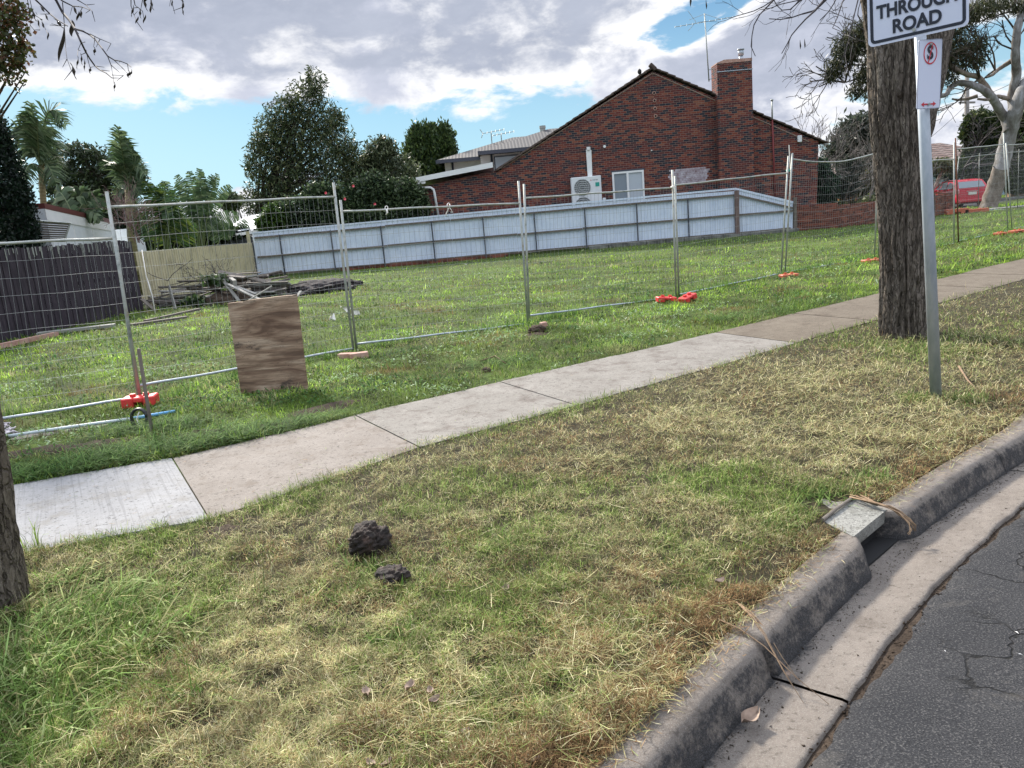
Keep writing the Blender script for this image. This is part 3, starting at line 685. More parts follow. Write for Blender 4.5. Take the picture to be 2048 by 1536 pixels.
foot(gd(1376,604)+Vector((.0,0,.02)),.7,M_red_pl,'tilted orange red fence foot, right one of the pair under the white clamp',(.30,.18,.09),-.2)
foot(gd(1577,553)-Vector((0,0,.02)),.2,M_or_pl,'small orange fence foot half sunk in grass under the leaning posts',(.36,.2,.07))
foot(gd(1744,523)-Vector((0,0,.03)),.1,M_or_pl,'faded orange fence foot just left of the big tree trunk',(.42,.2,.08))
foot(gd(2000,470),.4,M_or_pl,'orange fence foot near the rusty fence panel',(.3,.2,.07))
foot(gd(2034,466),.4,M_or_pl,'orange fence foot at the right edge of the photo',(.5,.2,.08))
foot(at(1912,431,35.8),0,M_or_pl,'far orange fence foot behind the low brick wall end',(1.0,.3,.3),group='far orange barriers')
foot(at(1950,430,35.8),0,M_or_pl,'far orange fence foot in front of the red car',(1.1,.3,.28),group='far orange barriers')
# brick supports
t=thing('brick_support',gd(710,716),'pale pink bricks under the fence post right of the plywood','bricks'); c=gd(712,716)
mb=MB(); mb.box(c+Vector((.05,-.03,.035)),(.23,.11,.076),.25,bev=.005); mb.build('brick',M_brickpc,t)
mb=MB(); mb.box(c+Vector((-.12,.06,.025)),(.23,.11,.076),-.3,bev=.005); mb.build('brick',M_brickpc,t)
def clod(name,c,r,m,lab,cat,n=3,seed=1,sq=.7,amp=.35):
    import bmesh
    bm=bmesh.new(); bmesh.ops.create_icosphere(bm,subdivisions=n,radius=1); vs=np.array([v.co[:] for v in bm.verts]); fs=[[v.index for v in f.verts] for f in bm.faces]; bm.free()
    d=1+amp*((fbm(vs[:,0]*1.2+vs[:,2]*.9,vs[:,1]*1.2-vs[:,2],1.1,seed,5)-.5)*2)+amp*.55*((fbm(vs[:,0]-vs[:,2]*1.3,vs[:,1]+vs[:,2],4,seed+4,3)-.5)*2)
    vs=vs*d[:,None]; vs[:,2]*=sq; vs=vs*r
    o=fastmesh(name,vs+np.array(c),None,m,None,None,fs,smooth=True)
    if lab: tag(o,lab,cat)
    return o
clod('soil_clod',gd(1075,664)+Vector((0,0,.03)),.13,M_dirt,'brown clod of soil under the fence post','clod',4,9,.55)
mb=MB(); mb.box(gd(1083,658)+Vector((.03,-.05,.07)),(.10,.08,.07),.6,bev=.01); tag(mb.build('broken_brick',M_brickpc),'piece of red brick lying on the soil clod','brick')
# ------------------------------------------------------------------ plywood, stake, pipe, coil
bl=gd(482,787); br=gd(614,777); tl=at(455,607,bl.y+.16); tr=at(592,589,br.y+.16)
mb=MB(); 
th=Vector((.01,.018,.004)); n=14
outl=[bl.lerp(br,i/n)+Vector((0,0,-.02)) for i in range(n+1)]+[br.lerp(tr,i/8) for i in range(1,8)]+[tr.lerp(tl,i/n)+Vector((0,0,(float(vn(i*.9,3))-.5)*.016-(.0))) for i in range(n+1)]+[tl.lerp(bl,i/8) for i in range(1,8)]
t=thing('plywood_sheet',bl,'weathered brown plywood sheet with dark knots leaning at the wire fence','plywood sheet')
mb.prism([(p.x,p.y,p.z) for p in outl],th); mb.build('sheet',M_ply,t)
sb=gd(305,868); stp=at(277,697,sb.y)
mb=MB(); d=(stp-sb); R=d.to_track_quat('Z','Y').to_matrix(); mb.box((sb+stp)/2,(.035,.02,d.length),rot=R,bev=.003); tag(mb.build('timber_stake',M_stake),'thin grey timber stake standing in front of the red fence foot','stake')
t=thing('tape_roll',gd(292,848),'black cable coil hanging on the timber stake','coil'); c=gd(292,850)+Vector((-.03,-.03,.08))
mb=MB()
for k in range(3): mb.tube([c+Vector((.072*math.cos(a),.012*k-.02+.01*math.sin(a),.085*math.sin(a))) for a in np.linspace(0,6.28,20)],.012,8)
mb.build('coil',M_blackpl,t,True)
mb=MB(); mb.tube([c+Vector((.02,-.03,.06)),c+Vector((-.01,-.04,0)),c+Vector((.01,-.05,-.08))],.006,6); mb.build('tag',M_tape,t)
mb=MB(); mb.box(c+Vector((.0,-.04,-.09)),(.025,.02,.025),.3,bev=.004); mb.build('connector',mat('yellow_plastic',(.7,.6,.03),.5)[0],t)
mb=MB(); pts=[gd(18,872,.03),gd(120,857,.035),gd(200,846,.035),gd(262,838,.04)]; mb.tube(pts,.016,10); 
t=thing('water_pipe',gd(18,872),'pale blue plastic pipe lying along the fence line','pipe'); mb.build('pipe',M_pipe,t,True)
mb=MB(); mb.tube([gd(262,838,.04),gd(300,831,.045),gd(350,823,.02)],.017,10); mb.build('pipe_end',M_pipeb,t,True)
mb=MB()
for k in range(26):
    c=gd(random.uniform(-40,26),random.uniform(852,876),.03); mb.tube([c+Vector((random.uniform(-.06,.06),random.uniform(-.04,.04),random.uniform(-.01,.04))) for _ in range(6)],.008,5)
tag(mb.build('rope_tangle',M_rope,smooth=True),'faded frayed rope bunched at the left end of the pale pipe','rope')
# ------------------------------------------------------------------ rocks, leaves, small litter on the verge
clod('dark_rock',gd(738,1112)+Vector((0,.03,.06)),.105,M_rock,'larger black rough rock on the verge, behind the smaller one','rock',5,3,.95,.42)
clod('dark_rock',gd(783,1168)+Vector((0,.02,.022)),.085,M_rock,'smaller flat black rock with a reddish corner, in front of the bigger rock','rock',5,14,.62,.42)
mb=MB(); mb.box(gd(752,1172)+Vector((0,.02,.02)),(.06,.05,.035),.5,bev=.01)
def leaf_mesh(c,l,w,az,curl,m,name,lab=None,group=None):
    vs=[];fs=[]; R=Matrix.Rotation(az,3,'Z')@Matrix.Rotation(random.uniform(-.3,.3),3,'X'); nU=6
    for i in range(nU+1):
        u=i/nU; ww=w*math.sin(math.pi*min(1,u*.92+.05))**.8
        for s in(-1,0,1): vs.append(Vector(c)+R@Vector((l*(u-.5),s*ww/2,curl*(abs(s)*.8+2*(u-.5)**2)*w)))
    for i in range(nU):
        for j in range(2): a=i*3+j; fs.append((a,a+1,a+4,a+3))
    o=MB().add(vs,fs).build(name,m,smooth=True)
    if lab: tag(o,lab,'leaf',group)
    return o
for (px,py,l,z) in ((733,1388,.05,.03),(820,1376,.055,.035),(862,1384,.04,.03),(868,1402,.045,.03),(932,1508,.05,.035),(1066,1526,.045,.035),(742,1530,.04,.03),(775,1530,.04,.03),(930,1465,.035,.03),(1322,1008,.06,.03),(1010,1180,.05,.03),(1440,1165,.05,.03),(640,1480,.04,.03)):
    leaf_mesh(gd(px,py,z),l,l*.6,random.uniform(0,6),.5,M_leafdry,'dry_leaf','curled reddish brown dead leaf lying on the verge grass','dead leaves on the verge')
leaf_mesh(kp(.55,.10,-.105),.085,.05,.6,.6,M_leafdry,'dry_leaf','large brown dead leaf in the gutter near the bottom of the photo')
leaf_mesh(kp(.88,.10,-.115),.028,.018,1.6,.4,M_leafdry,'dry_leaf','tiny orange leaf in the gutter beside the cracked kerb joint')
MBl=MB(); MBr=MB()
for i in range(46):
    c=kp(random.uniform(.5,5),random.uniform(.5,2.2),-.098+random.random()*.005); c.z=-.100+.02*random.random()
    mb2=MBl; l=random.uniform(.004,.010); a=random.uniform(0,6); d=Vector((math.cos(a),math.sin(a),.2))*l; w=Vector((-math.sin(a),math.cos(a),0))*l*.4
    mb2.quad(c-d,c-w+Vector((0,0,.003)),c+d,c+w+Vector((0,0,.003)))
tag(MBl.build('road_litter',M_tape),kind='stuff')
# gravel and debris in the gutter
def debris(name,n,nn,zf,sz,m,srange=(-.5,9)):
    V=[];T=[]
    for i in range(n):
        s=random.uniform(*srange); q=random.gauss(*nn); c=kp(s,q,zf); r=sz*random.uniform(.3,1.)
        o=len(V); vs=[c+Vector((random.uniform(-1,1),random.uniform(-1,1),random.uniform(-.3,1)))*r for _ in range(4)]
        V+=[tuple(v) for v in vs]; T+=[(o,o+1,o+2),(o,o+2,o+3),(o,o+3,o+1),(o+1,o+3,o+2)]
    tag(fastmesh(name,np.array(V),None,m,None,None,T),kind='stuff')
debris('gutter_gravel',1800,(.335,.03),-.118,.010,M_dirt)
debris('gutter_grit',2600,(.085,.035),-.128,.007,M_dirt)
def twig(pts,r,m,name,lab,cat='twig'):
    mb=MB(); mb.tube(pts,[r*(1-.6*i/(len(pts)-1)) for i in range(len(pts))],5); return tag(mb.build(name,m,smooth=True),lab,cat)
mb=MB()
for k in range(4):
    a=kp(.93+random.uniform(-.08,.10),-.14+random.uniform(-.05,.02),.02); e=kp(.80+random.uniform(-.1,.1),.12+.1*random.random()+(.13 if k==0 else 0),-.11)
    mid=a.lerp(e,.45)+Vector((0,0,.035)); mb.tube([a,a.lerp(mid,.5)+Vector((0,0,.012)),mid,mid.lerp(e,.5)+Vector((0,0,-.01)),e],[.0028,.0025,.002,.0015,.001],5)
tag(mb.build('root_bundle',M_root,smooth=True),'thin dry roots trailing over the broken kerb joint','roots')
for k,(dx,lab) in enumerate(((0,'bare forked twig growing from the road edge near the right of the photo'),(.12,'thin bare twig at the road edge cut by the right border'))):
    b0=kp(3.45+dx,.34,-.11); mb=MB(); mb.tube([b0,b0+Vector((-.02,.0,.07)),b0+Vector((-.07,0,.16))],[.004,.003,.0015],5); mb.tube([b0+Vector((-.02,.0,.05)),b0+Vector((0,0,.12)),b0+Vector((.0,0,.21))],[.003,.0025,.001],5); tag(mb.build('bare_twig',M_twig,smooth=True),lab,'twig')
clod('soil_patch',gd(450,1064)+Vector((0,0,-.035)),.12,M_dirt,'dark bare soil bump in the grass near the pale new slab','soil',4,5,.45)
clod('soil_lump',gd(973,743)+Vector((0,0,.0)),.06,M_dirt,'small dark soil lump in the grass behind the footpath','soil',4,6,.7)
twig([gd(960,722,.03),gd(990,712,.05),gd(1012,727,.03)],.012,M_root,'dry_stick','curved pale stick lying in grass behind the footpath','stick')
twig([gd(1918,733,.05),gd(1935,760,.06),gd(1955,780,.04)],.010,M_root,'dry_stick','pale forked stick on the dry grass right of the sign pole','stick')
# ------------------------------------------------------------------ trees
def furrowed(name,pts,radii,m,root,nseg=110,nring=150,amp=.10,fs=9,seed=0,flare=0.):
    """trunk with modelled vertical furrows"""
    pts=[Vector(p) for p in pts]; P_=np.array([p[:] for p in pts]); L=np.concatenate([[0],np.cumsum(np.linalg.norm(np.diff(P_,axis=0),axis=1))])
    tt=np.linspace(0,L[-1],nring); c=np.stack([np.interp(tt,L,P_[:,i]) for i in range(3)],-1); 
    k=np.ones(7)/7; pad=lambda q:np.pad(q,(3,3),'edge')
    for i in range(3): c[:,i]=np.convolve(pad(c[:,i]),k,'valid')
    r=np.interp(tt,L,radii)
    th=np.linspace(0,2*np.pi,nseg,endpoint=False); TT,TH=np.meshgrid(tt,th,indexing='ij')
    w=fbm(TT,np.cos(TH)*2+5,1.7,seed+2,3)*1.2
    u=(TH+w*.35)
    circ=lambda s:np.stack([np.cos(u)*s,np.sin(u)*s])
    a=circ(fs*.32); f=1-np.abs(fbm(a[0]+TT*.55,a[1]+TT*.35,1.0,seed,4)*2-1)*1.0
    a2=circ(fs*.9); f2=1-np.abs(fbm(a2[0]+TT*1.8,a2[1]-TT*1.2,1.0,seed+9,3)*2-1)
    rr=r[:,None]*(1-amp*np.clip((f-.62)*3.2,0,1.2)-amp*.55*np.clip((f2-.6)*3,0,1)+(fbm(TT,TH,1.3,seed+20,3)-.5)*.12)
    if flare: rr=rr*(1+flare*np.exp(-TT/.22)*(1+.35*np.sin(TH*4+seed)))
    t=np.gradient(c,axis=0); t/=np.linalg.norm(t,axis=1)[:,None]; ax=np.cross(t,[0,1,0]); ax/=np.linalg.norm(ax,axis=1)[:,None]; ay=np.cross(ax,t)
    V=c[:,None,:]+ax[:,None,:]*(np.cos(TH)*rr)[...,None]+ay[:,None,:]*(np.sin(TH)*rr)[...,None]
    I=np.arange(nring*nseg).reshape(nring,nseg); J=np.roll(I,-1,axis=1)
    q=np.stack([I[:-1],I[1:],J[1:],J[:-1]],-1).reshape(-1,4)
    return fastmesh(name,V.reshape(-1,3),q,m,root,smooth=True)
def grow(mb,p,d,L,r,depth,spread=.55,kids=(2,3),up=.0,tips=None,seg=4,rmin=.0025,shrink=.72,wig=.25,droop=0.,ns=5):
    pts=[p];dd=d.normalized()
    for i in range(seg):
        dd=(dd+Vector((random.gauss(0,wig),random.gauss(0,wig),random.gauss(0,wig)+up-droop))*.5).normalized(); pts.append(pts[-1]+dd*L/seg)
    re=max(r*.62,rmin); mb.tube(pts,[r+(re-r)*i/seg for i in range(seg+1)],ns if r>.03 else 4 if r>.008 else 3,cap=False)
    if tips is not None and depth<=1: tips.append(pts[-1]); tips.append(pts[seg//2])
    if depth<=0: return
    for k in range(random.randint(*kids)):
        i=random.randint(max(1,seg//2),seg); a=Vector((random.gauss(0,1),random.gauss(0,1),random.gauss(0,1))); a=(a-a.dot(dd)*dd).normalized()
        grow(mb,pts[i],(dd+a*spread*random.uniform(.6,1.4)),L*shrink*random.uniform(.75,1.15),re*random.uniform(.7,.95),depth-1,spread,kids,up,tips,seg,rmin,shrink,wig,droop,ns)
def leaves(name,P,mat_,root,size,cols,colw=None,droop=0.,elong=.35,jit=.35,seed=0,up=.0):
    """one small folded leaf (2 triangles-pairs as a rhombus) at each point of P"""
    g=np.random.default_rng(seed); n=len(P); d=g.normal(size=(n,3)); d[:,2]-=droop*1.5; d[:,2]+=up; d/=np.linalg.norm(d,axis=1)[:,None]
    s=g.normal(size=(n,3)); s-= (s*d).sum(1)[:,None]*d; s/=np.linalg.norm(s,axis=1)[:,None]
    L=size*g.uniform(.6,1.35,n)[:,None]; w=L*elong
    V=np.stack([P,P+d*L*.5+s*w*.5,P+d*L,P+d*L*.5-s*w*.5],1).reshape(-1,3)
    q=np.arange(4*n).reshape(n,4)
    cols=np.asarray(cols,float); pick=g.choice(len(cols),n,p=colw); cc=cols[pick]*g.uniform(1-jit,1+jit,(n,1))
    return fastmesh(name,V,q,mat_,root,np.repeat(cc,4,0))
def blobpts(blobs,n,Y,sub=40,sg=.17,deep=.8,seed=0,shell=0.35):
    """blobs: (px,py,rx,ry[,Yoff]) pixel sizes at depth Y -> clumped points inside ellipsoids standing at that depth"""
    g=np.random.default_rng(seed); out=[]; k=Y/FPX
    area=np.array([b[2]*b[3] for b in blobs],float); area/=area.sum()
    for b,a in zip(blobs,area):
        c=np.array(at(b[0],b[1],Y+(b[4] if len(b)>4 else 0))); R=np.array([b[2]*k,max(b[2],b[3])*k*deep,b[3]*k])
        ns=max(4,int(sub*a*len(blobs))); d=g.normal(size=(ns,3)); d/=np.linalg.norm(d,axis=1)[:,None]; rr=(shell+(1-shell)*g.random(ns))**.6
        cs=d*rr[:,None]*R*.93; m=max(1,int(n*a)); wh=g.integers(0,ns,m); sz=g.uniform(.6,1.3,ns)
        p=c+cs[wh]+g.normal(size=(m,3))*R*sg*sz[wh][:,None]; out.append(p)
    return np.concatenate(out)
DG=[(.03,.05,.02),(.045,.075,.025),(.07,.10,.03),(.02,.035,.018)]
def tree(name,label,cat,base,blobs,n,Y,size,cols=DG,trunk_r=.12,group=None,sub=60,sg=.17,elong=.35,droop=.2,seed=1,limbs=14,m_tr=None,crown_name='crown',shell=.35,trunk_top=None,deep=.8,colw=None,stub=False):
    t=thing(name,base,label,cat,group); base=Vector(base)
    P=blobpts(blobs,n,Y,sub,sg,deep,seed,shell); leaves(crown_name,P,M_leaf,t,size,cols,colw,droop,elong,seed=seed)
    top=Vector(np.median(P,axis=0)); 
    if trunk_top is not None: top=Vector(trunk_top)
    mb=MB(); mid=base.lerp(top,.45)+Vector((.1*trunk_r,0,0)); mb.tube([base-Vector((0,0,.1)),base.lerp(mid,.5)+Vector((trunk_r*.4,0,0)),mid,top],[trunk_r*1.2,trunk_r,trunk_r*.8,trunk_r*.3],9,cap=False)
    g=np.random.default_rng(seed+5)
    for i in range(limbs):
        e=Vector(P[g.integers(0,len(P))]); u=g.uniform(.25,.95); s=base.lerp(mid,u*2) if u<.5 else mid.lerp(top,u*2-1)
        m_=s.lerp(e,.5)+Vector((0,0,.12*(e-s).length)); mb.tube([s,m_,e],[trunk_r*.42,trunk_r*.25,trunk_r*.06],5,cap=False)
    mb.build('trunk',m_tr or M_branch,t,True)
    return t
# -- street tree right
YT=8.2
t=thing('street_tree',gd(1810,668),'large street tree with thick furrowed grey trunk behind the sign pole','tree')
def tp(px,py,Y=YT): return at(px,py,Y)
k=YT/FPX
cen=[(1812,700),(1811,660),(1812,560),(1810,420),(1806,300),(1800,190),(1797,90),(1783,0),(1755,-110)]
wid=[103,98,97,100,106,110,108,102,92]
tr=furrowed('trunk',[tp(*c) for c in cen],[w*k/2*1.02 for w in wid],M_bark,t,190,320,.16,15,1,.12)
furrowed('limb',[tp(1815,330),tp(1840,250),tp(1862,150),tp(1880,70),tp(1905,-30),tp(1940,-140)],[.13,.15,.14,.125,.11,.10],M_bark,t,70,120,.12,10,4)
mb=MB()
for (p0,p1,r) in (((1745,-20),(1610,40),.028),((1740,-60),(1580,20),.022),((1730,-40),(1665,60),.014),((1720,-100),(1520,30),.024),((1735,-30),(1690,110),.010)):
    a=tp(*p0); b2=tp(*p1,YT-.8+random.random()); pts=[a.lerp(b2,i/7)+Vector((0,0,.12*math.sin(i/7*3.1)+random.uniform(-.02,.02))) for i in range(8)]
    mb.tube(pts,[r*(1-.75*i/7) for i in range(8)],6,cap=False)
    for j in range(3,8):
        for _ in range(1): grow(mb,pts[j],(b2-a).normalized()+Vector((random.uniform(-.8,.8),random.uniform(-.6,.6),random.uniform(-.9,.5))),.42,r*.28,2,.6,(1,2),-.03,rmin=.0016,wig=.35)
mb.build('branches',M_twig,t)
mb=MB()
for (px,py) in ((1600,88),(1609,86),(1380,3),(1412,8),(1381,-2)):
    c=tp(px,py); mb.tube([c+Vector((0,0,.04)),c+Vector((.002,0,0)),c+Vector((.004,0,-.02)),c+Vector((.003,0,-.05))],[.001,.006,.008,.001],5)
mb.build('seed_pods',M_pod,t)
# -- street tree left (mostly out of frame)
t=thing('street_tree',gd(-20,1235),'dark furrowed street tree trunk cut off by the left border','tree')
b0=gd(-32,1215); Yl=b0.y
cen=[(-38,1280),(-36,1215),(-44,1120),(-62,1000),(-78,900),(-110,700),(-150,400),(-180,100),(-200,-250)]; k=Yl/FPX
hw=[98,92,86,84,82,80,78,76,74]
furrowed('trunk',[at(a,b,Yl) for a,b in cen],[w*k for w in hw],M_bark,t,150,260,.12,11,7,.16)
mb=MB(); pods=[]
Yp=3.4
def pl(l,r0,r1,tw=True):
    pts=[at(x,y,Yp+.15*math.sin(i)) for i,(x,y) in enumerate(l)]
    mb.tube(pts,[r0+(r1-r0)*i/(len(pts)-1) for i in range(len(pts))],6,cap=False)
    if tw:
        for p in pts[1:]:
            if random.random()<.5:
                d=Vector((random.uniform(-1,1),random.uniform(-.5,.5),random.uniform(-1,.2))).normalized()*random.uniform(.02,.05); mb.tube([p,p+d*.6,p+d],[.0016,.0012,.0008],4,cap=False)
pl([(60,-60),(112,0),(125,25),(138,40),(150,58),(160,80),(172,105),(180,118),(190,132),(200,140),(212,146),(224,156)],.006,.0018)
pl([(150,58),(165,62),(180,70),(190,78),(205,98),(215,112),(228,120),(240,122),(255,128),(262,134)],.004,.0015)
pl([(180,68),(200,78),(222,87)],.0018,.001); pl([(228,120),(243,134)],.0018,.001); pl([(215,112),(222,130),(226,152),(228,168)],.0018,.001)
pl([(255,128),(257,142)],.0015,.001); pl([(224,150),(247,151)],.0013,.001)
pl([(40,-30),(80,8),(100,28),(118,42),(135,52)],.004,.002); pl([(100,-20),(125,2),(145,12),(165,14),(180,20)],.0035,.0015); pl([(130,-20),(155,0),(172,10),(184,22)],.003,.001)
pl([(125,5),(128,40),(130,70),(131,95),(134,118),(143,142)],.0018,.001); pl([(100,50),(120,52),(132,50)],.0012,.001)
pl([(170,84),(162,86),(156,100),(155,112)],.0014,.001); pl([(172,100),(176,120),(180,135)],.0014,.001); pl([(190,72),(188,90)],.001,.001)
pl([(55,0),(60,30),(78,45),(80,60)],.0015,.001); pl([(60,0),(66,28),(60,50),(60,72)],.0013,.001); pl([(66,28),(82,38),(92,60),(97,72)],.0013,.001)
pl([(262,-30),(270,10),(275,15)],.0025,.001); pl([(262,-10),(262,12),(268,30),(274,44)],.002,.001); pl([(300,-30),(285,0),(281,22)],.0025,.001); pl([(300,-30),(304,10)],.002,.001); pl([(275,14),(285,22),(288,38)],.0015,.001)
pl([(340,-40),(343,-10),(344,6)],.0015,.001); pl([(362,-30),(365,5),(364,15)],.0015,.001)
mb.build('branches',M_twig,t)
def pod(px,py,l,w,ang,seg=1):
    c=at(px,py,Yp-.02); k=Yp/FPX; d=Vector((math.sin(ang),0,-math.cos(ang))); n=8; pts=[];r=[]
    for i in range(n+1):
        u=i/n; pts.append(c+d*(u-.5)*l*k+Vector((math.cos(ang),0,0))*.18*w*k*math.sin(u*6)); r.append(max(.0006,w*k/2*(math.sin(math.pi*u)**.8)*(1 if seg==1 else .72+.4*math.cos(u*seg*6.28))))
    m2=MB(); m2.tube(pts,r,7,ell=.35); m2.build('seed_pod',M_pod,t,True)
for a in ((123,90,62,12,-.35,1),(144,56,30,14,-.15,1),(118,47,26,12,.7,2),(147,142,34,11,.25,2),(155,125,24,6,-.25,2),(169,130,22,6,-.1,3),(163,118,22,6,.0,2),(180,140,14,8,0,2),(189,102,16,9,0,2),(150,20,18,8,.4,1),(156,32,18,7,-.4,1),(162,28,14,7,0,1),(85,18,14,8,.6,1),(93,34,14,6,.4,1),(68,30,24,7,.2,2),(96,72,14,5,-.2,1),(77,46,14,5,.1,1),(86,50,12,6,.3,1),(229,173,18,7,-.1,2),(255,150,12,7,.3,2),(258,148,14,8,0,2),(262,146,14,7,-.3,2),(265,22,22,7,-.3,2),(274,40,14,6,-.5,1),(280,26,20,8,.1,2),(289,38,16,6,-.4,1),(290,8,28,10,.3,2),(293,-4,22,10,-.6,1),(303,8,24,9,.3,2),(301,18,14,7,0,1),(344,6,12,5,-.1,1),(366,12,22,8,-.1,2),(366,24,12,5,.2,1),(363,0,10,5,1,1)): pod(*a)
# -- round-leaf foliage top left
tree('leafy_tree','tree with small round leaves tinged orange, above the dark cypress','tree',Vector((-9.5,12.5,0)),[(-30,60,60,90),(15,70,50,70),(-20,130,60,50),(40,88,24,28),(20,130,34,22),(35,30,18,50),(10,20,50,40)],2600,11,.06,[(.10,.085,.03),(.05,.06,.025),(.13,.06,.03),(.06,.08,.02)],.1,sub=80,sg=.13,elong=.8,droop=.1,seed=31,limbs=22,shell=.1)
# -- cypress
tree('cypress','tall dark green cypress at the left border','tree',Vector((-14.6,20.3,0)),[(-52,450,118,345),(-52,450,104,325)],90000,20,.10,[(.006,.014,.010),(.010,.022,.013),(.014,.03,.015)],.25,sub=3000,sg=.03,elong=.55,droop=-.5,seed=32,limbs=4,shell=.8,deep=.33)
# -- big central tree
tree('evergreen_tree','tall dense evergreen tree with long drooping leaves behind the white fence','tree',Vector((-13.5,40,0)),
 [(610,200,42,50),(632,170,22,36),(570,235,48,45),(545,270,45,50),(650,250,50,55),(600,290,75,70),(530,330,42,60),(665,320,52,70),(600,370,80,60),(540,410,50,50),(660,400,50,50),(695,330,30,55),(505,330,18,40),(502,400,18,40),(700,300,24,40),(600,430,70,35),(620,150,8,20),(580,205,20,22),(520,290,18,30),(675,240,22,30)],
 25000,40,.23,[(.025,.042,.02),(.04,.065,.027),(.07,.095,.035),(.11,.12,.05)],.16,sub=900,sg=.075,elong=.26,droop=.45,seed=33,limbs=80,shell=.1)
tree('leafy_tree','grey green willowy tree between the tall evergreen and the dark twin tree','tree',Vector((-8.3,41,0)),[(760,320,40,45),(740,370,55,60),(800,370,50,60),(770,295,22,20),(720,400,40,50),(800,420,60,50),(840,400,25,50)],26000,41,.26,[(.05,.07,.035),(.08,.10,.045),(.03,.045,.02),(.12,.14,.07)],.14,sub=320,sg=.11,elong=.28,droop=.2,seed=34,limbs=40,shell=.2)
tree('conifer_tree','dark green tree with spiky top left of the grey roofed house','tree',Vector((-5.8,50,0)),[(850,340,40,50),(835,310,28,38),(838,275,20,25),(870,300,35,40),(893,290,18,36),(860,268,16,18),(900,310,14,30),(875,360,42,40),(828,290,14,28),(885,262,12,14)],30000,50,.26,[(.03,.055,.02),(.05,.085,.025),(.09,.13,.035)],.2,sub=110,sg=.17,elong=.4,droop=-.8,seed=35,limbs=24,shell=.3)
t=tree('camellia_bush','broad dark glossy bush with pink flowers overhanging the white fence','bush',Vector((-7.2,34.4,0)),[(600,430,60,40),(680,420,60,50),(750,400,60,55),(800,420,45,55),(820,390,30,35),(640,395,40,30),(560,440,40,28),(720,440,80,35),(835,440,22,30),(540,455,22,16),(845,412,18,24)],38000,33.9,.15,[(.018,.036,.018),(.035,.06,.025),(.06,.095,.04),(.12,.16,.08)],.1,sub=520,sg=.10,elong=.55,droop=.0,seed=36,limbs=30,shell=.3,deep=.45)
for (px,py) in ((707,372),(750,408),(652,386),(690,398)):
    c=at(px,py,32.5); mb=MB()
    for a in range(6): mb.add([c,c+Vector((.055*math.cos(a),-.06,.055*math.sin(a))),c+Vector((.06*math.cos(a+1),-.03,.06*math.sin(a+1)))],[(0,1,2)])
    mb.build('flower',M_pink,t)
tree('garden_bush','bright green bush at the left end of the white fence','bush',Vector((-9.6,34,0)),[(548,435,24,26),(530,450,16,16)],6000,33.5,.16,[(.04,.08,.015),(.07,.12,.02)],.05,sub=60,sg=.16,elong=.5,seed=37,limbs=6)
tree('distant_tree','small rounded distant tree between the palms and the tall evergreen','tree',Vector((-18,58,0)),[(462,405,22,14),(455,400,12,12)],4000,56,.3,[(.06,.08,.04),(.10,.12,.06)],.15,sub=40,sg=.2,seed=38,limbs=6)
tree('flat_topped_tree','dark open spreading tree behind the palms','tree',Vector((-20,46,0)),[(145,300,34,16),(175,310,40,18),(120,330,30,20),(205,330,30,20),(230,345,40,22),(150,350,50,22),(265,370,25,18),(190,375,50,25),(120,375,40,25),(280,350,16,14)],8000,46,.24,[(.03,.045,.025),(.05,.07,.03)],.35,sub=150,sg=.14,elong=.4,droop=0,seed=39,limbs=46,shell=.1)
# ------------------------------------------------------------------ palms and strelitzia
def frond(mb,V,base,tip,bow,ll,n,sag=.5,col=(.05,.09,.03),wid=.03,m=None):
    base=Vector(base);tip=Vector(tip); L=(tip-base).length; side=Vector((-(tip-base).y,(tip-base).x,0)); 
    if side.length<.1*L: side=Vector((1,.3,0))
    side.normalize(); pts=[]
    for i in range(13): u=i/12; pts.append(base.lerp(tip,u)+Vector((0,0,bow*4*u*(1-u))))
    mb.tube(pts,[.03*(1-.8*i/12) for i in range(13)],5,cap=False)
    for i in range(n):
        u=.12+.88*i/n; j=min(11,int(u*12)); f=u*12-j; p=pts[j].lerp(pts[j+1],f); tg=(pts[j+1]-pts[j]).normalized(); sd=tg.cross(Vector((0,1,0.2))).normalized()
        l=ll*math.sin(math.pi*(.12+.83*u))**.7
        for s in(-1,1):
            d=(sd*s*.85+side*s*.35+tg*.55+Vector((0,random.uniform(-.35,.35),-sag*random.uniform(.5,1.2)))).normalized()*l*random.uniform(.8,1.1)
            w=tg*wid; q=p+d*.55+Vector((0,0,.06*l)); e=p+d+Vector((0,0,-sag*.35*l))
            V.append((p-w,q-w,e,q+w,p+w))
def palm(name,lab,cat,base,specs,Y,ll,n,cols,trunkpx=None,tr=.13,sag=.5,wid=.04,seed=1,group=None):
    random.seed(seed); t=thing(name,base,lab,cat,group); mb=MB(); V=[]
    for (x0,y0,x1,y1,bow) in specs: frond(mb,V,at(x0,y0,Y+random.uniform(-.3,.3)),at(x1,y1,Y+random.uniform(-1.2,1.2)),bow,ll,n,sag,wid=wid)
    n5=len(V); A=np.array([[tuple(p) for p in v] for v in V]).reshape(-1,3); I=np.arange(n5*5).reshape(n5,5)
    q=np.concatenate([I[:,[0,1,3,4]]]); tri=I[:,[1,2,3]]
    g=np.random.default_rng(seed); c=np.asarray(cols)[g.integers(0,len(cols),n5)]*g.uniform(.6,1.4,(n5,1))
    fastmesh('fronds',A,q,M_leaf,t,np.repeat(c,5,0),tri)
    mb.build('stalks',M_stalk,t,True)
    if trunkpx:
        m2=MB(); pts=[at(x,y,Y) for x,y in trunkpx]; m2.tube([Vector((pts[0].x,pts[0].y,-.1))]+pts,[tr*1.2]+[tr]*len(pts),9); m2.build('trunk',M_palmtr,t,True)
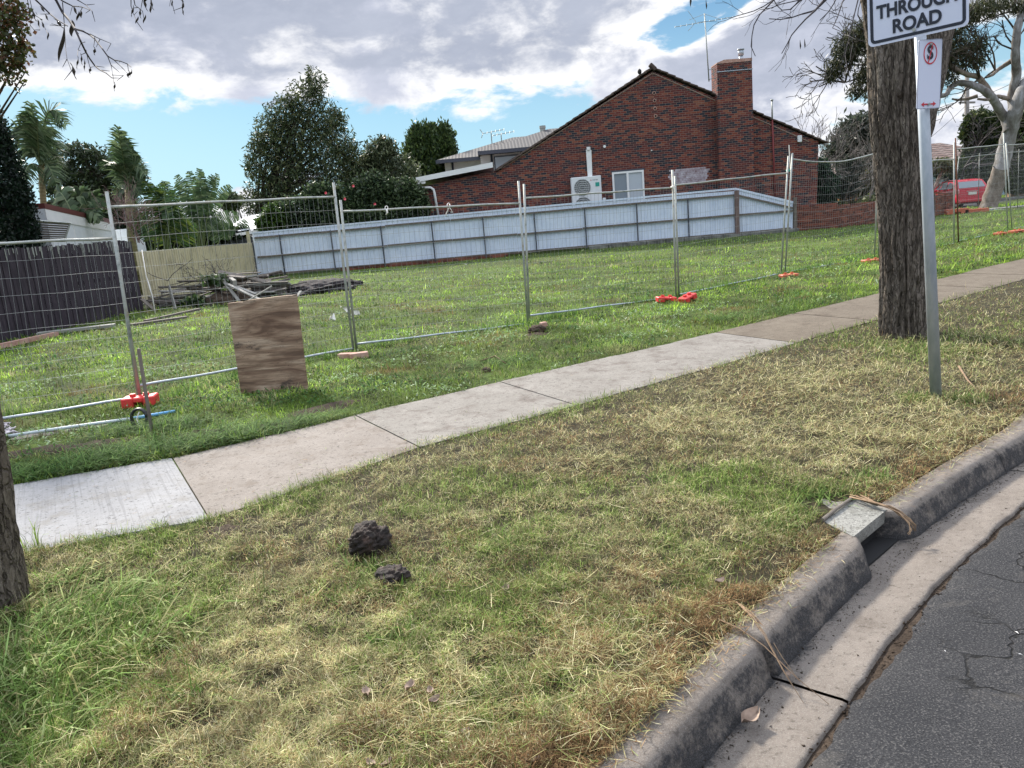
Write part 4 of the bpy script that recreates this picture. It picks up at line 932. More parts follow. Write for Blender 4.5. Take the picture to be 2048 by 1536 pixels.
M_stalk=mat('green_stalk',(.10,.14,.05),.5)[0]; M_palmtr=m_bark('palm_trunk',(.10,.08,.05),(.25,.22,.12),(.35,.32,.2),6,(.3,.3,3),.01)
PG=[(.045,.08,.035),(.07,.12,.05),(.13,.18,.09)]
palm('palm','tall palm with upright frond beside the cypress','palm',at(85,560,24)*1,[(80,330,62,205,.0),(80,330,55,225,.15),(82,330,135,250,.9),(82,330,120,300,.5),(80,330,30,260,.4),(80,330,40,330,.6),(84,335,125,335,.5),(80,335,45,370,.3),(86,335,112,365,.3),(80,330,75,240,.1),(80,325,100,265,.5)],24,.62,34,PG,[(88,420),(82,330)],.09,.55,.028,seed=41)
palm('palm','tall narrow palm with folded fronds in the middle of the palm group','palm',at(262,600,27),[(258,380,235,252,.0),(258,380,242,262,.1),(258,380,228,290,.1),(258,380,268,300,.2),(258,382,290,350,.5),(258,382,215,330,.4),(258,380,262,330,.2),(256,385,280,390,.3),(256,385,232,395,.2),(258,380,248,275,.05)],27,.6,36,PG,[(262,470),(258,380)],.13,.35,.03,seed=42)
palm('banana_palm','broad torn leafed banana plant left of the shed roof','plant',at(160,560,26),[(150,440,110,390,.4),(150,440,175,385,.3),(150,440,215,405,.4),(150,440,130,380,.2),(160,440,200,440,.3),(140,440,95,415,.3)],26,.42,30,PG,None,.1,.5,.09,seed=43)
def paddle_plant(lab,base,Y,leafs,seed,cols=PG):
    random.seed(seed); t=thing('strelitzia',base,lab,'plant','giant strelitzia clumps'); V=[];mb=MB()
    for (x0,y0,x1,y1,lw) in leafs:
        a=at(x0,y0,Y+random.uniform(-.4,.4)); b=at(x1,y1,Y+random.uniform(-.4,.4)); root=a.lerp(Vector((base[0]+random.uniform(-.4,.4),base[1],0)),1.)
        mb.tube([root,root.lerp(a,.6)+Vector((0,0,.1)),a],[.04,.03,.02],5,cap=False)
        n=22; bow=.28*(b-a).length*.5; pts=[a.lerp(b,i/n)+Vector((0,0,bow*math.sin(math.pi*i/n)*.6)) for i in range(n+1)]; mb.tube(pts,.012,4,cap=False)
        for i in range(n):
            u=(i+.5)/n; w=lw*math.sin(math.pi*min(1,.1+.86*u))**.6; tg=(pts[i+1]-pts[i]); sd=tg.normalized().cross(Vector((0,1,.1))).normalized()
            for s in(-1,1):
                gap=random.uniform(.62,1.0); p=pts[i]; q=pts[i].lerp(pts[i+1],gap); dr=Vector((0,random.uniform(-.08,.08),-.12*w*random.random()))+tg*random.uniform(.1,.5); e=sd*s*w*random.uniform(.85,1.05)+dr
                V.append((p,p+e*.6,p+e,q+e,q))
    n5=len(V); A=np.array([[tuple(p) for p in v] for v in V]).reshape(-1,3); I=np.arange(n5*5).reshape(n5,5); g=np.random.default_rng(seed)
    c=np.asarray(cols)[g.integers(0,len(cols),n5)]*g.uniform(.7,1.3,(n5,1)); fastmesh('leaves',A,I[:,[0,1,3,4]],M_leaf,t,np.repeat(c,5,0),I[:,[1,2,3]]); mb.build('stalks',M_stalk,t,True)
base=at(392,560,30); paddle_plant('giant strelitzia clump with fan of torn paddle leaves above the pale new fence',(base.x,base.y,0),30,
 [(395,440,352,350,.28),(398,440,378,342,.3),(402,440,400,338,.3),(405,430,402,345,.22),(412,430,425,350,.25),(415,430,435,348,.22),(418,430,462,372,.25),(395,450,350,370,.25),(380,450,335,400,.35),(400,460,440,430,.4),(420,460,478,430,.35),(405,470,385,400,.5),(370,470,330,430,.5),(430,470,470,460,.35),(440,480,412,440,.45)],51)
base=at(320,560,26); paddle_plant('giant strelitzia clump with upright green and yellowish leaves left of the torn fan',(base.x,base.y,0),26,
 [(325,440,290,362,.32),(330,440,300,370,.3),(335,440,330,362,.35),(338,440,322,365,.3),(340,440,345,380,.3),(310,460,270,400,.4),(320,470,300,400,.5),(340,480,350,410,.5),(300,480,280,430,.45),(350,485,365,430,.45),(330,490,312,440,.5),(290,470,262,430,.35),(360,490,388,445,.4)],52,[(.03,.06,.02),(.05,.10,.03),(.10,.14,.03)])
base=at(440,560,34); paddle_plant('low strelitzia leaves by the corner post of the pale new fence',(base.x,base.y,0),34,[(430,490,400,450,.4),(450,490,440,440,.4),(465,485,500,455,.35),(470,490,510,470,.3),(440,490,425,465,.4),(390,490,372,455,.4),(480,485,492,440,.3),(410,490,395,470,.35)],53)
# dead vine / brown trunk behind dark fence
mb=MB(); random.seed(5)
for i in range(16): grow(mb,at(270+random.uniform(-12,18),470+random.uniform(-20,20),23.5),Vector((random.uniform(-.5,.5),0,1)),.7,.012,3,.6,(2,3),.05,rmin=.005,wig=.5)
t=thing('dead_climber',at(270,560,23.5),'brown dead climber with bare stems where dark and pale fences meet','plant'); mb.build('stems',mat('dead_stem',(.20,.13,.12),.9)[0],t)
random.seed(11)
# ------------------------------------------------------------------ boundary fences
# dark paling fence: runs away from the viewer along x ~ -10
DA=Vector((-10.7,10.5,0)); DB=Vector((-9.72,20.9,0))
def zat(px,py,p):  # height of the pixel's ray where it is as far as point p
    return at(px,py,p.y).z
def pxof(p):
    d=np.array(p)-np.array([0,0,EYE]); dd=d@fw; return 1024+FPX*(d@RR)/dd, 768-FPX*(d@UU)/dd
t=thing('paling_fence',DA,'old dark paling fence with mossy ragged tops behind the mesh fence','fence')
n=int((DB-DA).length/.105); dv=(DB-DA).normalized(); ang=math.atan2(dv.y,dv.x); nrm=Vector((dv.y,-dv.x,0))
mb=MB()
for i in range(n):
    p=DA.lerp(DB,(i+.5)/n); hx=1.86+random.uniform(-.035,.02); off=(.012 if i%2 else -.006)
    c=p+nrm*off; mb.box(c+Vector((0,0,hx/2)),(.118 if i%2 else .10,.014,hx),ang+random.uniform(-.02,.02))
mb.build('palings',M_dkwood,t)
mb=MB()
for z in (.3,.95,1.6): mb.box(DA.lerp(DB,.5)-nrm*.04+Vector((0,0,z)),((DB-DA).length,.04,.08),ang)
mb.build('rail',M_dkwood,t)
mb=MB()
for i in range(90):
    p=DA.lerp(DB,random.random())+nrm*.02; l=random.uniform(.05,.3); mb.box(p+Vector((0,0,1.86-l/2-.01)),(random.uniform(.01,.03),.006,l),ang)
tag(mb.build('lichen',mat('lichen',(.28,.29,.27),.95)[0],t),kind='stuff')
mb=MB(); c=DA.lerp(DB,.62)+nrm*.06; 
twp=[gd(330,640,0),gd(352,632,.0)]
# pale new paling fence
NA=DB+Vector((.03,.02,0)); NB=Vector((-10.25,32.55,0)); t=thing('paling_fence',NA,'new pale pine paling fence between the dark fence and the white metal fence','fence')
dv=(NB-NA).normalized(); ang=math.atan2(dv.y,dv.x); nrm=Vector((dv.y,-dv.x,0)); n=int((NB-NA).length/.19); mb=MB()
z0=zat(277,503,NA)-NA.z; z1=zat(503,486,NB)
for i in range(n):
    u=(i+.5)/n; p=NA.lerp(NB,u); hx=z0+(z1-z0)*u
    mb.box(p+Vector((0,0,hx/2)),(.10,.014,hx),ang)
    mb.box(p+dv*.095+nrm*.016+Vector((0,0,hx/2)),(.10,.014,hx-.004),ang)
mb.build('palings',M_new,t)
mb=MB(); 
for z in (.3,1.1): mb.box(NA.lerp(NB,.5)-nrm*.05+Vector((0,0,z)),((NB-NA).length,.04,.09),ang)
p=at(500,474,32.4); mb.box((p.x-.1,32.5,.95),(.12,.1,p.z*2-1.9+1.9 if False else 2.0)); mb.build('rail',M_new,t)
# white metal fence with brick and block plinth
YW=32.7; t=thing('metal_fence',(-10.2,YW,0),'long white corrugated metal fence with timber rails in front of the brick house','fence')
def wtop(x): return 1.87 if x<9.93 else 1.94-(x-9.93)*.315
V=[];F=[]; mb=MB(); x=-10.2; i=0; pr=[(0,0),(.03,0),(.045,.022),(.075,.022),(.09,0)]
xs=[]
while x<12.3:
    for dx,dy in pr[:-1]: xs.append((x+dx,dy))
    x+=.19; xs.append((x-.1,0)); 
vs=[];
for (x,dy) in xs: z1=wtop(x)+.01*math.sin(x*1.7); vs+=[(x,YW-dy,.14),(x,YW-dy,z1)]
mb.add(vs,[(2*i,2*i+2,2*i+3,2*i+1) for i in range(len(xs)-1)]); mb.build('sheet',M_sheet,t)
mb=MB(); mb.prism([(-10.2,YW-.03,1.84),(9.93,YW-.03,1.91),(9.93,YW-.03,1.99),(-10.2,YW-.03,1.90)],(0,.05,0)); mb.prism([(9.935,YW-.03,1.91),(12.36,YW-.03,1.13),(12.36,YW-.03,1.23),(9.935,YW-.03,1.99)],(0,.05,0)); mb.build('capping',M_sheet,t)
def rails(z0,z1,xa,xb): 
    mb=MB(); x=xa
    while x<xb:
        e=min(xb,x+2.72); za=z0+(z1-z0)*(x-xa)/(xb-xa); zb=z0+(z1-z0)*(e-xa)/(xb-xa); j=random.uniform(-.015,.015)
        mb.prism([(x,YW-.09,za-.035+j),(e-.02,YW-.09,zb-.035+j),(e-.02,YW-.09,zb+.04+j),(x,YW-.09,za+.04+j)],(0,.06,0)); x=e
    mb.build('rail',M_rail,t)
rails(1.66,1.70,-10.1,9.9); rails(.86,.88,-10.1,9.9); rails(.12,.14,-10.1,12.2); rails(1.70,.98,9.96,12.3); rails(.88,.86,9.96,12.3)
x=-9.05; 
while x<9.5:
    mb=MB(); mb.box((x,YW-.125,.88),(.05,.05,1.66)); mb.build('post',M_dkmetal,t); x+=2.12+random.uniform(-.04,.04)
mb=MB(); mb.box((9.93,YW-.14,.93),(.16,.12,1.9)); mb.build('end_post',m_wood('brown_post',(.09,.06,.055),(.16,.11,.1),(.24,.18,.16)),t)
mb=MB(); mb.box((12.38,YW-.05,.65),(.12,.12,1.5)); mb.build('end_post',M_rail,t)
mb=MB(); mb.box((-3.2,YW-.06,.03),(7.0,.16,.2)); mb.build('brick_plinth',M_brick_red,t)
mb=MB(); 
for x in np.arange(4.1,12.2,.8): mb.box((x,YW-.10,.03+random.uniform(-.01,.01)),(.78,.2,.22),random.uniform(-.02,.02),bev=.02)
mb.build('block_plinth',noisy('mossy_block',(.07,.07,.065),(.22,.22,.2),3,.95,.6,.01),t)
for i in range(6): x=-6+i*2.6+random.uniform(-.4,.4); MB().box((x,YW-.2,.16+random.uniform(-.02,.02)),(random.uniform(.5,1.6),.02,.03),rot=Matrix.Rotation(random.uniform(-.03,.03),3,'Y')).build('loose_batten',M_rail,t)
# low brick wall at the front of the neighbour's yard
A=Vector((12.5,33.2,0)); B=at(1745,440,31.0); B.z=0; Cc=Vector((19.6,35.0,0)); D=Vector((21.0,35.4,0))
t=thing('brick_wall',A,'low dark red brick garden wall right of the white fence','wall')
def wseg(a,b,h,th=.23):
    d=b-a; M=math.atan2(d.y,d.x); mb=MB(); mb.box((a+b)/2+Vector((0,0,h/2-.1)),(d.length+th*.5,th,h+.2),M,bev=.01); return mb
P1=Vector((12.45,32.9,0)); P2=Vector((14.1,32.7,0)); P3=at(1893,430,36.2); P3.z=0
wseg(P1,P2,1.02).build('wall_section',M_brick_red,t); wseg(P2,P3,.92).build('wall_section',M_brick_red,t)
mb=MB(); mb.box((P3.x-.1,P3.y-.05,.46),(.5,.45,1.06),.45,bev=.01); mb.build('pier',M_brick_red,t)
mb=MB(); 
for i in range(24): a=Vector((random.uniform(14.4,20),0,0)); a.y=32.55+(a.x-14.1)*.467; a.z=.05; grow(mb,a,Vector((random.uniform(-1,1),-.1,.3)),.8,.012,2,.7,(1,3),0,rmin=.006,wig=.5)
t2=thing('dry_creeper',(16,33,0),'bare brown creeper stems along the foot of the low brick wall','creeper'); mb.build('stems',mat('creeper_stem',(.17,.11,.09),.9)[0],t2)
# ------------------------------------------------------------------ gable house
YH=34.5
H=thing('brick_house',(-3.12,YH,0),'clinker brick house side wall with tall gable and chimney behind the white fence','house')
def hp(px,py,Y=YH): return at(px,py,Y)
mb=MB(); mb.prism([(-.03,YH,0),(14.02,YH,0),(14.12,YH,3.66),(7.08,YH,7.10),(.30,YH,3.62),(-.03,YH,3.62)],(0,14,0)); mb.build('wall',M_brick,H)
mb=MB(); mb.prism([(-3.12,YH+.004,0),(-.031,YH+.004,0),(-.031,YH+.004,3.60),(-3.12,YH+.004,3.22)],(0,9,0)); mb.build('wall',M_brick,H)
mb=MB(); a,b2=Vector((-3.72,YH-.28,3.36)),Vector((0.0,YH-.28,3.74)); mb.prism([a,b2,b2+Vector((0,0,.22)),a+Vector((0,0,.20))],(0,.05,0)); mb.prism([a+Vector((0,.05,.1)),b2+Vector((0,.05,.1)),b2+Vector((0,.05,.2)),a+Vector((0,.05,.2))],(0,8,0)); mb.build('fascia',M_white,H)
# roof slabs with stepped verge tiles
rf=MB(); ap=Vector((7.08,YH-.06,7.29))
for sx,e in ((-1,Vector((.12,YH-.06,3.72))),(1,Vector((14.45,YH-.06,3.66)))):
    rf.prism([ap+Vector((0,.25,-.12)),e+Vector((0,.25,-.10)),e+Vector((0,.25,-.02)),ap+Vector((0,.25,-.03))],(0,14,0))
roof=rf.build('roof',M_tile,H)
mb=MB()
for sx,e in ((-1,Vector((.12,YH,3.66))),(1,Vector((14.5,YH,3.60)))):
    d=e-ap; L=math.hypot(d.x,d.z); n=24; a=math.atan2(d.z,d.x*1.0)
    for i in range(n):
        c=ap+(e-ap)*((i+.5)/n); tlt=math.atan2(d.z,abs(d.x)); R=Matrix.Rotation(-(tlt+.09)*(1 if sx>0 else -1),3,'Y') if True else None
        mb.box((c.x,YH-.03+random.uniform(-.01,.01),c.z-.045+random.uniform(-.012,.012)),(L/n*1.10,.16,.07),rot=R,bev=.015)
        mb.box((c.x,YH+.25,c.z-.02),(L/n*1.1,.36,.05),rot=R)
mb.box((7.08,YH-.03,7.26),(.34,.24,.17),rot=Matrix.Rotation(.78,3,'Y'),bev=.03)
mb.build('verge_tiles',M_tile,H)
mb=MB(); 
for sx,e in ((-1,(.35,3.66)),(1,(13.7,3.66))):
    mb.tube([(7.08,YH-.006,7.02),(e[0],YH-.006,e[1]+.02)],.022,4)
mb.build('verge_flashing',mat('pale_mortar',(.34,.25,.21),.9)[0],H)
mb=MB(); mb.prism([(9.66,YH-.42,0),(11.20,YH-.42,0),(11.16,YH-.42,7.10),(9.70,YH-.42,7.10)],(0,.9,0)); ch=mb.build('chimney',M_brick,H)
mb=MB(); mb.prism([(9.69,YH-.43,7.1),(11.17,YH-.43,7.1),(11.17,YH-.43,7.22),(10.0,YH-.43,7.24),(9.69,YH-.43,7.14)],(0,.92,0)); mb.build('chimney_cap',M_brickpc,ch)
mb=MB(); mb.box((10.43,YH-.435,6.78),(1.52,.02,.035)); mb.build('strap',M_galv,ch)
c=hp(1482,122,YH); mb=MB(); mb.tube([(c.x,YH,7.0),(c.x,YH,7.42)],.085,12); mb.tube([(c.x,YH,7.42),(c.x,YH,7.62)],.12,12); mb.tube([(c.x,YH,7.64),(c.x,YH,7.68)],.15,12); mb.build('flue_cowl',M_galv,ch,True)
for i,(px,py) in enumerate(((1308,186),(1309,201),(1310,217),(1311,232))):
    c=hp(px,py); mb=MB(); mb.tube([(c.x,YH-.02,c.z),(c.x,YH+.01,c.z)],.075,14); v=mb.build('vent_ring',M_brickpc,H); mb=MB(); mb.tube([(c.x,YH-.03,c.z),(c.x,YH,c.z)],.045,12); mb.build('vent_hole_shade',M_dark,v)  # each hole is a near-black disc, its inner shade painted on
c=hp(1543,202); c2=hp(1550,395); mb=MB(); mb.tube([(c.x,YH-.06,c.z),(c.x+.0,YH-.06,4.75)],.035,8); mb.tube([(c.x,YH-.06,c.z),(c.x,YH-.06,c.z+.06)],.06,8); pv=mb.build('vent_pipe',M_galv_old,H,True)
mb=MB(); mb.tube([(c.x,YH-.06,4.75),(c2.x,YH-.06,.6)],.038,8); mb.build('painted_pipe',mat('oxide_red_paint',(.16,.018,.018),.6)[0],pv,True)
c=hp(1598,278); mb=MB(); mb.box((c.x,YH-.06,c.z),(.18,.12,.28),bev=.02); mb.build('wall_lamp',M_ac,H)
c=hp(1209,293); mb=MB(); mb.tube([(c.x,YH-.05,c.z),(c.x,YH,c.z)],.06,10); mb.build('round_outlet',M_white,H)
c=hp(1303,301); mb=MB(); mb.box((c.x,YH-.015,c.z),(.07,.03,.05),bev=.01); mb.build('wall_bracket',M_tape,H)
# downpipe
mb=MB(); pts=[hp(826,376,YH-.12),hp(861,375,YH-.12),hp(867,379,YH-.12),hp(869,386,YH-.12),hp(878,440,YH-.12)]; mb.tube(pts,.055,10); mb.build('downpipe',M_white,H,True)
mb=MB(); a=hp(820,368,YH-.15); mb.box((a.x+.3,YH-.2,a.z+.02),(.75,.1,.12)); mb.build('gutter',M_white,H)
# whitewashed patch: ragged thin skin on the bricks
cw=hp(1378,352); vs=[]; mb=MB()
for ii in range(-8,8):
    for jj in range(-5,4):
        x=cw.x+(ii+.5*(jj%2))*.122; z=(math.floor(cw.z/.086)+jj)*.086; r=((x-cw.x)/.92)**2+((z-cw.z)/.43)**2
        if r<1.0+random.uniform(-.22,.12): mb.box((x,YH-.003,z+.043),(.117,.01,.078),bev=.003)
mb.build('paint_patch',M_wash,H)
# window
wl,wr=hp(1225,347),hp(1284,341); x0,x1=wl.x-.02,wr.x+.05; z1_=3.10; z0_=1.78
w=MB(); 
for (cx,cz,sx,sz) in (((x0+x1)/2,z1_-.03,x1-x0,.08),((x0+x1)/2,z0_,x1-x0,.08),(x0+.03,(z0_+z1_)/2,.08,z1_-z0_),(x1-.03,(z0_+z1_)/2,.08,z1_-z0_),((x0+x1)/2-.02,(z0_+z1_)/2,.09,z1_-z0_-.05)):
    w.box((cx,YH-.03-(.004 if sx<.1 else 0),cz),(sx,.07,sz))
wf=w.build('window',M_white,H)
mb=MB(); mb.box((x0+(x1-x0)*.26,YH-.012,(z0_+z1_)/2),((x1-x0)*.45,.01,z1_-z0_-.1)); mb.build('pane',M_curtain2,wf)
mb=MB(); mb.box((x0+(x1-x0)*.74,YH-.014,(z0_+z1_)/2),((x1-x0)*.45,.01,z1_-z0_-.1)); mb.build('pane',M_curtain,wf)
mb=MB(); mb.box(((x0+x1)/2,YH-.008,z1_+.045),(x1-x0+.12,.03,.07)); mb.build('reveal_shade_strip',M_dkmetal,wf)  # dark strip stands in for shade in the reveal above the window
# air conditioner and its duct
ax0,ax1=hp(1140,360).x,hp(1199,350).x; az1=3.02; az0=1.45; YA=YH-.42
AC=thing('air_conditioner',((ax0+ax1)/2,YA,0),'white outdoor air conditioner with two round fan grilles mounted on the brick wall','air conditioner')
mb=MB(); mb.box(((ax0+ax1)/2,YA+.17,(az0+az1)/2),(ax1-ax0,.34,az1-az0),bev=.02); mb.build('casing',M_ac,AC)
R_=.36; fcx=ax0+.47
for cz in (az1-.45,az0+.37):
    mb=MB(); mb.tube([(fcx,YA-.008,cz),(fcx,YA+.02,cz)],R_,28); g=mb.build('fan_grille',M_grille,AC)
    mb=MB()
    for r in (.12,.2,.28,.35): mb.tube([(fcx+r*math.cos(a),YA-.014,cz+r*math.sin(a)) for a in np.linspace(0,6.2832,25)],.004,4,cap=False)
    for k in range(-4,5): hw_=math.sqrt(max(0,R_**2-(k*.085)**2)); mb.box((fcx,YA-.018,cz+k*.085),(2*hw_,.008,.012))
    mb.build('grille_bars',M_ac,g)
mb=MB(); mb.box((ax1-.17,YA-.004,az1-.36),(.17,.012,.17)); mb.build('sticker',M_green,AC)
def text(s,size,loc,rot,m,name,parent,off=0.,ext=.001,sx=1.):
    cu=bpy.data.curves.new('txt','FONT'); cu.body=s; cu.size=size; cu.align_x='CENTER'; cu.align_y='CENTER'; cu.offset=off; cu.extrude=ext
    o=bpy.data.objects.new('txt',cu); C.objects.link(o); dg=bpy.context.evaluated_depsgraph_get(); me=bpy.data.meshes.new_from_object(o.evaluated_get(dg)); bpy.data.objects.remove(o)
    o=bpy.data.objects.new(name,me); C.objects.link(o); me.materials.clear(); me.materials.append(m)
    M=Matrix.Translation(loc)@rot.to_4x4()@Matrix.Diagonal((sx,1,1,1)); off_=Vector(parent['_o']); me.transform(Matrix.Translation(-off_)@M); o.parent=parent; o['_o']=parent['_o']; return o
RX=Matrix.Rotation(math.pi/2,3,'X')
ac_=ax1-.25; zc=az1-.17
mb=MB(); 
for k in range(3): a=math.pi/2+k*2.094; c0=Vector((ac_-.19,YA-.006,zc)); u=Vector((math.cos(a),0,math.sin(a))); v=Vector((math.cos(a+.52),0,math.sin(a+.52))); w2=Vector((math.cos(a-.52),0,math.sin(a-.52))); mb.add([c0,c0+w2*.026,c0+u*.045,c0+v*.026],[(0,1,2,3)])
mb.build('brand_mark',M_signred,AC); text('ELECTRIC',.055,Vector((ac_+.0,YA-.006,zc)),RX,M_dkmetal,'lettering',AC)
mb=MB(); mb.box((ax1+.1,YA+.1,1.98),(.14,.1,.18),bev=.02); mb.build('isolator_switch',M_ac,AC)
mb=MB(); mb.tube([hp(1177,294,YH-.1),hp(1177,300,YH-.1)],.085,8); mb.prism([Vector((hp(1172,300,YH-.1).x,YH-.12,hp(1172,300).z)),Vector((hp(1182,300).x,YH-.12,hp(1182,300).z)),Vector((hp(1184,352).x,YH-.12,3.0)),Vector((hp(1175,352).x,YH-.12,3.0))],(0,.1,0)); mb.build('pipe_duct',M_white,AC)
# antenna on mast
T=thing('tv_antenna',(9.35,YH-.1,6.2),'tall television antenna mast bracketed to the brick chimney','antenna')
Ya=YH-.1; mb=MB(); mtop=hp(1409,27,Ya); mbot=hp(1418,163,Ya); mb.tube([mbot,mtop],.025,7); mb.build('mast',M_galv_old,T,True)
mb=MB()
for py in (140,159): a=hp(1416,py,Ya); mb.tube([a,(9.72,Ya,a.z+.03)],.015,6)
mb.build('bracket',M_galv_old,T)
mb=MB(); b0=hp(1350,54,Ya); b1=hp(1466,34,Ya); d=b1-b0; mb.tube([b0,b1],.013,6)
for i in range(11):
    p=b0.lerp(b1,i/10); l=.30-.012*i; q=Vector((.25,.9,.30)).normalized()*l*1.1; mb.tube([p-q,p+q],.007,4)
c=hp(1409,38,Ya)
for (dx,dz) in ((-.0,.18),(-.14,-.1)): mb.tube([hp(1392,44,Ya),hp(1376,22 if dz>0 else 62,Ya)],.009,4)
mb.tube([hp(1378,40,Ya),hp(1409,28,Ya),hp(1440,38,Ya)],.008,4)
mb.build('elements',M_galv_old,T)
# small bird on the roof edge
clod('bird',hp(1279,143,YH)+Vector((0,0,0)),.085,mat('dark_feather',(.02,.02,.022),.7)[0],'small dark bird perched on the left slope of the gable','bird',3,3,1.35,.2)
# ------------------------------------------------------------------ two storey house behind
Yb=46.
T=thing('rendered_house',(-2,Yb,0),'two storey pale rendered house with grey sheet metal hip roof','house')
def hip(x0,x1,y0,y1,ze,zr,m,root,ov=.0):
    w=(y1-y0)/2; ym=(y0+y1)/2; a=[(x0,y0,ze),(x1,y0,ze),(x1,y1,ze),(x0,y1,ze),(x0+w*1.05,ym,zr),(x1-w*1.05,ym,zr)]
    mb=MB().add(a,[(0,1,5,4),(1,2,5),(2,3,4,5),(3,0,4)]); return mb.build('roof',m,root)
e1=at(957,303,Yb-1.5); r1=at(1075,259,Yb+2.2)
e0=at(873,321,Yb); r0p=at(964,278,Yb+3.5)
w0=at(890,335,Yb+.5)
mb=MB(); mb.box(((w0.x+9)/2,Yb+5.2,e0.z/2-.1),(9-w0.x,9.4,e0.z-.05)); mb.build('wall',M_render,T)
xw=at(962,330,Yb-.9).x; mb=MB(); mb.box(((xw+10)/2,Yb+2.5,e1.z/2-.12),(10-xw,6.6,e1.z-.1)); mb.build('wall',M_render,T)
ra=hip(e0.x,11,Yb-.2,Yb+8.5,e0.z,r0p.z,M_roof_gr,T); rb=hip(e1.x,13,Yb-1.6,Yb+6.5,e1.z,r1.z,M_roof_gr,T)
mb=MB(); mb.box(((e0.x+11)/2,Yb-.26,e0.z-.10),(11-e0.x,.14,.2)); mb.box((e0.x+.02,Yb+4.2,e0.z-.1),(.14,8.6,.2)); mb.build('gutter',M_dkmetal,ra)
mb=MB(); mb.box(((e1.x+13)/2,Yb-1.66,e1.z-.10),(13-e1.x,.14,.2)); mb.box((e1.x+.02,Yb+2.2,e1.z-.1),(.14,8,.2)); mb.build('gutter',M_dkmetal,rb)
for (px,py,Y) in ((905,330,Yb+.42),(983,315,Yb-.9)):
    p=at(px,py,Y); mb=MB(); mb.tube([(p.x,Y,p.z+.3),(p.x,Y,2.)],.06,8); mb.build('downpipe',M_dkmetal,T,True)
p=at(1015,325,Yb-.85); wn=MB().box((p.x,Yb-.83,p.z-.2),(1.5,.06,1.2)).build('window',M_dkmetal,T); MB().box((p.x,Yb-.87,p.z-.2),(1.36,.02,1.06)).build('pane',M_curtain,wn)
p=at(1085,255,Yb+2.4); mb=MB(); mb.tube([(p.x,p.y,p.z-.4),(p.x,p.y,p.z-.05)],.17,12); mb.tube([(p.x,p.y,p.z-.05),(p.x,p.y,p.z+.1)],.19,12); mb.build('roof_vent',M_galv_old,rb)
# its antennas
for (px,py,lab,l) in ((982,264,'small television antenna on the grey roof, left one',40),(1002,268,'small television antenna on the grey roof, right one',30)):
    c=at(px,py,Yb+3); t=thing('tv_antenna',c,lab,'antenna'); mb=MB(); mb.tube([c,c-Vector((0,0,.7))],.03,5); mb.build('mast',M_galv_old,t)
    mb=MB(); a=c-Vector((.5,0,.05)); b2=c+Vector((.8,0,.08)); mb.tube([a,b2],.02,5)
    for i in range(6): p=a.lerp(b2,i/5); mb.tube([p-Vector((.02,.3,.10)),p+Vector((.02,.3,.10))],.015,4)
    if px<990: mb.tube([a,a+Vector((-.15,0,.25))],.02,4); mb.tube([a,a+Vector((-.12,0,-.25))],.02,4)
    mb.build('elements',M_galv_old,t)
# ------------------------------------------------------------------ left: shed, screen, sheds roofs
Ys=24.; T=thing('garden_shed',(-14,Ys,0),'white panelled shed with sloping maroon roof edge behind the dark fence','shed')
a=at(88,416,Ys-2); b2=at(222,446,Ys+5); a.z=a.z; 
wallp=[Vector((a.x,a.y,.0)),Vector((b2.x,b2.y,0)),Vector((b2.x,b2.y,b2.z-.02)),Vector((a.x,a.y,a.z-.02))]
dn=Vector((-(b2-a).y,(b2-a).x,0)).normalized()
mb=MB(); mb.prism(wallp,dn*3); mb.build('wall',M_cream,T)
n_=-dn
mb=MB(); u=Vector((0,0,1)); d=(b2-a)
mb.prism([a+n_*.03-u*.02,b2+n_*.03-u*.02,b2+n_*.03+u*.13,a+n_*.03+u*.13],dn*3.4); mb.build('roof',M_maroon,T)
mb=MB(); mb.prism([a+n_*.02-u*.32,b2+n_*.02-u*.30,b2+n_*.02-u*.02,a+n_*.02-u*.02],dn*.03); mb.build('fascia',M_white,T)
mb=MB()
for f in (.02,.33,.62,.98): p=a.lerp(b2,f)-u*.33; q=Vector((p.x,p.y,0)); mb.prism([q+n_*.01,q+n_*.01+d.normalized()*.06,p+n_*.01+d.normalized()*.06,p+n_*.01],dn*.02)
mb.build('cover_strip',M_white,T)
# slatted screens
Yq=20.5
for (x0,y0,x1,y1,x2,y2,x3,y3,lab) in ((20,438,140,446,128,484,22,484,'slatted dark timber screen panel above the dark fence, right one'),(-50,444,12,446,18,486,-50,486,'slatted dark timber screen panel at the left border')):
    q=[at(x0,y0,Yq),at(x1,y1,Yq+1.5),at(x2,y2,Yq+1.4),at(x3,y3,Yq)]; t=thing('timber_screen',(q[3].x,q[3].y,0),lab,'screen'); mb=MB()
    for i in range(9):
        u=i/9; v=(i+.72)/9; A1=q[3].lerp(q[0],u);B1=q[2].lerp(q[1],u);A2=q[3].lerp(q[0],v);B2=q[2].lerp(q[1],v); mb.prism([A1,B1,B2,A2],(0,.03,0))
    mb.build('slats',M_grey,t); mb=MB(); mb.tube([q[0],q[1]],.03,4); mb.tube([q[0],Vector((q[3].x,q[3].y,0.2))],.035,4); mb.tube([q[1],q[2]],.03,4); mb.build('frame',M_galv_old,t)
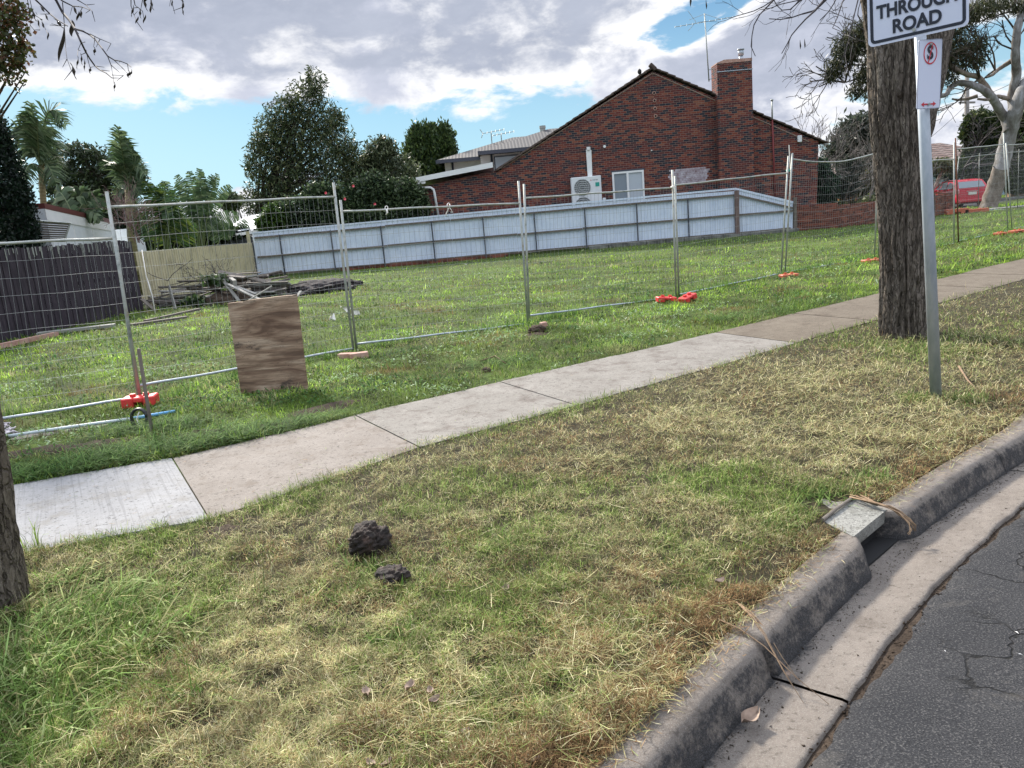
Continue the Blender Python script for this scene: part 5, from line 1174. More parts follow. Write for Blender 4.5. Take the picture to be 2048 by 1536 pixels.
for (x0,y0,x1,y1,Y,lab) in ((425,436,530,462,33.6,'pale metal shed roof behind the pale new fence'),(232,460,262,480,31,'white shed wall seen between fence post and dead climber')):
    p=at(x0,y0,Y);q=at(x1,y1,Y); t=thing('far_shed',(p.x,Y,0),lab,'shed')
    if x0>400:
        MB().add([(p.x,Y,q.z),(q.x+1,Y,q.z+.25),(q.x+1,Y+4,p.z+.5),(p.x,Y+4,p.z)],[(0,1,2,3)]).build('roof',M_roof_wh,t)
        MB().box(((p.x+q.x)/2,Y+.6,q.z/2-.15),(q.x-p.x,1,q.z-.1)).build('wall',M_dkmetal,t)
        MB().box(((p.x+q.x)/2+.5,Y-.02,q.z+.0),(q.x-p.x+1,.06,.12),rot=Matrix.Rotation(-.08,3,'Y')).build('gutter',M_white,t)
    else: MB().box(((p.x+q.x)/2,Y,p.z/2),(q.x-p.x+.6,1,p.z)).build('wall',M_cream,t)
# far row of roofs / hedges closing the horizon (background mass)
tree('hedge','dark garden foliage filling the gap behind the pale new fence','hedge',Vector((-14,34.5,0)),[(300,470,60,22),(380,470,60,20),(240,440,30,24),(150,440,60,20),(460,470,30,12),(120,470,60,16)],24000,34,.3,[(.012,.022,.010),(.025,.04,.016),(.04,.06,.02)],.08,sub=260,sg=.16,elong=.5,seed=60,limbs=8,shell=.1)
# ------------------------------------------------------------------ debris pile
def plank(a,b,w,th,m,lab,group=None,cat='plank',roll=0.,name='timber_plank'):
    a,b=Vector(a),Vector(b); d=b-a; R=d.to_track_quat('X','Z').to_matrix()@Matrix.Rotation(roll,3,'X'); mb=MB(); mb.box((a+b)/2,(d.length,w,th),rot=R,bev=.004)
    o=mb.build(name,m); return tag(o,lab,cat,group)
YD=21.5
def dp(px,py,dy=0): return at(px,py,YD+dy)
DKG='weathered planks in the rubble pile'
random.seed(21)
clod('soil_mound',gd(455,605)-Vector((0,0,.1)),.85,M_dirt,'dark heap of earth inside the rubble pile under the planks','soil mound',4,77,.42,.35)
for i in range(64):
    px=random.uniform(320,590); h_=(1-abs(px-455)/150)*66+10; py0=612-(px-330)*.06-random.uniform(0,max(8,h_)); l=random.uniform(50,120); dy=random.uniform(-.6,.9); sl=random.uniform(-.18,.30)*(-1 if px>480 else 1)
    a=dp(px-l/2,py0+l/2*(sl+.02),dy); b2=dp(px+l/2,py0-l/2*(sl+.10),dy+random.uniform(-.5,.5)); a.z=max(.03,a.z); b2.z=max(.03,b2.z)
    plank(a,b2,random.uniform(.09,.16),random.uniform(.02,.05),M_grey if i%4 else M_pale_t,'weathered plank among the dark stacked timber of the rubble pile',DKG,roll=random.uniform(-.5,.5))
plank(dp(338,572,-.9),dp(352,622,-1.2),.17,.03,M_pale_t,'short mossy grey board standing upright against the rubble pile',roll=1.5)
plank(dp(262,610,-.5),dp(350,585,-.2),.12,.04,M_grey,'grey plank sticking out at the left end of the rubble pile')
plank(dp(283,598,-.9),dp(312,622,-1.1),.12,.03,M_rail,'short brown board propped at the left of the rubble pile')
plank(dp(440,552,-.9),dp(478,602,-1.2),.10,.03,M_pale_t,'pale lath sloping down to the right in front of the pile')
plank(dp(455,568,-1.0),dp(530,604,-1.3),.13,.03,M_pale_t,'pale split board lying on the right side of the pile')
plank(dp(470,572,-.8),dp(512,588,-1.),.12,.03,M_pale_t,'bleached board on the right side of the pile above the plywood')
plank(dp(498,600,-1.5),dp(544,572,-1.3),.09,.03,M_pale_t,'pale grey lath slanting up to the right above the plywood')
plank(dp(590,598,-1.4),dp(602,582,-1.2),.10,.03,M_pale_t,'short pale batten beside the top right corner of the plywood')
plank(dp(596,594,-1.),dp(622,593,-.8),.06,.02,M_pale_t,'thin pale lath lying flat right of the plywood top')
plank(dp(420,578,2.),dp(575,553,3.),.12,.06,M_rail,'long dark beam across the top of the pile towards the white fence')
plank(dp(462,562,-.6),dp(470,568,-.9),.10,.2,M_pale_t,'broken pale stub on top of the pile')
plank(gd(262,650,.05),gd(375,634,.05),.16,.05,M_grey,'grey plank lying on the grass in front of the pile')
plank(gd(290,642,.05),gd(400,618,.08),.10,.05,M_grey,'narrow grey plank lying behind the other on the grass')
plank(gd(75,668,.06),gd(230,650,.06),.25,.06,noisy('pale_kerb_stone',(.2,.2,.18),(.3,.3,.27),4,.9,.4,.01),'low pale concrete edging strip at the foot of the dark fence',cat='edging',name='edging_strip')
mb=MB(); mb.box(gd(20,688,.05),(2.4,.11,.09),math.atan2(10.4,.98)-.1); tag(mb.build('brick_edging',M_brickpc),'broken brick edging at the foot of the dark fence, left border','bricks')
mb=MB(); mb.tube([at(284,500,19.6)+Vector((0,0,0)),at(292,550,19.4),at(298,570,19.4),at(304,590,19.3),at(311,628,19.2)],[.012,.012,.022,.016,.016],5); tag(mb.build('pale_rope',M_tape,smooth=True),'knotted pale rope hanging at the joint of the two paling fences','rope')
mb=MB(); random.seed(6)
for i in range(14): grow(mb,dp(random.uniform(400,480),575+random.uniform(-14,6),random.uniform(-.5,.5)),Vector((random.uniform(-1,1),random.uniform(-.3,.3),random.uniform(.1,.8))),.5,.012,3,.7,(2,3),0,rmin=.004,wig=.5)
for i in range(3): grow(mb,dp(random.uniform(330,380),560+random.uniform(-14,6)),Vector((random.uniform(-1,1),0,random.uniform(-.1,.3))),.9,.010,2,.4,(1,2),0,rmin=.004)
tag(mb.build('brushwood',M_twig),'dry brushwood heaped on top of the rubble pile','brushwood',kind='stuff')
P=blobpts([(430,560,30,8),(500,610,30,10),(560,600,18,6),(420,610,50,8),(390,600,30,6)],1800,20.6,sub=40,sg=.2,seed=70); leaves('pile_weeds',P,M_leaf,None,.12,[(.03,.06,.02),(.05,.09,.03),(.10,.12,.07)],elong=.6,seed=70); tag(C.objects['pile_weeds'],kind='stuff')
for (px,py,r,sq,lab) in ((640,575,.95,.30,'low mound of dark earth and roots beside the rubble pile'),(685,566,.65,.33,'smaller dark earth mound near the foot of the white fence'),(590,580,.7,.2,'flat spread of dark soil and chips between pile and mounds')):
    clod('soil_mound',gd(px,py+8)+Vector((0,0,.02)),r,noisy('dark_earth'+str(px),(.018,.016,.018),(.07,.06,.06),3,.95,1,.06,detail=10),lab,'soil mound',5,px,sq,.45)
# paper litter in the yard
for (px,py,s_,lab) in ((668,637,.13,'crumpled white paper on the grass left of the fence post'),(690,626,.16,'torn pale plastic scrap on the grass behind the fence post'),(712,628,.10,'small white scrap on the grass right of the fence post'),(932,528,.12,'white scrap on the grass at the foot of the white fence')):
    c=gd(px,py,.05); m2=MB(); v=[c+Vector((random.uniform(-1,1),random.uniform(-.6,.6),random.uniform(-.3,.9)))*s_ for _ in range(7)]; m2.add(v,[(0,1,2),(0,2,3),(1,4,2),(3,5,0),(2,4,6)]); tag(m2.build('paper_scrap',M_tape),lab,'litter')
# ------------------------------------------------------------------ signs
sbp=gd(1873,796); Yp_=sbp.y
T=thing('street_sign',sbp,'white no through road sign on a galvanised pole in front of the big tree','sign')
ptop=at(1834,-70,Yp_); mb=MB(); mb.tube([sbp-Vector((0,0,.05)),sbp.lerp(ptop,.5),ptop],[.040,.039,.037],20); mb.build('pole',M_galv,T,True)
# big plate: solve its three visible corners on a vertical plane turned towards the road
pc=at(1836,72,Yp_-.06)
yaw=rad(-37)
def onplane(px,py,c,yw):
    n=Vector((math.sin(yw),-math.cos(yw),0)); d=Vector(ray(px,py)); o=Vector((0,0,EYE)); tt=(c-o).dot(n)/d.dot(n); return o+d*tt
bl_=onplane(1737,96,pc,yaw); br_=onplane(1938,51,pc,yaw)
ex=(br_-bl_); 
Wp=ex.length; ex=ex.normalized(); nn=Vector((math.sin(yaw),-math.cos(yaw),0)); ey=nn.cross(ex)*1.0
if ey.z<0: ey=-ey
ex=Vector(ex); nn=ex.cross(ey).normalized()*1
if nn.y>0: nn=-nn
HP=Wp*.68
def plate(name,o,ex,ey,nn,w,h,r,m,root,th=.004,lift=0.):
    pts=[]
    for cx,cy,a0 in ((w-r,r,-90),(w-r,h-r,0),(r,h-r,90),(r,r,180)):
        for k in range(7): a=rad(a0+15*k); pts.append(o+ex*(cx+r*math.cos(a))+ey*(cy+r*math.sin(a))+nn*lift)
    mb=MB(); mb.prism(pts,nn*th); return mb.build(name,m,root)
pt=plate('plate',bl_,ex,ey,nn,Wp,HP,.035,M_signw,T)
# black border ring
def ring(o,ex,ey,nn,w,h,r,inset,bw,m,root,lift):
    out=[];inn=[]
    for (lst,ins,rr) in ((out,inset,r-inset*.5),(inn,inset+bw,max(.004,r-inset*.5-bw))):
        for cx,cy,a0 in ((w-ins-rr,ins+rr,-90),(w-ins-rr,h-ins-rr,0),(ins+rr,h-ins-rr,90),(ins+rr,ins+rr,180)):
            for k in range(7): a=rad(a0+15*k); lst.append(o+ex*(cx+rr*math.cos(a))+ey*(cy+rr*math.sin(a))+nn*lift)
    n=len(out); mb=MB(); mb.add(out+inn,[(i,(i+1)%n,n+(i+1)%n,n+i) for i in range(n)]); return mb.build('border',m,root)
ring(bl_,ex,ey,nn,Wp,HP,.04,.016,.020,M_black,pt,.0065)
Rm=Matrix((ex,ey,nn)).transposed()
if Rm.determinant()<0: Rm=Matrix((ex,ey,ex.cross(ey))).transposed()
def txt(s,size,u,v,sx=1.): return text(s,size,bl_+ex*u+ey*v+nn*.0075,Rm,M_black,'lettering',pt,size*.035,.0008,sx)
txt('ROAD',HP*.285,Wp*.50,HP*.235,.9); txt('THROUGH',HP*.285,Wp*.50,HP*.505,.84); txt('NO',HP*.285,Wp*.50,HP*.775,.9)
mb=MB(); q=bl_+ex*Wp*.475+ey*HP*.12+nn*.006; mb.tube([q,q+nn*.012],.011,8); mb.build('bolt',M_galv_old,pt)
# small plate
T2=thing('parking_sign',at(1852,150,Yp_-.07),'narrow white no stopping sign with red circle and double arrow below the larger sign','sign')
pc2=at(1852,150,Yp_-.06); yw2=rad(6)
o2=onplane(1832,219,pc2,yw2); e2=onplane(1879,216,pc2,yw2); t2_=onplane(1826,81,pc2,yw2)
exx=(e2-o2); w2=exx.length; exx.normalize(); eyy=(t2_-o2); h2=eyy.length; eyy=(eyy-eyy.dot(exx)*exx).normalized(); n2=exx.cross(eyy)
if n2.y>0: n2=-n2
p2=plate('plate',o2,exx,eyy,n2,w2,h2,.012,M_signw,T2)
ring(o2,exx,eyy,n2,w2,h2,.013,.002,.0016,M_black,p2,.0062)
R2=Matrix((exx,eyy,exx.cross(eyy))).transposed()
cc=o2+exx*w2*.5+eyy*h2*.80; rr=w2*.29; mb=MB(); nS=40
def P2(a,r,l=.0065): return cc+exx*r*math.cos(a)*.98+eyy*r*1.42*math.sin(a)+n2*l
mb.add([P2(2*math.pi*i/nS,rr*1.0) for i in range(nS)]+[P2(2*math.pi*i/nS,rr*.87) for i in range(nS)],[(i,(i+1)%nS,nS+(i+1)%nS,nS+i) for i in range(nS)])
a1=cc+exx*rr*.28+eyy*rr*1.22+n2*.0085; a2=cc-exx*rr*.28-eyy*rr*1.22+n2*.0085; s_=exx*rr*.07; mb.add([a1-s_,a1+s_,a2+s_,a2-s_],[(0,1,2,3)]); mb.build('prohibition_ring',M_signred,p2)
text('S',rr*2.35,cc+n2*.0072-exx*.001,R2,M_black,'letter',p2,rr*.07,.0004,.85)
ar=o2+exx*w2*.5+eyy*h2*.066+n2*.0065; mb=MB(); L_=w2*.32; hh=w2*.1
mb.add([ar-exx*L_*.7-eyy*hh*.28,ar+exx*L_*.7-eyy*hh*.28,ar+exx*L_*.7+eyy*hh*.28,ar-exx*L_*.7+eyy*hh*.28],[(0,1,2,3)])
for s in (-1,1): mb.add([ar+exx*s*L_,ar+exx*s*L_*.55+eyy*hh,ar+exx*s*L_*.68,ar+exx*s*L_*.55-eyy*hh],[(0,1,2,3)])
mb.build('arrow',M_signred,p2)
mb=MB(); mb.tube([ar,ar+n2*.012],.008,8); q=cc+eyy*rr*1.15; mb.tube([q,q+n2*.016],.008,8); mb.build('bolt',M_galv_old,p2)
# ------------------------------------------------------------------ right hand background
def bare(name,lab,base,Y,n,h,spread,m,seed,cat='tree',depth=5,r=.06,group=None,pxs=None,up=.08):
    random.seed(seed); t=thing(name,base,lab,cat,group); mb=MB()
    for i in range(n):
        grow(mb,Vector(base)+Vector((random.uniform(-spread,spread),random.uniform(-.5,.5),0)),Vector((random.uniform(-.5,.5),random.uniform(-.3,.3),1)),h*random.uniform(.3,.45),r,depth,.5,(2,3),up,rmin=.009,wig=.3,shrink=.76)
    mb.build('stems',m,t); return t
b=at(1690,400,38); bare('bare_shrub','tall bare grey twiggy tree right of the house gable',(b.x,b.y,0),38,9,4.9,1.3,M_twig_g,61,depth=5,r=.05)
b=at(1735,400,40); bare('bare_shrub','second bare twiggy tree partly behind the big tree trunk',(b.x,b.y,0),40,6,4.4,1.0,M_twig_g,62,depth=5,r=.05)
tree('conifer_tree','broad grey green dome shaped tree behind the bare twigs','tree',Vector((24,56,0)),[(1720,270,48,38),(1748,260,40,34),(1700,300,50,34),(1740,310,50,30)],22000,56,.4,[(.05,.065,.045),(.08,.095,.065),(.03,.04,.028)],.3,sub=260,sg=.12,elong=.3,seed=63,limbs=40,shell=.3)
tree('garden_bush','tall dark green bush against the right end of the brick house','bush',Vector((14.6,36,0)),[(1640,365,24,46),(1650,380,26,36),(1630,350,14,30)],16000,36,.15,[(.010,.03,.018),(.02,.05,.025),(.03,.07,.03)],.05,sub=220,sg=.13,elong=.4,seed=64,limbs=10,deep=.8)
tree('garden_bush','grey green bush beside the tall dark bush','bush',Vector((16.6,37,0)),[(1690,370,30,26),(1700,340,26,24)],7000,37.5,.15,[(.04,.055,.035),(.07,.085,.055),(.02,.03,.02)],.05,sub=120,sg=.16,elong=.4,seed=65,limbs=16)
tree('garden_bush','bush with yellowish top left of the big trunk','bush',Vector((19,42,0)),[(1728,350,20,12),(1735,372,28,22)],6000,42,.18,[(.16,.15,.03),(.08,.06,.03),(.06,.06,.03)],.05,sub=60,sg=.16,elong=.4,seed=66,limbs=16)
mb=MB(); mb.box(at(1694,402,40)-Vector((0,0,0)),(.95,.06,.6),.1); mb.box(at(1694,394,39.95),(.95,.03,.05),.1); tag(mb.build('timber_crate',M_orwood),'orange timber fence piece glimpsed behind the bare shrubs','fence')
tree('garden_bush','low hedge of mixed leaves behind the low brick wall','hedge',Vector((17,38.5,0)),[(1680,412,60,10),(1750,405,40,14),(1790,400,40,20)],7000,38,.16,[(.03,.05,.02),(.07,.08,.04),(.12,.15,.04)],.05,sub=90,sg=.2,elong=.4,seed=67,limbs=12)
# tiled house far right
Yt=60.; T=thing('tiled_house',(34,Yt,0),'far house with brown tiled hip roof and pale blue wall behind the red car','house')
p0=at(1835,335,Yt); p1=at(1985,318,Yt); rz=at(1905,283,Yt+4).z; x0=p0.x-1;x1=p1.x+3; ze=p0.z
mb=MB().add([(x0,Yt,ze),(x1,Yt,ze),(x1,Yt+9,ze),(x0,Yt+9,ze),(x0+4.5,Yt+4.5,rz),(x1-4.5,Yt+4.5,rz)],[(0,1,5,4),(1,2,5),(2,3,4,5),(3,0,4)]); mb.build('roof',M_tileroof,T)
MB().box(((x0+x1)/2,Yt+4.8,ze/2),(x1-x0-1,8.4,ze)).build('wall',M_house_blue,T); MB().box(((x0+x1)/2,Yt-.05,ze-.05),(x1-x0,.15,.2)).build('gutter',M_white,T)
Yt2=62; T=thing('tiled_house',(24,Yt2,0),'far tiled roof glimpsed through bare twigs left of the big trunk','house'); p0=at(1660,345,Yt2); x0=p0.x; x1=x0+7; ze=p0.z-.6
MB().add([(x0,Yt2,ze),(x1,Yt2,ze),(x1,Yt2+8,ze),(x0,Yt2+8,ze),(x0+3.4,Yt2+4,ze+1.9),(x1-3.4,Yt2+4,ze+1.9)],[(0,1,5,4),(1,2,5),(2,3,4,5),(3,0,4)]).build('roof',M_tileroof,T); MB().box(((x0+x1)/2,Yt2+4,ze/2),(x1-x0-.8,7.4,ze)).build('wall',M_render,T)
# utility pole and wires
Yu=56; u0=at(1935,350,Yu); T=thing('utility_pole',(u0.x,Yu,0),'grey timber power pole behind the tiled house roof','pole'); ut=at(1934,150,Yu); mb=MB(); mb.tube([(u0.x,Yu,0),ut],[.2,.14],10); mb.build('pole',M_pole,T,True); mb=MB(); c=at(1934,205,Yu); mb.box(c,(1.8,.12,.12),.5); mb.build('crossarm',M_pole,T)
for (x0,y0,x1,y1,lab,sag) in ((1930,213,1640,415,'power cable running from the pole down to the left',.6),(1932,200,2120,110,'power cable rising to the right from the pole, upper',.3),(1932,215,2120,150,'power cable rising to the right from the pole, middle',.3),(1932,238,2120,190,'power cable rising to the right from the pole, lower',.3),(1750,240,1640,290,'thin dark cable above the bare shrubs',.2)):
    a=at(x0,y0,Yu-.3) if x0>1900 else at(x0,y0,52); b2=at(x1,y1,(38 if x1>2000 else 47)); mb=MB(); mb.tube([a.lerp(b2,i/10)-Vector((0,0,sag*4*(i/10)*(1-i/10))) for i in range(11)],.016,4); tag(mb.build('power_cable',M_blackpl),lab,'cable')
# gum tree
Yg=38.5; gb=at(1985,421,Yg); T=thing('gum_tree',(gb.x,Yg,0),'leaning pale barked gum tree with twisting limbs at the right','tree')
def gl(l,r0,r1,m,nm,lo=False):
    mb=MB(); pts=[at(x,y,Yg+.3*math.sin(i*1.3)) for i,(x,y) in enumerate(l)]; 
    P_=[]; 
    for i in range(len(pts)-1):
        for k in range(4): P_.append(pts[i].lerp(pts[i+1],k/4))
    P_.append(pts[-1]); n=len(P_); 
    for i in range(1,n-1): P_[i]=P_[i]*.5+(P_[i-1]+P_[i+1])*.25
    mb.tube(P_,[(r0+(r1-r0)*i/(n-1))*(1+.06*math.sin(i*2.3)) for i in range(n)],12,cap=False); return mb.build(nm,m,T,True)
gl([(1968,440),(1977,414),(1990,375),(2003,335)],.42,.36,M_gum_low,'trunk'); gl([(2000,346),(2010,300),(2020,262),(2030,225),(2042,190),(2055,165)],.36,.30,M_gum,'trunk')
gl([(2018,262),(2012,240),(2000,222),(1985,195),(1965,178),(1940,168),(1915,165),(1900,175),(1893,190),(1880,193)],.24,.09,M_gum,'limb')
gl([(2028,225),(2024,190),(2034,150),(2030,110),(2034,60),(2044,20),(2060,-30)],.24,.14,M_gum,'limb')
gl([(1985,195),(1970,170),(1955,152),(1935,150),(1915,140),(1895,125),(1880,110)],.16,.07,M_gum_low,'limb')
gl([(2026,120),(2010,130),(1995,140),(1985,150),(1972,155)],.12,.05,M_gum_low,'limb')
gl([(2046,190),(2030,200),(2010,196),(1995,192),(1975,200),(1955,198)],.14,.05,M_gum_low,'limb')
gl([(1955,192),(1935,198),(1915,200),(1905,198)],.09,.04,M_gum_low,'limb')
mb=MB(); random.seed(8)
for (px,py) in ((1900,130),(1885,110),(1930,150),(1960,155),(1990,140),(2030,60),(2034,20),(2030,100),(1700,130),(1720,100),(1690,165)):
    for _ in range(3): grow(mb,at(px,py,Yg),Vector((random.uniform(-1,1),random.uniform(-.5,.5),random.uniform(-.3,1))),1.6,.045,3,.6,(2,3),.0,rmin=.012,wig=.4)
for l in (((1890,150),(1840,140),(1790,150),(1740,150),(1690,165)),((1840,140),(1780,110),(1720,90),(1690,60)),((1780,112),(1740,170),(1710,200))):
    mb.tube([at(x,y,Yg) for x,y in l],[.10,.08,.06,.05,.03][:len(l)],6,cap=False)
mb.build('branches',M_branch,T)
P=blobpts([(1690,110,28,34),(1670,135,24,26),(1712,70,30,30),(1735,60,24,34),(1725,150,26,24),(1712,180,22,18),(1660,150,14,16),(1745,190,16,20),(1700,95,40,36),(1760,120,40,60),(1800,60,40,50),(1880,120,30,36),(1905,95,34,34),(1930,120,32,26),(1950,88,30,26),(1890,150,26,20),(1900,60,40,30),(1960,115,16,22),(1960,20,60,18),(1990,5,50,16),(1930,30,30,20),(2040,10,30,16)],17000,Yg,sub=420,sg=.12,seed=71,shell=.1)
leaves('crown',P,M_leaf,T,.24,[(.035,.045,.02),(.06,.07,.03),(.10,.10,.05),(.02,.028,.014)],None,.9,.2,seed=71)
tree('evergreen_tree','dark bushy tree left of the leaning gum trunk','tree',Vector((33,53,0)),[(1955,250,28,30),(1975,275,30,34),(1960,300,30,22),(1945,270,20,24),(1985,245,14,20),(1955,325,44,16),(1900,345,28,12),(1975,340,44,16)],26000,52,.3,[(.02,.035,.015),(.04,.06,.02),(.08,.10,.03)],.25,sub=300,sg=.13,elong=.3,droop=.2,seed=72,limbs=24,shell=.3)
tree('evergreen_tree','dense green tree at the right border behind the gum','tree',Vector((39,52,0)),[(2040,250,26,30),(2060,300,50,60),(2030,320,30,50),(2070,240,40,40),(2035,285,22,30),(2040,370,40,12)],26000,51,.3,[(.03,.05,.015),(.05,.08,.02),(.09,.12,.035)],.25,sub=300,sg=.13,elong=.4,seed=73,limbs=10,shell=.3)
b=at(1935,330,50); bare('bare_tree','bare twisting tree above the tiled roof',(b.x-.5,50,0),50,2,6.5,.3,M_twig,74,depth=5,r=.12,up=.02)
b=at(1872,400,47); T=thing('street_tree',(b.x,47,0),'small tree with drooping leaves beside the blue wall','tree'); mb=MB(); mb.tube([(b.x-.5,47,0),at(1872,370,47),at(1880,350,47),at(1888,330,47)],[.12,.1,.08,.05],7); mb.build('trunk',M_gum_low,T); P=blobpts([(1885,328,18,12),(1870,330,14,10),(1900,335,10,8)],2600,47,sub=40,seed=75); leaves('crown',P,M_leaf,T,.22,[(.08,.10,.04),(.12,.13,.06)],None,.5,.25,seed=75)
b=at(2034,362,52); T=thing('brick_pier',(b.x,52,0),'tan brick letterbox pier at the far right across the street','pier'); MB().box((b.x,52,.9),(1.1,.6,1.8),bev=.02).build('pier',M_brick_tan,T); MB().box((b.x,52,1.84),(1.2,.7,.1),bev=.02).build('capping',M_path_grey,T)
# ------------------------------------------------------------------ cars
def car(name,lab,loc,yaw,paint,L=4.1,Wd=1.72,Hh=1.5):
    t=thing(name,(0,0,0),lab,'car'); t['_o']=[0,0,0]
    # side outline, x forward from rear (0) to nose (L)
    low=[(0,.42),(.02,.75),(.05,.92),(.10,.98),(.45,1.0),(1.2,.98),(2.2,.95),(3.0,.93),(3.7,.80),(4.02,.66),(4.1,.45),(4.05,.25),(3.6,.2),(.3,.22),(.04,.3)]
    def sect(poly,ws,z0,z1,m,nm,par,ch=.12):
        mb=MB(); n=len(poly); V=[]; 
        for (k,inset) in ((-1,.10),(-1,0),(1,0),(1,.10)):
            for (x,z) in poly:
                cx=sum(p[0] for p in poly)/n; cz=sum(p[1] for p in poly)/n; f=1-(.05 if inset else 0); w=ws(x,z)
                V.append(((x-cx)*f+cx,k*(w-inset),(z-cz)*f+cz))
        fs=[tuple(range(n)),tuple(range(4*n-1,3*n-1,-1))]
        for a in range(3): fs+=[(a*n+i,(a+1)*n+i,(a+1)*n+(i+1)%n,a*n+(i+1)%n) for i in range(n)]
        mb.add(V,fs); return mb.build(nm,m,par)
    body=sect(low,lambda x,z:Wd/2*(1-.10*((x-2.05)/2.05)**4)-(.03 if z>.85 else 0),0,0,paint,'body',t)
    cab=[(.06,.98),(.14,1.12),(.42,1.40),(.75,1.47),(1.6,1.5),(2.2,1.45),(2.75,1.2),(3.15,.95)]
    sect(cab,lambda x,z:Wd/2*.97-(z-.95)*.36,0,0,paint,'cabin',t)
    wy=lambda z:Wd/2*.97-(z-.95)*.36
    for s in (-1,1):
        for poly in ([(.62,1.05),(.72,1.33),(1.25,1.40),(1.3,1.03)],[(1.38,1.03),(1.36,1.40),(2.0,1.39),(2.2,1.02)],[(2.26,1.02),(2.08,1.37),(2.3,1.34),(2.85,1.0)]):
            mb=MB(); mb.add([(x,s*(wy(z)+.008),z) for x,z in poly],[(0,1,2,3)]); mb.build('side_window',M_glass_d,t)
    mb=MB(); mb.add([(.075,-.66,1.05),(.075,.66,1.05),(.36,.60,1.36),(.36,-.60,1.36)],[(0,1,2,3)]); mb.add([(.10,-.64,1.06),(.10,.64,1.06),(.38,.58,1.37),(.38,-.58,1.37)],[(0,1,2,3)]); mb.build('rear_window',M_curtain2,t)
    mb=MB(); mb.add([(3.12,-.66,.99),(3.12,.66,.99),(2.25,.58,1.44),(2.25,-.58,1.44)],[(3,2,1,0)]); mb.build('windscreen',M_glass_d,t)
    for s in (-1,1):
        mb=MB(); mb.box((.07,s*.74,.86),(.16,.2,.24),bev=.04); mb.build('tail_light',M_lamp,t)
        for x in (.72,3.3):
            mb=MB(); mb.tube([(x,s*(Wd/2-.19),.31),(x,s*(Wd/2+.005),.31)],.31,20); w=mb.build('wheel',M_tyre,t)
            mb=MB(); mb.tube([(x,s*(Wd/2),.31),(x,s*(Wd/2+.015),.31)],.20,12); mb.build('rim',M_rim,w)
    mb=MB(); mb.box((-.005,0,.74),(.02,.42,.14),bev=.004); mb.build('number_plate',M_white,t)
    mb=MB(); mb.box((.0,0,.86),(.03,.6,.03)); mb.build('chrome_strip',M_rim,t)
    mb=MB(); mb.box((.03,0,.36),(.12,1.45,.18),bev=.04); mb.build('rear_bumper',paint,t)
    mb=MB(); mb.box((2.35,s*.0+.98,1.0),(.12,.2,.13),bev=.04); mb.box((2.35,-.98,1.0),(.12,.2,.13),bev=.04); mb.build('wing_mirror',paint,t)
    mb=MB(); mb.tube([(.5,0,1.44),(.4,0,1.62)],.01,5); mb.build('aerial',M_blackpl,t)
    t.location=loc; t.rotation_euler=(0,0,yaw); return t
cb_=at(1958,413,43.5)
car('parked_car','red hatchback parked beyond the mesh fence beside the leaning gum tree',(at(1944,414,42.0).x,42.0,0),rad(82),M_carred)
c2=at(1890,392,52); car('parked_car','pale car with dark windows parked behind the red hatchback',(c2.x+1,52,0),rad(165),M_carwhite)
c3=at(1792,400,46); car('parked_car','red vehicle glimpsed behind the bare shrubs left of the trunk',(at(1752,395,47).x,47,0),rad(165),M_carred)
# ------------------------------------------------------------------ grass
def blades(name,X,Y,Z,L,Wd,az,tilt,curl,col,m):
    """one strip of three faces per blade"""
    n=len(X); dx=np.cos(az);dy=np.sin(az); sxx=-dy; syy=dx
    ct=np.cos(tilt);st=np.sin(tilt); t2=np.clip(tilt+curl,.05,2.2); c2=np.cos(t2);s2=np.sin(t2)
    P0=np.stack([X,Y,Z],-1); h=L[:,None]*.5
    P1=P0+h*np.stack([dx*st,dy*st,ct],-1); P2=P1+h*np.stack([dx*s2,dy*s2,c2],-1)
    gr=gz(X,Y)+.004; P1[:,2]=np.maximum(P1[:,2],gr); P2[:,2]=np.maximum(P2[:,2],gr-.002)
    S=np.stack([sxx,syy,np.zeros(n)],-1)*Wd[:,None]*.5
    V=np.stack([P0-S,P0+S,P1-S*.85,P1+S*.85,P2],1).reshape(-1,3)
    b=np.arange(n)*5; q=np.stack([b,b+1,b+3,b+2],-1); tr=np.stack([b+2,b+3,b+4],-1)
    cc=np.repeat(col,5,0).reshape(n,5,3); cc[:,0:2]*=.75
    return fastmesh(name,V,q,m,None,cc.reshape(-1,3),tr)
G=np.random.default_rng(99)
def scatter(n,px0,px1,py0,py1,pw=1.0):
    """positions spread over the ground, denser close to the street"""
    px=G.uniform(px0,px1,n); py=py0+(py1-py0)*G.random(n)**pw
    d=fw[None]+RR[None]*((px-1024)/FPX)[:,None]-UU[None]*((py-768)/FPX)[:,None]; t=-EYE/d[:,2]
    return d[:,0]*t,d[:,1]*t
def spot(X,Y,px,py,r): c=gd(px,py); return np.exp(-((X-c.x)**2+(Y-c.y)**2)/(r*r))
GREEN=np.array([(.13,.20,.035),(.19,.27,.06),(.27,.34,.11),(.08,.13,.03)]); STRAW=np.array([(.47,.42,.23),(.37,.33,.16),(.66,.60,.38),(.24,.19,.09),(.38,.39,.18),(.30,.34,.13),(.54,.45,.24)]); BRN=np.array([(.22,.13,.06),(.34,.22,.11),(.15,.09,.045)])
YGR=np.array([(.215,.36,.032),(.285,.44,.045),(.155,.27,.028),(.36,.48,.12)])
def pick(arr,n,j=.42): return arr[G.integers(0,len(arr),n)]*G.uniform(1-j,1+j,(n,1))
def keep(X,Y,*a):
    return [q[a[0]] for q in (X,Y)]
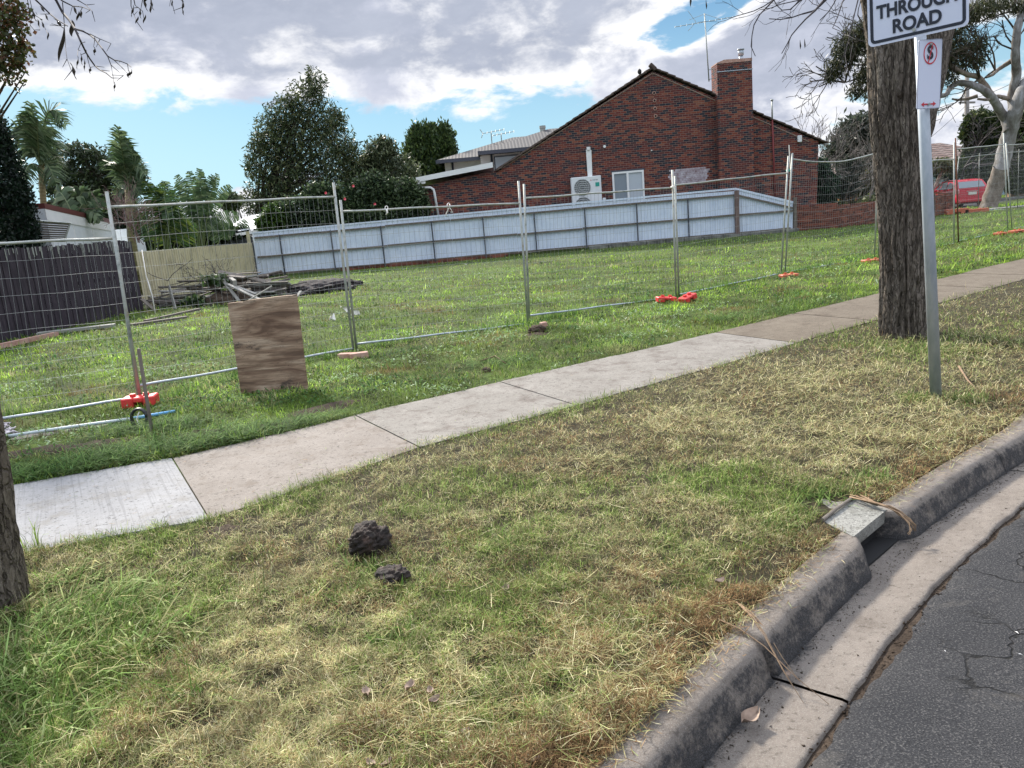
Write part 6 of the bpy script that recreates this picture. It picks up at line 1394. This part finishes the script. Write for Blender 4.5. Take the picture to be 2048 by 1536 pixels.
def greenness(X,Y):
    pd=path_dist(X,Y); s,n=ks(X,Y)
    g=.26+(fbm(X,Y,1.5,21,4)-.5)*1.5+(fbm(X,Y,5,25,3)-.5)*1.1
    g+=.75*np.exp(-(np.clip(pd,0,9)/.16)**2)
    for px,py,r,w in ((900,960,.35,.35),(860,1000,.3,.3),(150,1280,.5,.6),(60,1400,.4,.5),(1600,1000,.4,.75),(1460,970,.4,.35),(1150,1120,.35,.3),(1000,1180,.3,.25),(1300,1480,.2,.4),(350,1080,.25,.3),(1560,1070,.18,.4),(1900,680,.7,.45),(2040,640,1.,.3),(1400,820,.3,.35),(80,1530,.4,.4),(640,1010,.3,.4)): g+=w*spot(X,Y,px,py,r)
    for px,py,r,w in ((1550,780,1.1,.7),(1750,850,.8,.75),(1350,900,.5,.4),(600,1130,.35,.55),(700,1050,.3,.35),(900,920,.16,.5),(1930,850,.7,.8),(1250,1330,.3,.3),(950,1350,.4,.3),(480,1350,.4,.2),(1560,1240,.2,.8),(1420,1420,.2,.8)): g-=w*spot(X,Y,px,py,r)
    g-=.7*np.exp(-((n+.16)/.13)**2)
    return g
# verge -----------------------------------------------------------
def verge(n,kind):
    X,Y=scatter(n,-150,2250,560,1640,.78); s,q=ks(X,Y); pd=path_dist(X,Y)
    side=Y-(.70*X)  # nearer than the path
    over=.05+.07*(fbm(X,Y,2.5,41,3)-.3)
    edge_k=-.085+.05*(fbm(X,Y,3,44,3)-.5)*2
    pitm=(s>1.92)&(s<2.34)&(q>-.27)
    pitm|=(s>2.05)&(s<2.36)&(q>-.44)
    ok=(q<edge_k)&(pd>-over*.6)&~pitm
    # only the verge side of the path
    mid=np.array([(np.array(f)+np.array(m))/2 for f,m in PJ]); ym=np.interp(X,mid[:,0],mid[:,1]); ok&=(Y<ym)
    X,Y=X[ok],Y[ok]; return X,Y,greenness(X,Y)
def soil_mask(X,Y):
    b=np.zeros(len(X))
    for px,py,r,w in ((450,1064,.16,.95),(1630,690,.16,.5)): b=np.maximum(b,w*spot(X,Y,px,py,r))
    return b
if True:
    # flat clippings
    X,Y,g=verge(850000,0); n=len(X); dist=np.hypot(X,Y); sc_l=np.clip(dist/4.5,.75,2.2)
    clump=fbm(X,Y,9,50,3); ok=(G.random(n)<(clump-.18)*2.2)&(G.random(n)>soil_mask(X,Y)); X,Y,g,dist,sc_l,clump=[q[ok] for q in (X,Y,g,dist,sc_l,clump)]; n=len(X)
    u=G.random(n); isg=u<np.clip(g*.75,.04,.8); col=np.where(isg[:,None],pick(GREEN,n)*1.1,pick(STRAW,n)); s,q=ks(X,Y)
    br=(G.random(n)<np.clip(.10+.5*np.exp(-((q+.15)/.2)**2)+.35*(fbm(X,Y,2.2,60,3)>.6),0,1))&~isg; col=np.where(br[:,None],pick(BRN,n),col)
    L=G.gamma(3,.0085,n)*sc_l+.010; Z=gz(X,Y)+G.uniform(0,.024,n)+(clump-.35)*.05
    col=col*np.clip(.25+1.55*fbm(X,Y,16,121,3),.35,1.5)[:,None]*np.clip(.68+.55*fbm(X,Y,3.2,125,3),.6,1.3)[:,None]
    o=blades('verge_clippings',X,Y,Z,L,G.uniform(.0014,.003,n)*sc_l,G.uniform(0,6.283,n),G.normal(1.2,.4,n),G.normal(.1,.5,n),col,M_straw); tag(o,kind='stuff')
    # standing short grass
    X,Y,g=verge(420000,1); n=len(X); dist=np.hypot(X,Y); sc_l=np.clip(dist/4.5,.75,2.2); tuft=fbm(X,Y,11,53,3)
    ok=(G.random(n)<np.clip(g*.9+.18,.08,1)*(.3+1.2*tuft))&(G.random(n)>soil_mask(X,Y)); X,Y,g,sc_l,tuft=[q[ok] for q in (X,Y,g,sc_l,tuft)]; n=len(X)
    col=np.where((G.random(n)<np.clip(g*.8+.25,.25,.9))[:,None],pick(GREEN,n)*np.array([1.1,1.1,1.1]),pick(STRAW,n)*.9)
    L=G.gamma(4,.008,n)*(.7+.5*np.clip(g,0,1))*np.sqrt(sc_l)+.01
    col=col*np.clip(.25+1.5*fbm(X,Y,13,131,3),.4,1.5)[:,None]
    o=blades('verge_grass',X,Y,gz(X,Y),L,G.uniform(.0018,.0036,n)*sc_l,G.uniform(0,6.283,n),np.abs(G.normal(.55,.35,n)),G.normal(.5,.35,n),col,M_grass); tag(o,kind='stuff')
    # long loose stalks
    X,Y,g=verge(5000,2); n=len(X); col=np.where((G.random(n)<.22)[:,None],pick(GREEN,n),pick(STRAW,n)*1.15); dist=np.hypot(X,Y)
    o=blades('straw_stalks',X,Y,gz(X,Y)+.02+G.random(n)*.03,G.uniform(.05,.15,n),G.uniform(.0016,.0028,n)*np.clip(dist/5,.8,1.8),G.uniform(0,6.283,n),G.normal(1.45,.15,n),G.normal(.1,.25,n),col,M_straw); tag(o,kind='stuff')
    # swathes of longer cut straw round the right tree and the sign
    XS=[];YS=[]
    for px,py,r,m_ in ((1560,780,.8,2600),(1760,860,.6,2200),(1380,850,.4,1200),(1700,740,.5,1200),(1930,860,.5,1200),(1950,700,.6,900),(1180,930,.3,600),(1250,1330,.25,500),(880,1420,.2,300)):
        c=gd(px,py); XS.append(c.x+G.normal(0,r*.6,m_)); YS.append(c.y+G.normal(0,r*.6,m_))
    X=np.concatenate(XS);Y=np.concatenate(YS); s,q=ks(X,Y); pd=path_dist(X,Y); ok=(q<-.1)&(pd>.02)&(G.random(len(X))<fbm(X,Y,4,150,3)*1.5); X,Y=X[ok],Y[ok]; n=len(X); dist=np.hypot(X,Y)
    o=blades('cut_straw',X,Y,gz(X,Y)+.015+G.random(n)*.03,G.uniform(.04,.13,n),G.uniform(.0017,.0034,n)*np.clip(dist/4.5,.8,1.8),G.normal(.4,1.1,n)+np.where(G.random(n)<.5,3.14,0),G.normal(1.4,.2,n),G.normal(.12,.3,n),pick(STRAW,n)*1.0,M_straw); tag(o,kind='stuff')
    # longer fresh green tufts
    XS=[];YS=[]
    for px,py,r,m_ in ((140,1250,.30,900),(60,1340,.35,1200),(250,1230,.2,300),(30,1480,.3,900),(520,1190,.05,60),(700,1200,.06,70),(770,1285,.09,180),(1300,1465,.05,60),(1835,800,.10,500),(1930,800,.12,400),(1800,700,.3,500),(1880,700,.25,500),(1560,1060,.08,240),(1740,960,.15,260),(1640,990,.12,240),(90,1060,.03,16),(1590,1025,.1,160),(1000,1090,.12,160),(1250,760,.12,260),(1400,715,.12,240),(1600,655,.15,260),(400,1395,.12,120),(1690,690,.2,200),(1340,960,.12,120),(1100,1010,.12,100),(705,1128,.05,50),(745,1140,.05,60),(800,1180,.04,40),(745,1190,.05,60),(680,1100,.04,30)):
        c=gd(px,py); XS.append(c.x+G.normal(0,r*.6,m_)); YS.append(c.y+G.normal(0,r*.6,m_))
    X=np.concatenate(XS);Y=np.concatenate(YS); s,q=ks(X,Y); pd=path_dist(X,Y); ok=(q<-.12)&(pd>-.02); X,Y=X[ok],Y[ok]; n=len(X); left=(X<-1.0)
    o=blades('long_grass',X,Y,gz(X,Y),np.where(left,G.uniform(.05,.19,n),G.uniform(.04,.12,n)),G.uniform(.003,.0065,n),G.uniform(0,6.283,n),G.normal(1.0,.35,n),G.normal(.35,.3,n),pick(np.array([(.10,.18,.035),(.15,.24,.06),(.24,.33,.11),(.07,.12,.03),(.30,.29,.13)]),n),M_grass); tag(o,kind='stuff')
    XS=[];YS=[]
    for px,py,r,m_ in ((110,1240,.25,420),(50,1340,.25,420),(210,1210,.2,260),(20,1440,.22,240),(300,1270,.15,120),(130,1170,.15,140)):
        c=gd(px,py); XS.append(c.x+G.normal(0,r*.6,m_)); YS.append(c.y+G.normal(0,r*.6,m_))
    X=np.concatenate(XS);Y=np.concatenate(YS); n=len(X)
    o=blades('coarse_grass',X,Y,gz(X,Y)+.01,G.uniform(.10,.26,n),G.uniform(.005,.010,n),G.normal(-.3,.9,n),G.normal(1.2,.25,n),G.normal(.3,.3,n),pick(np.array([(.17,.27,.07),(.27,.38,.13),(.11,.19,.04),(.40,.46,.22),(.36,.34,.16)]),n),M_grass); tag(o,kind='stuff')
    # tall blade clump at the left tree
    c=gd(70,1098); n=14; X=c.x+G.normal(0,.02,n); Y=c.y+G.normal(0,.02,n)
    o=blades('tall_grass_tuft',X,Y,gz(X,Y),G.uniform(.10,.30,n),G.uniform(.005,.008,n),G.uniform(0,6.283,n),G.normal(.25,.18,n),G.normal(.5,.3,n),pick(GREEN,n)*1.1,M_grass); tag(o,kind='stuff')
# block side -------------------------------------------------------
def bareyard(X,Y):
    b=np.zeros(len(X))
    for px,py,r,w in ((650,820,.45,.85),(560,845,.4,.6),(150,890,.5,.9),(60,900,.5,.9),(260,870,.3,.6),(1070,672,.16,.8),(1080,745,.4,.35),(960,730,.25,.5),(30,850,.3,.9),(330,858,.25,.4),(470,870,.25,.5),(800,782,.25,.5),(400,740,.8,.25),(120,760,.8,.3),(680,688,.3,.3)): b=np.maximum(b,w*spot(X,Y,px,py,r))
    return b
def block(n,py0,py1,pw,fence_side=None):
    X,Y=scatter(n,-500,2500,py0,py1,pw); pd=path_dist(X,Y); mid=np.array([(np.array(f)+np.array(m))/2 for f,m in PJ]); ym=np.interp(X,mid[:,0],mid[:,1])
    ok=(Y>ym)&(pd>-.05*fbm(X,Y,3,46,3))&(Y<41.5)&((X>-10.6)|(Y<10.5))&~((Y>32.45)&(X<12.5)); X,Y=X[ok],Y[ok]
    ok=G.random(len(X))>bareyard(X,Y)*.95; return X[ok],Y[ok]
if True:
    X,Y=block(620000,405,1010,1.25); n=len(X); dist=np.hypot(X,Y); k_=np.clip(dist/7,.8,3.2)
    t1=fbm(X,Y,4.5,70,4); big=fbm(X,Y,.55,75,4); ok=G.random(n)<np.clip((t1-.12)*2.6,.1,1); X,Y,dist,k_,t1,big=[q[ok] for q in (X,Y,dist,k_,t1,big)]; n=len(X)
    weed=fbm(X,Y,1.1,80,4)
    yel=np.clip((big-.40)*3.2+.25,0,1)+.0*X; far=np.clip((dist-8)/8,0,1)
    a=pick(YGR,n); b=pick(GREEN,n)*.9; c=pick(np.array([(.25,.24,.11),(.3,.28,.16),(.17,.17,.08)]),n)
    col=np.where((G.random(n)<np.clip(yel*.6+.35*far,0,1))[:,None],a,b); dry=G.random(n)<(.06+.45*(fbm(X,Y,1.6,83,4)>.58)+.35*(weed>.66)); col=np.where(dry[:,None],c,col)
    L=G.gamma(4,.0085,n)*np.sqrt(k_)+.012
    v1=fbm(X,Y,2.6,101,4); v2=fbm(X,Y,.9,105,4); v3=fbm(X,Y,6,108,3); col=col*np.clip(.05+1.9*v1,.35,1.6)[:,None]*np.clip(.35+1.3*v2,.5,1.4)[:,None]*np.clip(.4+1.2*v3,.5,1.4)[:,None]; L=L*np.clip(.4+1.3*v3,.5,1.7)
    edge=np.exp(-(np.clip(path_dist(X,Y),0,9)/.5)**2)[:,None]; col=col*(1-.35*edge)+pick(GREEN,n)*.35*edge; L=L*(1+.8*edge[:,0]*v1)
    br_=((fbm(X,Y,1.9,111,4)-.64)*6)[:,None]; br_=np.clip(br_,0,.8); col=col*(1-br_)+pick(BRN,n)*br_
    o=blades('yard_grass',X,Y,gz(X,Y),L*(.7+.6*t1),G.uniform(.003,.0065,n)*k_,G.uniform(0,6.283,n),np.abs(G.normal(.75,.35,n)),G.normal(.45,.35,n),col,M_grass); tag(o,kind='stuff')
    # broad leafed weeds: short wide leaves lying almost flat, in patches
    X,Y=block(150000,420,1000,1.25); n=len(X); w=fbm(X,Y,1.3,90,4)+.25*(fbm(X,Y,6,93,3)-.5); ok=G.random(n)<np.clip((w-.44)*5,0.05,1.); X,Y=X[ok],Y[ok]; n=len(X); k_=np.clip(np.hypot(X,Y)/7,.8,3.)
    o=blades('weeds',X,Y,gz(X,Y)+G.uniform(.0,.05,n),G.uniform(.025,.06,n)*np.sqrt(k_),G.uniform(.010,.020,n)*np.sqrt(k_),G.uniform(0,6.283,n),G.normal(1.15,.35,n),G.normal(.3,.3,n),np.where((fbm(X,Y,.75,118,4)>.55)[:,None],pick(np.array([(.30,.42,.22),(.22,.34,.13),(.16,.28,.09),(.38,.46,.30)]),n),pick(np.array([(.05,.12,.03),(.08,.17,.045),(.045,.09,.03),(.12,.22,.08)]),n)),M_grass); tag(o,kind='stuff')
    # pulled long grass lying by the path
    XS=[];YS=[]
    for px,py,r,m_ in ((480,880,.5,1600),(300,905,.45,1300),(620,850,.4,600),(180,930,.4,900),(350,860,.3,700),(60,955,.4,700),(1440,640,.6,500),(250,865,.3,400),(1000,730,.5,300),(1600,620,.8,500)): 
        c=gd(px,py); XS.append(c.x+G.normal(0,r*.6,m_)); YS.append(c.y+G.normal(0,r*.35,m_))
    X=np.concatenate(XS);Y=np.concatenate(YS); pd=path_dist(X,Y); mid=np.array([(np.array(f)+np.array(m))/2 for f,m in PJ]); ok=(pd>-.01)&(Y>np.interp(X,mid[:,0],mid[:,1])); X,Y=X[ok],Y[ok]; n=len(X)
    o=blades('pulled_grass',X,Y,gz(X,Y)+G.uniform(0,.05,n),G.uniform(.08,.28,n),G.uniform(.004,.009,n),G.normal(.5,.9,n)+np.where(G.random(n)<.5,3.14,0),G.normal(1.35,.2,n),G.normal(.15,.3,n),pick(np.array([(.07,.15,.035),(.11,.20,.05),(.18,.27,.09),(.05,.10,.03)]),n),M_grass); tag(o,kind='stuff')
FS=[(gd(0,835),gd(278,806)),(B_L[0],B_R[0]),(C_L[0],C_R[0]),(D_L[0],D_R[0]),(E_L[0],E_R[0]),(F_L[0],F_R[0]),(G_L[0],G_R[0]),(H_L[0],H_R[0]),(H_R[0],I_R[0])]
XS=[];YS=[]
for a,b in FS:
    m_=int((b-a).length*430); u=G.random(m_); XS.append(a.x+(b.x-a.x)*u+G.normal(0,.07,m_)); YS.append(a.y+(b.y-a.y)*u+G.normal(0,.07,m_))
X=np.concatenate(XS);Y=np.concatenate(YS); ok=G.random(len(X))<np.clip((fbm(X,Y,2.2,140,3)-.38)*5,.05,1); X,Y=X[ok],Y[ok]; n=len(X)
o=blades('fence_grass',X,Y,gz(X,Y),G.gamma(4,.022,n)+.02,G.uniform(.004,.009,n),G.uniform(0,6.283,n),np.abs(G.normal(.6,.4,n)),G.normal(.4,.35,n),pick(np.array([(.10,.21,.04),(.17,.31,.07),(.07,.15,.03),(.26,.34,.14)]),n),M_grass); tag(o,kind='stuff')
# far verge across the back fence and beyond the side street
mb=MB(); 
X=G.uniform(14,60,30000);Y=G.uniform(38,60,30000); ok=~((Y>41.5)&(Y<51)); X,Y=X[ok],Y[ok]; n=len(X)
o=blades('far_grass',X,Y,np.zeros(n),G.uniform(.1,.2,n),G.uniform(.05,.09,n),G.uniform(0,6.28,n),np.abs(G.normal(.8,.3,n)),G.normal(.4,.3,n),pick(YGR,n)*.9,M_grass); tag(o,kind='stuff')
# clippings strewn on the footpath
mid=np.array([(np.array(f)+np.array(m))/2 for f,m in PJ]); n=5200
X,Y=scatter(n,0,2048,520,1110,1.); pd=path_dist(X,Y); ok=(pd<-.0)&(G.random(n)<np.exp(pd/.16)+.07); X,Y=X[ok],Y[ok]; n=len(X)
o=blades('path_clippings',X,Y,np.full(n,.024),G.uniform(.01,.05,n),G.uniform(.002,.005,n),G.uniform(0,6.28,n),np.full(n,1.52),G.normal(0,.05,n),np.where((G.random(n)<.5)[:,None],pick(GREEN,n),pick(BRN,n)),M_straw); tag(o,kind='stuff')
# clippings spilling over the kerb
n=2600; s=G.uniform(-1,8,n); q=-.095+G.normal(0,.035,n); ok=~((s>1.75)&(s<2.4)); s,q=s[ok],q[ok]; n=len(s); q2=q+kofs(s); X=KA[0]+KD[0]*s+KN[0]*q2; Y=KA[1]+KD[1]*s+KN[1]*q2
o=blades('kerb_clippings',X,Y,np.full(n,.006)+G.random(n)*.012,G.uniform(.02,.07,n),G.uniform(.0018,.003,n),G.uniform(0,6.28,n),G.normal(1.45,.12,n),G.normal(0.1,.2,n),np.where((G.random(n)<.5)[:,None],pick(STRAW,n),pick(BRN,n)),M_straw); tag(o,kind='stuff')
# dark soil showing through
def patch(pts,m,name,z=.006):
    mb=MB(); 
    for px,py,rx,ry,a in pts:
        c=gd(px,py); n=26; ring_=[]
        for i in range(n): th=2*math.pi*i/n; r=1+.35*(float(vn(math.cos(th)*2+px,math.sin(th)*2,1.3,4))-.5)*2; ring_.append((c.x+rx*r*math.cos(th)*math.cos(a)-ry*r*math.sin(th)*math.sin(a),c.y+rx*r*math.cos(th)*math.sin(a)+ry*r*math.sin(th)*math.cos(a)))
        vs=[(c.x,c.y,float(gz(c.x,c.y))+z+.01)]+[(x,y,float(gz(x,y))-.01) for x,y in ring_]+[(c.x*.5+x*.5,c.y*.5+y*.5,float(gz(c.x*.5+x*.5,c.y*.5+y*.5))+z+.008*random.random()) for x,y in ring_]
        fs=[(0,1+n+i,1+n+(i+1)%n) for i in range(n)]+[(1+n+i,1+i,1+(i+1)%n,1+n+(i+1)%n) for i in range(n)]
        mb.add(vs,fs)
    return tag(mb.build(name,m,smooth=True),kind='structure')
patch([(150,895,.7,.16,.35),(60,905,.5,.2,.3),(650,815,.45,.2,.5),(550,850,.35,.14,.4),(1075,668,.22,.14,.4),(400,868,.3,.1,.4)],M_dirt,'bare_soil',.012)
patch([(150,858,.42,.07,.32),(90,868,.3,.06,.3)],noisy('sand',(.28,.25,.2),(.38,.34,.28),8,.95,.4,.01),'sand_patch',.02)
# ------------------------------------------------------------------ tidy helper properties
for o in bpy.data.objects:
    if '_o' in o: del o['_o']
